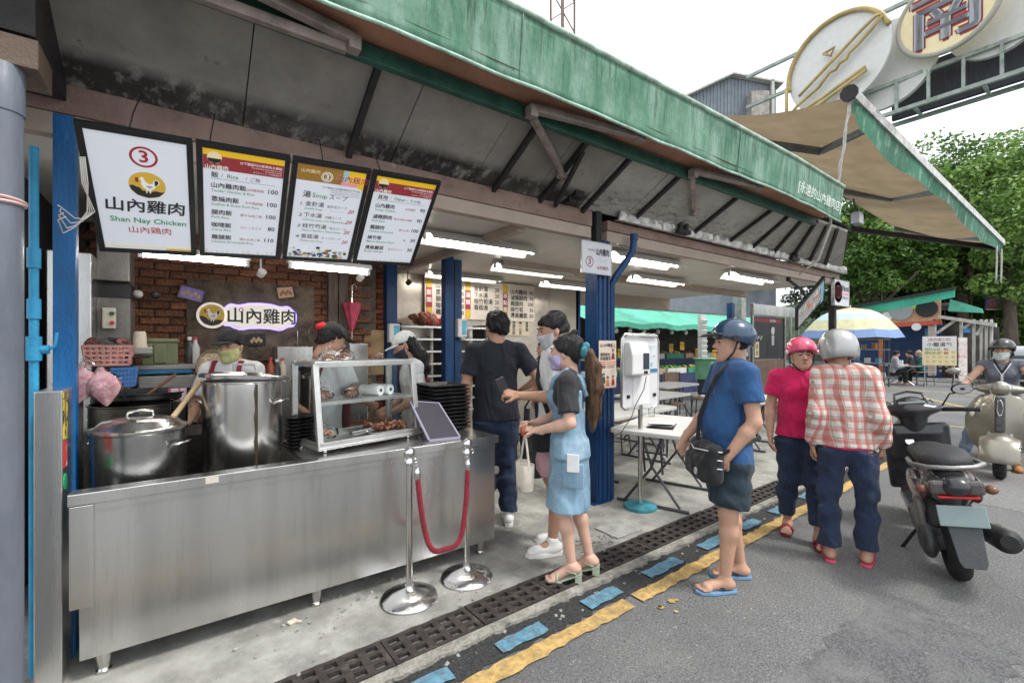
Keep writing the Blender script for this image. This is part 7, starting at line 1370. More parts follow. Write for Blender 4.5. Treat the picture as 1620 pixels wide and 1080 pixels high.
# ---- kitchen workers
m_apr = cloth('maroon_apron', (.20, .015, .025)); 
def straps(p, mat):
    c = p.J['chest']
    for x in (-1, 1): b = MB(); b.tube([c + V3(.08 * x, .125, -.12), c + V3(.10 * x, .125, .02), c + V3(.095 * x, .06, .16), c + V3(.09 * x, -.06, .165), c + V3(.03 * x, -.13, -.05)], .016, 8); b.build('apron_strap', mat, p.t, smooth=True)
q = YP(368, 560, 3.95); p = Person('kitchen worker in black cap and yellow mask behind the tall pot', (q.x, 4.0, 0), 236, 1.60, dict(wrl=(-.18, .28, 1.0), ell=(-.26, .06, 1.1), wrr=(.18, .28, 1.0), elr=(.26, .06, 1.1)), seed=21, lod=1.3, pitch=-8); p.body(); p.legs(m_blackc, res=.012); p.top(m_white, .85, .7, .016, res=.011); straps(p, m_apr); p.hair(m_hair, 'under'); p.cap(m_blackc); p.mask(cloth('yellow_mask', (.55, .56, .25)))
q = YP(512, 545, 3.72); p = Person('kitchen worker in white with maroon apron behind the display case', (q.x, 3.78, 0), 20, 1.66, dict(ell=(-.28, .10, 1.15), wrl=(-.22, .32, 1.08), elr=(.27, .10, 1.15), wrr=(.2, .32, 1.05)), seed=23, lod=1.3, pitch=-22, yaw=-15, chest=(0, .06)); p.body(); p.legs(m_blackc, res=.012); p.top(m_white, .85, .75, .02, res=.011); straps(p, m_apr); p.hair(m_hair, 'underbob'); p.cap(m_blackc)
S = SDF(p.hl(0, -.02, .05) - .2, p.hl(0, -.02, .05) + .2, .006); S.ell(p.hl(-.02, -.105, .06), V3(.07, .05, .035), .01); S.ripple(.006, 50, 2); sdf_put('red_kerchief', M('red_kerchief', (.5, .02, .03), .7), p.t, S)
b = MB(); b.box((0, 0, 0), (.30, .02, .55)); o = b.build('apron_skirt', m_apr, p.t, bevel=.008); o.location = p.J['hip'] + V3(0, .15, -.05)
q = YP(668, 545, 3.62); p = Person('woman in white cap and dark mask working behind the trays', (q.x, 3.72, 0), 165, 1.60, dict(ell=(-.25, .05, 1.12), wrl=(-.16, .26, 1.0), elr=(.24, .05, 1.12), wrr=(.12, .27, 1.0)), seed=25, lod=1.2, pitch=-26, chest=(0, .05), headoff=(0, .03)); p.body(); p.legs(m_blackc, res=.012); p.top(m_white, .85, .7, .016, res=.010); p.hair(m_hair, 'underbob'); p.cap(cloth('white_cap', (.66, .66, .64))); p.mask(cloth('black_mask', (.03, .035, .05))); h = p.hl; p.strands(m_hair, [h(-.05, -.06, -.02), h(-.06, -.08, -.14), h(-.08, -.06, -.26), h(-.07, -.03, -.34)], [.05, .06, .05, .015], 'long_hair', .01)
q = YP(862, 600, 4.5); p = Person('person in black striped tee partly hidden behind the queue', (q.x, 4.5, 0), 170, 1.55, seed=27, lod=1.3, yaw=0); p.body(); p.legs(m_jean, res=.012); p.top(stripes('black_white_stripes', (.03, .03, .03), (.65, .65, .62), .036, .4), .85, .75, .016, res=.011); p.hair(m_hair, 'bob'); p.shoe('sneaker', FLAT('white_leather', (.72, .72, .7)))
# ---- seated diners far away
for i, (px, x, face, m, hm, lab) in enumerate([(1443, 23.0, 100, m_blackc, m_hair, 'seated diner in black at the eatery table'), (1458, 23.3, 110, cloth('green_jacket', (.02, .11, .09)), cloth('tan_cap', (.4, .3, .2)), 'seated diner in dark green jacket and tan cap'), (1413, 22.0, -70, cloth('grey_shirt', (.35, .36, .38)), m_hair, 'seated diner in grey leaning over the table')]):
    q = XP(px, 580, x); st_ = dict(hip=(0, 0, .56)); p = Person(lab, (x, q.y, RZ), face, 1.65, dict(knl=(-.12, .38, .50), anl=(-.12, .36, .09), knr=(.12, .38, .50), anr=(.12, .36, .09), ell=(-.24, .12, .72), wrl=(-.14, .34, .78), elr=(.24, .12, .72), wrr=(.14, .34, .78)), hip=(0, 0, .56), chest=(0, .06), lod=1.9, seed=30 + i, pitch=-15); p.body(); p.legs(m_blackc, res=.012, fold=0); p.top(m, .50, .9, .03, long=True, res=.012); p.hair(hm)
# ================================================================ SCOOTERS
m_tyre = M('tyre_rubber', (.016, .016, .017), .75, var=.3, vs=20, bump=.3, bs=90); m_rim = M('alloy_rim', (.34, .33, .31), .4, metal=.8, var=.15)
m_dkp = M('dark_scooter_paint', (.028, .028, .032), .28, var=.15, vs=4, bump=0, coat=.5); stain(m_dkp, (.10, .095, .09), 6, .55, .75, amt=.35)
m_mar = M('maroon_paint', (.065, .022, .03), .3, var=.2, bump=0, coat=.5); m_brz = M('bronze_paint', (.27, .25, .205), .32, metal=.65, var=.05, bump=0, coat=.5); m_seatb = M('black_seat_vinyl', (.022, .022, .024), .5, var=.2, bump=.08, bs=120)
def wheel(t, c, r, mr, steer=0.0, name='wheel'):
    ax = rodz((0, 1, 0), steer); b = MB(); b.torus(c, r - mr, mr, ax, 40, 14); w = b.build('tyre', m_tyre, t, smooth=True)
    c = Vector(c); b = MB(); R = ax.to_track_quat('Z', 'Y').to_matrix(); b.lathe([(r - mr * 1.7, -.035), (r - mr * 1.35, -.03), (r - mr * 1.35, .03), (r - mr * 1.7, .035)], c, 36, R, False); b.cyl(c - ax * .05, c + ax * .05, .035, n=16)
    for k in range(5): a = 2 * PI * k / 5; d = R @ Vector((math.cos(a), math.sin(a), 0)); b.beam(c + d * .03, c + d * (r - mr * 1.5), .03, .02, ax)
    b.build('rim', m_rim, t, smooth=40)
def mirror(t, base, head, m, nface):
    b = MB(); b.tube([base, Vector(base).lerp(Vector(head), .45) + Vector((0, 0, .04)), Vector(head) - Vector((0, 0, .03))], .006, 8); b.build('mirror_stem', m, t, smooth=True)
    S = SDF(np.array(head) - .14, np.array(head) + .14, .006); S.ell(head, (.028, .068, .045), .01); mh = sdf_put('mirror_head', m, t, S); b = MB(); h = Vector(head) + Vector((-.027, 0, 0)); b.lathe([(.001, 0), (.05, 0)], h, 28, Matrix.Rotation(-PI / 2, 3, 'Y') @ Matrix.Diagonal((.72, 1.15, 1)), False); b.build('mirror_glass', m_chr, mh)
# ---------- parked scooter seen from behind
t = thing('parked_scooter', 'black and maroon parked scooter seen from behind beside plaid man', 'scooter', (4.10, .70, RZ), RAD(20)); t.rotation_euler = (RAD(-8), 0, RAD(19.5))
wheel(t, (0, 0, .215), .215, .058); wheel(t, (1.25, 0, .215), .215, .055, .45)
S = SDF((-.7, -.3, .2), (.55, .3, .95), .009)
S.cone((.30, 0, .58), (-.28, 0, .66), .15, .12, .05, .82, (0, 1, 0)); S.cone((-.25, 0, .67), (-.46, 0, .71), .11, .075, .05, .8, (0, 0, 1)); S.box((.16, 0, .44), (.22, .12, .12), .05, .06); S.ell((.05, .13, .60), (.3, .04, .09), .04); S.ell((.05, -.13, .60), (.3, .04, .09), .04); S.plane((0, 0, .735), (0.12, 0, 1))
sdf_put('rear_body', [m_dkp, m_mar], t, S, mfn=lambda c: ((np.abs(c[:, 1]) > .095) & (c[:, 2] > .55) & (c[:, 0] < .1)).astype(int))
S = SDF((-.5, -.25, .6), (.6, .25, 1.0), .008); S.cone((.40, 0, .765), (-.24, 0, .81), .115, .125, .05, .48, (0, 0, 1)); S.ell((-.12, 0, .83), (.22, .13, .055), .05); sdf_put('seat', m_seatb, t, S)
b = MB(); b.tube([(-.02, .155, .78), (-.28, .165, .80), (-.42, .10, .81), (-.45, 0, .81), (-.42, -.10, .81), (-.28, -.165, .80), (-.02, -.155, .78)], .014, 10); b.build('grab_rail', m_rim, t, smooth=True)
b = MB(); b.bb((-.50, -.12, .665), (-.44, .12, .745)); b.build('tail_light', FLAT('smoked_lens', (.10, .09, .09), .12), t, bevel=.02); 
b = MB(); b.bb((-.505, -.09, .645), (-.46, .09, .662)); b.build('red_lens', FLAT('tail_red', (.5, .02, .02), .2), t, bevel=.008)
for y in (-.15, .15): b = MB(); b.ball((-.44, y, .69), (.04, .03, .026), 14, 10); b.build('turn_signal', FLAT('amber_lens', (.16, .07, .04), .15), t, smooth=True)
b = MB(); b.box((-.50, 0, .55), (.014, .21, .115), (0, RAD(14), 0)); b.build('blank_number_plate', FLAT('pale_plate', (.24, .31, .31)), t, bevel=.004)
b = MB(); b.prism([(-.075, 0), (.075, 0), (.06, -.22), (.045, -.25), (-.045, -.25), (-.06, -.22)], 0, .012, lambda u, v, w: (-.47 - w + v * .45, u, .53 + v * .95)); b.build('mud_flap', M('grey_flap', (.06, .063, .066), .5, var=.15), t, bevel=.004)
for s_ in (-1, 1): b = MB(); b.tube([(.90, .17 * s_, .985), (.98, .14 * s_, 1.06), (1.03, .05 * s_, .98), (1.02, 0, .85)], .005, 6); b.build('cable', m_rub, t, smooth=True)
b = MB(); b.tube([(.30, .152, .60), (.0, .165, .655), (-.3, .13, .70)], .006, 6); b.tube([(.30, -.152, .60), (.0, -.165, .655), (-.3, -.13, .70)], .006, 6); b.build('panel_trim', m_rim, t, smooth=True)
b = MB(); b.cyl((.45, -.16, .26), (.2, -.18, .27), .022, .03, n=14); b.cyl((.2, -.18, .27), (-.30, -.20, .36), .058, .066, n=24); b.cyl((-.30, -.20, .36), (-.34, -.20, .366), .066, .04, n=24); b.build('exhaust', M('black_exhaust', (.03, .03, .03), .5, metal=.5), t, smooth=40)
b = MB(); b.cyl((-.24, -.262, .35), (.1, -.245, .295), .045, n=16); b.build('heat_guard', m_rim, t, smooth=40)
S = SDF((-.2, -.25, .1), (.6, .3, .5), .009); S.box((.22, .06, .27), (.26, .10, .09), .04, .02); S.ell((.02, .12, .24), (.13, .05, .12), .03); sdf_put('engine', M('engine_metal', (.10, .10, .10), .5, metal=.6, var=.3, vs=12, bump=.1), t, S)
b = MB(); b.tube([(.0, .13, .30), (-.08, .15, .55)], .022, 10); b.build('shock_absorber', m_rim, t, smooth=40)
S = SDF((.3, -.32, .15), (1.3, .32, 1.05), .01); S.box((.66, 0, .31), (.26, .17, .035), .03, .02); S.box((.98, 0, .60), (.03, .215, .30), .03, .03, np.array(Euler((0, RAD(-18), 0)).to_matrix())); S.box((.93, 0, .72), (.06, .17, .14), .05, .04, np.array(Euler((0, RAD(-18), 0)).to_matrix())); S.ell((1.07, 0, .70), (.12, .17, .22), .06); sdf_put('leg_shield', m_dkp, t, S)
b = MB(); b.cyl((.865, .05, .74), (.85, .05, .745), .028, n=18); b.build('key_switch', m_chr, t); b = MB(); b.torus((.83, .05, .70), .018, .003, (1, .2, 0), 14, 6); b.bb((.825, .035, .62), (.832, .05, .69)); b.build('keys', M('brass_keys', (.45, .25, .1), .35, metal=.8), t)
b = MB(); b.cyl((.87, -.11, .66), (.858, -.11, .664), .035, n=20); b.build('fuel_cap', m_rim, t)
S = SDF((.6, -.3, .8), (1.15, .3, 1.15), .008); S.cone((.93, 0, .85), (.90, 0, 1.0), .09, .10, .05); S.ell((.90, 0, 1.0), (.11, .2, .06), .05); S.ell((.95, 0, 1.03), (.10, .12, .06), .04); sdf_put('handlebar_cowl', m_dkp, t, S)
b = MB(); b.box((.835, 0, 1.035), (.02, .17, .085), (0, RAD(-40), 0)); b.build('instrument_panel', FLAT('panel_glass', (.22, .25, .24), .12), t, bevel=.008); b = MB(); b.tube([(.86, -.1, 1.05), (.95, -.09, 1.12), (.97, 0, 1.14), (.95, .09, 1.12), (.86, .1, 1.05)], .01, 8); b.build('visor_rim', m_dkp, t, smooth=True)
for s_ in (-1, 1):
    b = MB(); b.tube([(.90, .15 * s_, .99), (.87, .30 * s_, .985), (.85, .40 * s_, .98)], .017, 12); b.build('grip', m_rub, t, smooth=True); b = MB(); b.tube([(.92, .18 * s_, .99), (.95, .26 * s_, .985), (.93, .37 * s_, .975)], .006, 8); b.build('brake_lever', m_rim, t, smooth=True); mirror(t, (.90, .19 * s_, 1.01), (.92, .33 * s_, 1.17 - .03 * (s_ < 0)), m_blk, -1)
b = MB(); b.tube([(1.08, .07, .62), (1.22, .09, .3), (1.25, .09, .215)], .022, 10); b.tube([(1.08, -.07, .62), (1.22, -.09, .3), (1.25, -.09, .215)], .022, 10); b.build('front_fork', m_rim, t, smooth=40)
S = SDF((.9, -.15, .2), (1.6, .15, .6), .008); S.cone((1.25, -.04, .215), (1.25, .04, .215), .265, None, .01); S.cone((1.25, -.2, .215), (1.25, .2, .215), .235, None, .0, op='sub'); S.plane((1.25, 0, .24), (0, 0, -1)); sdf_put('front_fender', m_dkp, t, S)
b = MB(); b.tube([(.35, .14, .2), (.42, .25, .02)], .012, 8); b.build('side_stand', m_blk, t)
# ---------- bronze scooter with rider
HD = 186; t = thing('bronze_scooter', 'bronze retro scooter with round headlight facing the camera', 'scooter', (7.53 + 1.25 * math.cos(RAD(6)), .96 + 1.25 * math.sin(RAD(6)), RZ), RAD(HD)); so2 = t
wheel(t, (0, 0, .215), .215, .058); wheel(t, (1.25, 0, .215), .215, .055)
S = SDF((.7, -.4, .15), (1.5, .4, 1.0), .009); S.ell((.98, 0, .60), (.15, .30, .40), .02); S.ell((.86, 0, .58), (.16, .27, .37), .01, op='sub'); S.plane((0, 0, .93), (0, 0, 1)); S.cone((1.06, 0, .45), (1.0, 0, .95), .10, .09, .06); sdf_put('leg_shield', m_brz, t, S)
S = SDF((.9, -.2, .15), (1.6, .2, .6), .008); S.cone((1.25, -.045, .225), (1.25, .045, .225), .265, None, .01); S.cone((1.25, -.3, .225), (1.25, .3, .225), .232, None, 0, op='sub'); S.plane((1.25, 0, .28), (-.25, 0, -1)); S.ell((1.22, 0, .45), (.16, .11, .07), .03); sdf_put('front_fender', m_brz, t, S)
b = MB(); b.box((1.155, 0, .72), (.03, .085, .40), (0, RAD(-8), 0)); b.build('centre_panel', m_dkp, t, bevel=.03); b = MB(); b.tube([(1.18, .022 * math.cos(a), .80 + .09 * math.sin(a)) for a in [2 * PI * k / 24 for k in range(24)]], .006, 6, closed=True); b.build('trim_ring', m_chr, t, smooth=True); b = MB(); b.ball((1.165, 0, .60), (.02, .035, .025), 14, 10); b.build('emblem', m_chr, t, smooth=True)
for s_ in (-1, 1):
    b = MB(); b.ball((1.10, .23 * s_, .72), (.03, .025, .05), 14, 10); b.build('turn_signal', FLAT('clear_lens', (.6, .58, .52), .1), t, smooth=True); b = MB(); b.tube([(1.05, .075 * s_, .6), (1.2, .09 * s_, .36), (1.25, .09 * s_, .215)], .024, 10); b.build('front_fork', m_rim, t, smooth=40)
    b = MB(); b.tube([(.92, .12 * s_, 1.0), (.88, .28 * s_, .99), (.85, .37 * s_, .98)], .017, 12); b.build('grip', m_rub, t, smooth=True); b = MB(); b.tube([(.95, .2 * s_, 1.0), (.99, .28 * s_, .99), (.97, .40 * s_, .975)], .006, 8); b.build('brake_lever', m_rim, t, smooth=True); mirror(t, (.90, .2 * s_, 1.02), (.93, .40 * s_, 1.20), m_rim, -1)
S = SDF((.7, -.35, .85), (1.2, .35, 1.2), .008); S.ell((.93, 0, 1.0), (.11, .22, .065), .04); S.cone((.98, 0, 1.0), (1.06, 0, 1.01), .095, .085, .03); sdf_put('handlebar_cowl', m_brz, t, S)
b = MB(); b.lathe([(.085, -.01), (.088, .02), (.078, .03)], (1.06, 0, 1.01), 36, Matrix.Rotation(PI / 2, 3, 'Y'), False); b.build('headlight_ring', m_chr, t, smooth=40); b = MB(); b.ball((1.07, 0, 1.01), (.03, .076, .076), 24, 14); b.build('headlight', FLAT('headlight_glass', (.55, .56, .56), .06), t, smooth=True)
S = SDF((-.6, -.3, .2), (.75, .3, .9), .011); S.cone((.28, 0, .55), (-.35, 0, .60), .19, .13, .05, .9, (0, 1, 0)); S.box((.6, 0, .33), (.28, .17, .035), .03, .03); S.plane((0, 0, .72), (0, 0, 1)); sdf_put('rear_body', m_brz, t, S)
S = SDF((-.5, -.25, .6), (.6, .25, .95), .010); S.cone((.36, 0, .755), (-.25, 0, .77), .13, .13, .05, .45, (0, 0, 1)); sdf_put('seat', m_seatb, t, S)
b = MB(); b.cyl((.2, -.18, .27), (-.30, -.20, .36), .055, .062, n=20); b.build('exhaust', MATS['black_exhaust'], t, smooth=40)
bw = so2.location + rodz((.20, 0, 0), RAD(HD))
p = Person('scooter rider in grey sleeveless top with black helmet and mask', (bw.x, bw.y, RZ), HD, 1.64, dict(knr=(.24, .40, .54), anr=(.36, .58, .10), knl=(-.17, .44, .70), anl=(-.13, .42, .45), ell=(-.33, .30, 1.06), wrl=(-.36, .60, 1.03), hdl=(.05, .6, -.2), hnl=(0, -.4, -1), cul=1.2, elr=(.33, .30, 1.06), wrr=(.36, .60, 1.03), hdr=(-.05, .6, -.2), hnr=(0, -.4, -1), cur=1.2), hip=(0, 0, .84), chest=(0, .04), seed=41, yaw=-14, bust=.8, bulk=.95)
p.body(); p.legs(cloth('grey_blue_denim', (.12, .16, .22), bs=200), 1.9, .018, .008, name='jeans'); m_gv = cloth('grey_vest', (.13, .14, .17))
p.top(m_gv, .80, .16, .016, name='sleeveless_top', flare=.0); p.hair(m_hair, 'underbob'); p.helmet(M('black_helmet', (.025, .027, .027), .25, bump=0, coat=.6), m_blk, peak=True); p.mask(cloth('white_mask', (.6, .66, .65), var=.08)); p.shoe('boot', M('tan_suede', (.36, .15, .05), .8, var=.15), M('brown_sole', (.12, .06, .03), .7))
c = p.J['chest']; b = MB()
for x in (-1, 1): b.tube([c + V3(.085 * x, .045, .15), c + V3(.055 * x, .10, .09), c + V3(.006 * x, .125, -.01), c + V3(.006 * x, .14, -.2)], .006, 6)
b.build('white_piping', FLAT('white_piping', (.7, .7, .7)), p.t, smooth=True)
b = MB(); b.tube([c + V3(-.07, .045, .16), c + V3(-.04, .095, .09), c + V3(0, .12, .02), c + V3(.04, .095, .09), c + V3(.07, .045, .16)], .013, 8); b.build('neck_trim', m_blackc, p.t, smooth=True)
# ================================================================ BACKGROUND: second awning, gantry, trees, far shops
ND, FD, NB_, FB = Vector((6.2, 1.95, 4.35)), Vector((15.6, 1.95, 3.9)), Vector((6.2, 3.75, 4.88)), Vector((15.6, 3.75, 4.5))
t = thing('awning', 'tan lined retractable awning with torn green edge at right', 'awning', ND)
m_awn2 = two_side('awning_cloth_tan', (.27, .205, .13), (.05, .15, .08), transl=.4)
def aw2(u, v): p = NB_.lerp(FB, u).lerp(ND.lerp(FD, u), v); return p + Vector((0, 0, -.10 * math.sin(PI * v) * (1 - .4 * math.sin(3 * u)) + .03 * math.sin(9 * u) * v))
b = MB(); b.grid(aw2, 60, 12); b.build('cloth', m_awn2, t, smooth=True, off=ND)
b = MB(); b.grid(lambda u, v: ND.lerp(FD, u) + Vector((0, -.03 - .02 * math.sin(u * 30) * v + .04 * v, -(.30 + .06 * math.sin(u * 11)) * v * (.6 if u < .02 else 1))), 90, 6); b.build('valance', stain(M('green_edge_cloth', (.03, .15, .085), .7, var=.3, vs=2), (.34, .44, .38), 6, .52, .66, stretch=(1, 1, .4), amt=.7), t, smooth=True, off=ND)
b = MB(); b.beam(ND + Vector((-.08, 0, 0)), FD, .10, .12); b.build('front_bar', m_galv, t, off=ND)
b = MB(); b.lathe([(.02, -.01), (.07, -.01), (.09, 0), (.09, .03)], ND + Vector((-.08, 0, 0)), 10, Euler((0, -PI / 2, 0)).to_matrix()); b.build('end_cap', m_dark, t, off=ND)
b = MB(); b.bb((6.2, 3.72, 4.72), (15.6, 3.85, 4.86)); b.build('roller_case', m_dark, t, off=ND)
m_arm = M('arm_steel', (.16, .18, .18), .45, metal=.5, var=.2)
for x in (6.9, 10.2, 14.6):
    e = Vector((x + .9, 2.85, 4.45 - .03 * (x - 6))); b = MB(); b.beam((x, 3.72, 4.72 - .03 * (x - 6)), e, .07, .09); b.build('folding_arm', m_arm, t, off=ND); b = MB(); b.beam(e, (x + .1, 2.0, 4.28 - .048 * (x - 6)), .06, .08); b.build('folding_arm', m_arm, t, off=ND)
b = MB(); b.beam((11.6, 3.7, 4.0), (15.3, 2.0, 3.75), .08, .10); b.build('side_arm', m_dark, t, off=ND)
r0 = YP(1355, 200, 1.98); r1 = Vector((8.3, 2.9, 2.72)); pts = [(Vector((6.16, 1.96, 4.30)).lerp(Vector((6.55, 2.3, 3.0)), k / 14) + Vector((.02 * math.sin(k * 1.9), .0, -.12 * math.sin(PI * k / 14)))) for k in range(15)] + [Vector((6.62, 2.45, 2.6)), Vector((6.7, 2.7, 2.45))]
b = MB(); b.tube(pts, [.016 + .005 * math.sin(k * 2.3) for k in range(len(pts))], 8); tag(b.build('tie_rope', M('pale_rope', (.55, .54, .5), .8, var=.2, vs=20), smooth=True), 'twisted pale tie rope hanging from the tan awning corner', 'rope')
for k, x in enumerate((14.9, 15.5)):
    b = MB(); b.tube([(x, 1.95, 3.75 - .2 * j + .0) if j == 0 else (x + .03 * math.sin(j), 1.95, 3.75 - .16 * j) for j in range(6)], .015, 6); tag(b.build('tie_rope', MATS['pale_rope'], smooth=True), ['short rope dangling near the far awning corner', 'short rope dangling at the very end of far awning'][k], 'rope')
# ---------------------------------------------------------------- gantry across the street
GX = 12.0
def gp(px, py, dx=0): return XP(px, py, GX + dx)
t = thing('sign_gantry', 'pale green steel truss gantry spanning the street at upper right', 'gantry', (GX, 0, 0)); GO = (GX, 0, 0); m_gant = M('gantry_green_paint', (.33, .37, .34), .55, var=.25, vs=5, bump=.05); stain(m_gant, (.12, .2, .12), 6, .55, .7)
zl, zu = gp(1500, 150).z, gp(1500, 100).z
for z, dx in ((zl, 0), (zl + .62, 0), (zl, .7), (zl + .62, .7), (zl + 1.5, .2), (zl + 2.3, .2)): b = MB(); b.beam((GX + dx, 6.2, z), (GX + dx, -9, z), .075, .075); b.build('rail', m_gant, t, off=GO)
for k in range(30): b = MB(); y = 6.0 - .5 * k; b.beam((GX - .02, y, zl), (GX - .02, y, zl + .62), .05, .05); b.build('rung', m_gant, t, off=GO); 
for k in range(12): b = MB(); y = 2.75 - 1.0 * k; b.beam((GX, y, zl + .02), (GX + .7, y, zl + .02), .05, .05); b.build('rung', m_gant, t, off=GO)
b = MB(); b.bb((GX + .45, -9, zl + .02), (GX + .55, 3.2, zl + 1.0)); b.build('dark_panel', M('dark_louvre_panel', (.03, .033, .04), .6, var=.3, vs=3, stretch=(1, 12, 1)), t, off=GO)
for y in (6.3, -9.1): b = MB(); b.bb((GX - .12, y - .12, RZ), (GX + .12, y + .12, zl + .6)); b.build('leg', m_gant, t, off=GO)
def disc_sign(px, py, rpx, lab, lean=0.0):
    c = gp(px, py, -.35); d = (c - CP).length; r = rpx * (c - CP).dot(FV) / FPX
    t = thing('round_sign', lab, 'sign', c, 0, 'round letter signs on the gantry'); t.rotation_euler = (0, 0, -PI / 2 + lean)
    return t, r
t, r_ = disc_sign(1497, 18, 62, 'cream round sign with large white character on the gantry', -.1)
b = MB(); b.cyl((0, .0, 0), (0, .10, 0), r_, n=56); b.build('disc', FLAT('cream_disc', (.78, .66, .40)), t)
b = MB(); b.torus((0, .02, 0), r_, .05, (0, 1, 0), 56, 8); b.build('rim', FLAT('grey_rim', (.38, .36, .30)), t, smooth=True)
B = Board(t, 0.0)
for q, (c_, o_) in enumerate((('maroon', .10), ('grey', 0))): 
    for ex in ((-o_ * .5, 0), (o_ * .5, 0), (0, o_ * .5), (0, -o_ * .5)) if o_ else ((0, 0), (.03, 0), (-.03, 0)): B.txt('南', ex[0], r_ * .58 + ex[1], r_ * 1.55, c_, 'c', .004, 2 + q * 14)
B.done()
b = MB(); b.cyl((0.55, .45, -.3), (0.55, .55, -.3), r_ * .92, n=40); b.build('rear_disc', FLAT('white_disc_back', (.6, .6, .58)), t)
t, r_ = disc_sign(1322, 100, 72, 'white round sign with raised gold channel letter strokes', -.1)
m_gold = M('gold_channel', (.45, .34, .14), .45, var=.2)
b = MB(); b.cyl((0, .02, 0), (0, .08, 0), r_, n=56); b.build('disc', FLAT('white_disc', (.66, .66, .64)), t); b = MB(); b.tube([(r_ * math.cos(a), -.02, r_ * math.sin(a)) for a in [RAD(15 + 5 * k) for k in range(36)]], .05, 8); b.build('rim', m_gold, t, smooth=True)
def stroke(pts, w): b = MB(); b.tube([(x * r_, -.10, z * r_) for x, z in pts], w, 8); b.build('channel_stroke', m_gold, t, smooth=True)
stroke([(-.72, -.42), (-.35, -.18), (.1, .1), (.5, .36), (.78, .52), (.9, .48), (.7, .28), (.45, .1), (.3, .02), (.25, -.08), (.12, -.1), (.05, -.2), (-.08, -.2), (-.3, -.42), (-.75, -.62), (-.9, -.75)], .035); stroke([(-.6, -.35), (-.1, 0), (.35, .26)], .03); stroke([(-.98, -.88), (-.2, -.68), (.6, -.42), (.62, -.5), (-.2, -.78), (-.98, -1.0)], .035); stroke([(-.2, .28), (.02, .3), (-.05, .16), (-.2, .28)], .03); stroke([(-1, -.95), (-1.0, -.1)], .04)
b = MB(); b.cyl((.7, .45, -.3), (.7, .55, -.3), r_ * .9, n=40); b.build('rear_disc', MATS['white_disc_back'], t)
# lattice mast
p = DP(890, 30, 30); t = thing('lattice_mast', 'thin brown lattice mast rising behind the green awning', 'mast', (p.x, p.y, 0)); m_rust = M('rusty_steel', (.17, .11, .09), .8, var=.3)
for sx in (-.55, .55):
    for sy in (-.55, .55): b = MB(); b.beam((sx, sy, 0), (sx, sy, 26), .10, .10); b.build('upright', m_rust, t)
for k in range(26):
    s_ = 1 if k % 2 else -1
    for sy in (-.55, .55): b = MB(); b.beam((-.55 * s_, sy, k), (.55 * s_, sy, k + 1), .06, .06); b.build('lacing', m_rust, t)
# grey ribbed rooftop house
p = DP(1160, 150, 34); t = thing('rooftop_house', 'grey ribbed metal rooftop house behind the awnings', 'building', (p.x, p.y, 0), -math.atan2(SA, CA)); m_gr = M('grey_ribbed_metal', (.20, .23, .26), .6, var=.15, vs=2)
zt = p.z
b = MB(); b.prism([(-3.6, 0), (3.2, 0), (3.2, zt + .6), (-.2, zt + 1.25), (-3.6, zt - .3)], 0, 6, lambda u, v, s_: (u, s_, v)); b.build('wall', m_gr, t)
for k in range(26): b = MB(); u = -3.5 + .26 * k; top = lerp(zt - .3, zt + 1.25, (u + 3.6) / 3.4) if u < -.2 else lerp(zt + 1.25, zt + .6, (u + .2) / 3.4); b.bb((u - .03, -.06, 6), (u + .03, -.001, top)); b.build('rib', m_gr, t)
b = MB(); b.beam((-4.0, 2.8, zt - .42), (-.2, 2.8, zt + 1.36), 6.6, .12); b.build('roof', M('pale_roof_edge', (.45, .45, .42), .6), t); b = MB(); b.beam((-.2, 2.8, zt + 1.36), (3.5, 2.8, zt + .64), 6.6, .12); b.build('roof', MATS['pale_roof_edge'], t)
b = MB(); b.bb((.9, -.9, 6), (2.2, -.1, zt - .2)); b.build('chimney_block', M('weathered_block', (.3, .28, .25), .8, var=.3), t); b = MB(); b.bb((2.6, -.5, 6), (2.8, -.3, zt + .9)); b.build('flue', MATS['pale_roof_edge'], t)
# ---------------------------------------------------------------- far restaurant on x = 26
RX = 26.0
def rx(px, py, dx=0): return XP(px, py, RX + dx)
t = thing('corner_restaurant', 'low corner eatery with green awning and food photo sign', 'restaurant', (RX, rx(1400, 560).y, 0)); RO = Vector((RX, rx(1400, 560).y, 0))
def rq(b, pts, dx=0, th=.08): 
    P = [rx(*p, dx) for p in pts]; Q = [p + Vector((th, 0, 0)) for p in P]; n = len(P); b._add(P + Q, [tuple(range(n)), tuple(range(2 * n - 1, n - 1, -1))] + [(i, n + i, n + (i + 1) % n, (i + 1) % n) for i in range(n)]); return b
b = rq(MB(), [(1298, 512), (1298, 497), (1510, 457), (1510, 470)], -.8); b.build('awning', M('teal_green_cloth', (.05, .36, .24), .7, var=.25, vs=1.2), t, off=RO)
b = rq(MB(), [(1298, 497), (1298, 493), (1512, 453), (1512, 457)], -.9); b.build('awning_bar', m_dark, t, off=RO)
b = rq(MB(), [(1345, 516), (1345, 500), (1488, 474), (1488, 509), (1395, 514)], 0); fs_ = b.build('food_sign', M('food_sign_orange', (.42, .2, .11), .6, var=.35, vs=.9, col2=(.62, .42, .28)), t, off=RO)
for px, py, ra, rb, m in ((1378, 496, 9, 7, 'dkgreen'), (1386, 488, 10, 6, 'lime'), (1403, 501, 9, 5, 'white'), (1425, 491, 19, 9, 'grey'), (1425, 491, 15, 6, 'cream'), (1466, 488, 17, 8, 'black'), (1465, 487, 14, 6, 'cream'), (1448, 483, 7, 4, 'lime')):
    c = rx(px, py, -.02); k_ = (c - CP).dot(FV) / FPX; b = MB(); b.cyl(c - RO, c - RO - Vector((.02 + .01 * rb / 9, 0, 0)), ra * k_ * .8, n=18); o = b.build('food_picture', FLAT('ink_' + m, INK[m]), t)
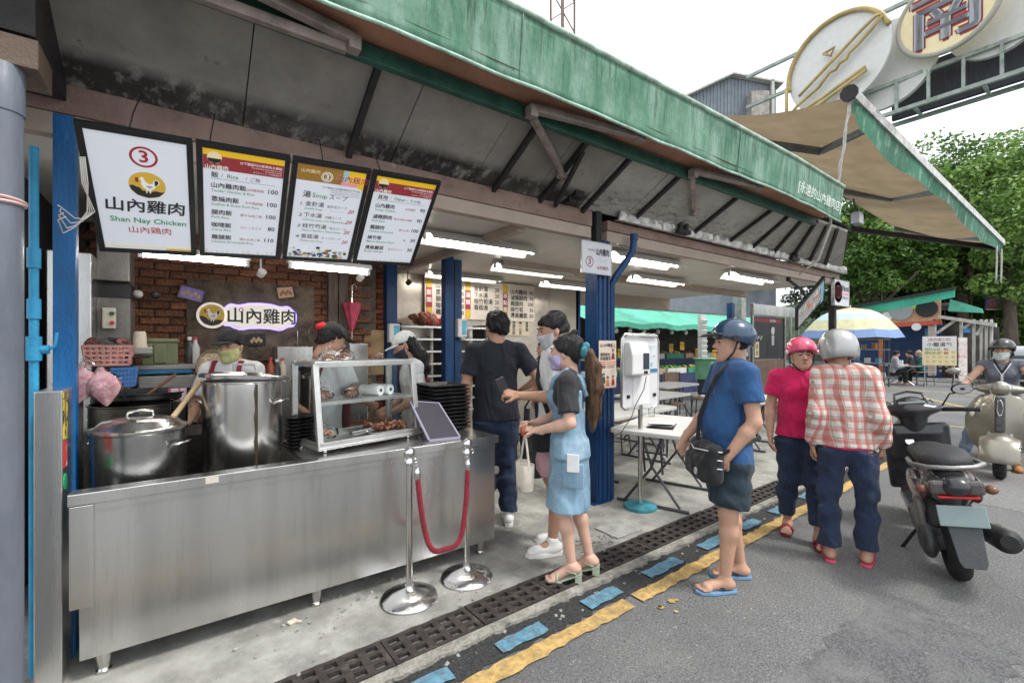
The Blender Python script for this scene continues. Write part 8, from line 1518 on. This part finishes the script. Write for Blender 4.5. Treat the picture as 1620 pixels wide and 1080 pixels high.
b = rq(MB(), [(1345, 521), (1345, 515), (1490, 506), (1490, 513)], -.1); b.build('red_edge', M('red_edge', (.5, .09, .05), .6), t, off=RO)
b = rq(MB(), [(1345, 600), (1345, 520), (1490, 512), (1490, 600)], 2.5); b.build('blue_interior', M('deep_blue_wall', (.02, .05, .13), .7, var=.2), t, off=RO)
b = rq(MB(), [(1463, 590), (1463, 520), (1476, 519), (1476, 590)], .3); b.build('shutter', M('blue_shutter', (.08, .2, .38), .5, stretch=(1, 1, 8), vs=8, var=.4), t, off=RO)
for px in (1340, 1393, 1471, 1476): b = rq(MB(), [(px - 3, 594), (px - 3, 515), (px + 3, 515), (px + 3, 594)], 0, .2); b.build('column', [M('orange_post', (.35, .12, .05), .6), m_cream][px > 1400], t, off=RO)
b = MB(); c = rx(1450, 517, -.15); b.cyl(c - RO, c - RO - Vector((.05, 0, 0)), .16, n=24); b.build('clock', FLAT('clock_white', (.7, .7, .68)), t)
b = MB(); b.bb((RX + .2, rx(1490, 560).y - .2, 3.2), (RX + 4, rx(1340, 560).y + .2, 3.3)); b.build('roof', m_roof, t, off=RO)
# open shed at its right
t = thing('open_shed', 'pale timber open shed with bracing right of the eatery', 'shed', (RX, rx(1530, 560).y, 0)); RO2 = Vector((RX, rx(1530, 560).y, 0)); m_sh = M('pale_shed_timber', (.42, .41, .37), .7, var=.25)
b = rq(MB(), [(1484, 503), (1484, 498), (1575, 511), (1575, 517)], -.3, .3); b.build('eave_beam', m_sh, t, off=RO2)
for px in (1478, 1520, 1540, 1552, 1560, 1568): b = rq(MB(), [(px - 2.2, 592), (px - 2.2, 505), (px + 2.2, 505), (px + 2.2, 592)], 0, .12); b.build('post', m_sh, t, off=RO2)
for a_, c_ in (((1482, 527), (1512, 506)), ((1524, 520), (1540, 508)), ((1545, 530), (1560, 508))): b = MB(); b.beam(rx(*a_) - RO2, rx(*c_) - RO2, .1, .1); b.build('brace', m_sh, t)
b = rq(MB(), [(1500, 492), (1503, 473), (1553, 488), (1556, 495)], -.2); b.build('green_sheet', m_gcl, t, off=RO2)
b = rq(MB(), [(1484, 600), (1484, 510), (1580, 517), (1580, 600)], 3.0); b.build('back_wall', M('shed_dim', (.08, .07, .06), .8, var=.5, vs=1.5), t, off=RO2)
b = rq(MB(), [(1524, 526), (1524, 520), (1535, 520), (1535, 526)], -.05); b.build('blue_notice', FLAT('ink_blue', INK['blue']), t, off=RO2)
# parasol
c = XP(1345, 600, 20); t = thing('parasol', 'yellow and blue striped parasol before the eatery', 'parasol', (c.x, c.y, 0)); top = XP(1338, 487, 20).z; ed = XP(1422, 533, 20).z; rr_ = (XP(1424, 533, 20) - XP(1338, 533, 20)).length
m_par = [M('parasol_%d' % k, c_, .6, var=.1) for k, c_ in enumerate([(.62, .42, .18), (.6, .56, .46), (.42, .52, .56), (.55, .52, .32), (.16, .25, .46)])]
n = 16
for i, (r0_, r1_, z0_, z1_, k) in enumerate([(.02, .38, 1, .90, 0), (.38, .55, .90, .78, 1), (.55, .72, .78, .58, 2), (.72, .9, .58, .25, 3), (.9, 1.0, .25, .0, 4)]):
    b = MB(); vs = [(rr_ * q * math.cos(2 * PI * j / n), rr_ * q * math.sin(2 * PI * j / n), lerp(ed, top, z) - .04 * (j % 2) * q) for q, z in ((r0_, z0_), (r1_, z1_)) for j in range(n)]; b._add(vs, [(j, (j + 1) % n, n + (j + 1) % n, n + j) for j in range(n)]); b.build('cloth_band', m_par[k], t)
b = MB(); b.cyl((0, 0, 0), (0, 0, top + .08), .025); b.build('pole', m_ss2, t); b = MB(); b.cyl((0, 0, RZ), (0, 0, .1), .25, n=20); b.build('base', m_conc, t)
# menu stand, stools, tables, clutter before the eatery
p = GZ(1486, 596, RZ); p = XP(1486, 596, 22.5); t = thing('menu_stand', 'tall white and yellow price board stand before the eatery', 'sign stand', (22.5, p.y, RZ), -PI / 2 + .25); hM = XP(1486, 531, 22.5).z; z0M = XP(1486, 577, 22.5).z; wM = .92
b = MB(); b.bb((-wM / 2, 0, z0M), (wM / 2, .05, hM)); b.build('board', FLAT('menu_white', (.72, .7, .66)), t); B = Board(t, 0); hh = hM - z0M
B.rect(-wM / 2, -z0M - hh * .52, wM / 2, -z0M, 'cream'); B.txt('(美而廉小吃)', 0, -hM + .16, .11, 'maroon', 'c'); B.txt('小籠湯包', 0, -hM + .36, .17, 'black', 'c', .01)
for k in range(2): B.txt('鍋貼水餃', -.4, -hM + .52 + .14 * k, .11, 'green'); B.txt('80', .12, -hM + .52 + .14 * k, .13, 'red', 'l', .01)
for k in range(5):
    for j in range(5): B.txt('飯', -.36 + .17 * j, -z0M - hh * .42 + .17 * k, .1, 'tan')
B.done()
for sx in (-1, 1): b = MB(); b.cyl((sx * .4, .02, 0), (sx * .4, .02, hM), .02, n=8); b.build('leg', m_ss2, t); b = MB(); b.cyl((sx * .4, -.3, .02), (sx * .4, .3, .02), .02, n=8); b.build('foot', m_ss2, t)
b = MB(); b.box((wM / 2 + .16, .1, (hM + z0M) / 2 - .3), (.3, .04, hh + .5), (0, 0, .7)); b.build('side_banner', stain(M('banner', (.6, .55, .52), .6), (.5, .12, .12), 3, .5, .6), t)
def fstool(px, py, lab, m, x=23.0): p = XP(px, py, x); stool((x, p.y, RZ), 0.2, lab, m, 'stools before the eatery', .5)
m_red = M('red_stool', (.45, .05, .05), .5); m_st = M('silver_stool', (.5, .5, .5), .3, metal=.8)
for px, m, lab in ((1443, m_red, 'red stool under the seated diner in black'), (1458, m_st, 'silver stool under the diner in green'), (1470, m_st, 'silver stool left of the price board'), (1515, m_st, 'silver stool right of the price board'), (1530, m_st, 'silver stool second right of the price board'), (1541, m_st, 'silver stool by the shed posts')): fstool(px, 590, lab, m)
p = XP(1425, 596, 22.3); t = thing('diner_table', 'small steel trestle table with diners at the eatery', 'table', (22.3, p.y, RZ)); b = MB(); b.bb((-.35, -.6, .72), (.35, .6, .75)); b.build('table_top', m_st, t)
for s_ in (-1, 1): b = MB(); b.cyl((0, -.4 * s_, .72), (0, .4 * s_, 0), .02, n=8); b.build('leg', m_st, t)
b = MB(); b.bb((-.2, -.1, .751), (-.1, .15, .95)); b.build('napkin_box', FLAT('white_plastic', (.7, .7, .68)), t)
# wheeled shelf cart left of the diners
p = XP(1365, 600, 20.5); t = thing('shelf_cart', 'cluttered metal shelf cart under the parasol', 'cart', (20.5, p.y, RZ)); 
for sy in (-.7, .7):
    for sx in (-.25, .25): b = MB(); b.cyl((sx, sy, 0), (sx, sy, 1.75), .025, n=8); b.build('upright', m_leg, t)
for k, z in enumerate((.35, .85, 1.35, 1.72)): b = MB(); b.bb((-.28, -.75, z), (.28, .75, z + .03)); b.build('shelf', [m_ss, m_ss, m_ss, M('mustard_cloth', (.5, .38, .12), .8)][k], t)
r = random.Random(31)
for k in range(12): z = (.38, .88, 1.38)[k % 3]; y = -.6 + .11 * k; h = r.uniform(.15, .35); b = MB(); b.bb((-.2, y - .05, z), (.1, y + .06, z + h)); b.build('goods', FLAT('goods_%d' % (k % 6), [(.6, .55, .5), (.1, .3, .45), (.5, .2, .1), (.2, .3, .15), (.65, .65, .62), (.4, .3, .2)][k % 6]), t)
# red-blue board on a pole
p = DP(1578, 479, 30); t = thing('pole_sign', 'small red and blue picture board on a pole among trees', 'sign', (p.x, p.y, 0), -math.atan2(SA, CA)); b = MB(); b.bb((-.78, -.06, p.z - .48), (.78, .06, p.z + .48)); b.build('board', stain(M('red_blue_print', (.12, .2, .42), .6, vs=1.4, var=.3), (.62, .16, .16), 1.6, .46, .54), t); b = MB(); b.cyl((0, .1, 0), (0, .1, p.z - .4), .09); b.build('pole', m_rust, t)
B = Board(t, -.06); B.rect(-.78, -p.z + .38, .78, -p.z + .48, 'white'); B.rect(-.78, -p.z - .48, .78, -p.z - .44, 'white'); B.txt('好吃', -.1, -p.z + .2, .55, 'pink', 'c'); B.done()
# parked car
p = GZ(1590, 592, RZ); p = XP(1592, 590, 24.5); t = thing('parked_car', 'silver hatchback seen from behind at the right edge', 'car', (24.5, p.y - .35, RZ), RAD(8)); m_car = M('silver_car_paint', (.45, .46, .48), .3, metal=.5, var=.05, bump=0, coat=.6)
S = SDF((-.2, -1.0, .1), (4.4, 1.0, 1.7), .035); S.box((2.1, 0, .62), (2.05, .82, .36), .18, .02); S.box((1.75, 0, 1.1), (1.35, .70, .40), .25, .15)
sdf_put('body', m_car, t, S)
for y in (-.58, .58): b = MB(); b.bb((.0, y - .14, .70), (.07, y + .14, .88)); b.build('tail_light', FLAT('tail_red', (.5, .02, .02), .2), t, bevel=.02)
b = MB(); b.box((.42, 0, 1.17), (.02, 1.15, .42), (0, RAD(20), 0)); b.build('rear_window', FLAT('car_glass', (.03, .04, .045), .08), t, bevel=.01)
for s_ in (-1, 1): b = MB(); b.bb((.8, s_ * .69, 1.0), (2.7, s_ * .74, 1.35)); b.build('side_window', FLAT('car_glass', (.03, .04, .045), .08), t, bevel=.02)
b = MB(); b.bb((-.04, -.7, .32), (.1, .7, .48)); b.build('bumper', m_blk, t, bevel=.03); b = MB(); b.bb((-.01, -.2, .58), (.045, .2, .70)); b.build('blank_plate', FLAT('white_plastic', (.7, .7, .68)), t)
for x in (.75, 3.3):
    for y in (-.76, .76): b = MB(); b.torus((x, y, .31), .23, .09, (0, 1, 0), 24, 10); b.cyl((x, y - .06, .31), (x, y + .06, .31), .19, n=20); b.build('wheel', m_rub, t, smooth=40)
# ---------------------------------------------------------------- trees
m_bark = M('bark', (.11, .085, .065), .9, var=.35, vs=6, bump=.3, bs=14, stretch=(1, 1, .3))
def leafmat(name, a, c):
    m = bpy.data.materials.new(name); m.use_nodes = True; t = m.node_tree; N = t.nodes; L = t.links; b = N['Principled BSDF']; g = N.new('ShaderNodeAttribute'); g.attribute_name = 'tint'; mx = N.new('ShaderNodeMix'); mx.data_type = 'RGBA'; mx.inputs[6].default_value = (*a, 1); mx.inputs[7].default_value = (*c, 1); L.new(g.outputs['Fac'], mx.inputs[0]); L.new(mx.outputs[2], b.inputs['Base Color']); b.inputs['Roughness'].default_value = .5
    tl = N.new('ShaderNodeBsdfTranslucent'); L.new(mx.outputs[2], tl.inputs[0]); ms = N.new('ShaderNodeMixShader'); ms.inputs[0].default_value = .3; L.new(b.outputs[0], ms.inputs[1]); L.new(tl.outputs[0], ms.inputs[2]); L.new(ms.outputs[0], N['Material Output'].inputs[0]); return m
LM = [leafmat('banyan_leaf', (.045, .11, .02), (.19, .34, .06)), leafmat('dark_leaf', (.022, .055, .014), (.085, .16, .035)), leafmat('fresh_leaf', (.07, .15, .03), (.27, .42, .10))]
def tree(loc, h, rx_, ry_, base, lab, seed, lm, nclump=70, per=150, ls=.17, roots=0):
    t = thing('leafy_tree', lab, 'tree', loc, 0, 'trees at the end of the street'); r = np.random.RandomState(seed); rr = random.Random(seed)
    b = MB(); top = h * .72
    b.tube([(0, 0, 0), (.1, .05, h * .2), (-.1, .1, h * .42), (.05, 0, top)], [.42, .3, .24, .1], 10); b.build('trunk', m_bark, t, smooth=True)
    for k in range(6):
        a = 2 * PI * k / 6 + rr.uniform(-.4, .4); z = h * rr.uniform(.28, .5); e = (rx_ * .75 * math.cos(a), ry_ * .75 * math.sin(a), z + h * .22); b = MB(); b.tube([(0, 0, z), (e[0] * .4, e[1] * .4, z + h * .09), e], [.15, .11, .04], 7); b.build('limb', m_bark, t, smooth=True)
    for k in range(roots): a = rr.uniform(0, 6.3); q = rr.uniform(.5, 2.2); b = MB(); b.tube([(q * math.cos(a), q * math.sin(a), base + 1), (q * math.cos(a) + .1, q * math.sin(a), rr.uniform(.5, 2.5))], [.05, .025], 5); b.build('aerial_root', m_bark, t)
    cz = (base + h) / 2; hz = (h - base) / 2; C = []
    while len(C) < nclump:
        v = r.uniform(-1, 1, 3); l = np.linalg.norm(v)
        if l < 1 and l > .35: C.append(v * np.array([rx_, ry_, hz]) * r.uniform(.85, 1.08))
    C = np.array(C); sz = r.uniform(.55, 1.15, len(C)) * min(rx_, hz) * .27
    P = np.repeat(C, per, 0); n = len(P); d = r.randn(n, 3); d /= np.linalg.norm(d, axis=1)[:, None]; P = P + d * (np.repeat(sz, per) * r.uniform(.45, 1.0, n) ** .6)[:, None] * np.array([1.15, 1.15, .72]) + np.array([0, 0, cz])
    nrm = d * .7 + r.randn(n, 3) * .55 + np.array([0, 0, .55]); nrm /= np.linalg.norm(nrm, axis=1)[:, None]
    u = np.cross(nrm, r.randn(n, 3)); u /= np.linalg.norm(u, axis=1)[:, None]; w = np.cross(nrm, u); s1 = (ls * r.uniform(.6, 1.3, n))[:, None]; s2 = s1 * .55
    V = np.stack([P - u * s1, P - w * s2, P + u * s1, P + w * s2], 1).reshape(-1, 3); F = np.arange(n * 4).reshape(-1, 4)
    me = mesh_np('crown', V, F); tint = np.clip(np.repeat(r.uniform(.0, .85, len(C)) ** 1.3, per) + r.uniform(-.15, .25, n), 0, 1); at_ = me.attributes.new('tint', 'FLOAT', 'FACE'); at_.data.foreach_set('value', tint.astype(np.float32)); put('crown', me, lm, t); return t
def tp(px, depth): p = DP(px, 546, depth); return (p.x, p.y, RZ)
TL = [(1375, 30, 11.5, 4.0, 4.0, 'leafy banyan tree just right of the far gutter end', 0, 4), (1452, 33, 14.0, 4.6, 4.6, 'tall dense tree behind the tan awning', 1, 4.5), (1525, 30, 15.2, 4.6, 4.6, 'tallest bright tree under the sign gantry', 0, 5), (1600, 27, 13.5, 4.4, 4.2, 'bright leafy tree at the right edge', 2, 4), (1660, 33, 16, 5, 5, 'big tree mostly cut by the right edge', 0, 3), (1560, 38, 16.5, 5.5, 5, 'dark tree behind the picture board on pole', 1, 3), (1420, 42, 16, 5.5, 5, 'dark tree farthest behind the eatery roof', 1, 3), (1330, 40, 12.5, 4.5, 4.5, 'dark tree behind the hanging sign', 1, 3), (1615, 30, 6.0, 3.0, 3.0, 'low bush behind the silver car', 2, .6), (1500, 36, 9.0, 4.5, 3.5, 'dark low tree behind the eatery', 1, 1.5), (1390, 37, 8.5, 4, 3.5, 'dark low tree behind the parasol', 1, 1.5)]
for i, (px, d, h, ra, rb, lab, k, bs_) in enumerate(TL): tree(tp(px, d), h, ra, rb, bs_, lab, 50 + i, LM[k], nclump=110, per=170, ls=.145, roots=4 if k == 0 else 0)
# wooded slope far behind
b = MB()
def hill(u, v):
    x = lerp(25, 120, u); y = lerp(-60, 110, v); dx = max(0, (x - 48)) ; return (x, y, RZ - .5 + min(9, dx * .32) + 1.6 * math.sin(y * .11) * min(1, dx / 20) )
b.grid(hill, 30, 60); tag(b.build('wooded_slope', M('slope_green', (.03, .05, .02), .95, var=.6, vs=.5, bump=.4, bs=2), smooth=True), kind='structure')
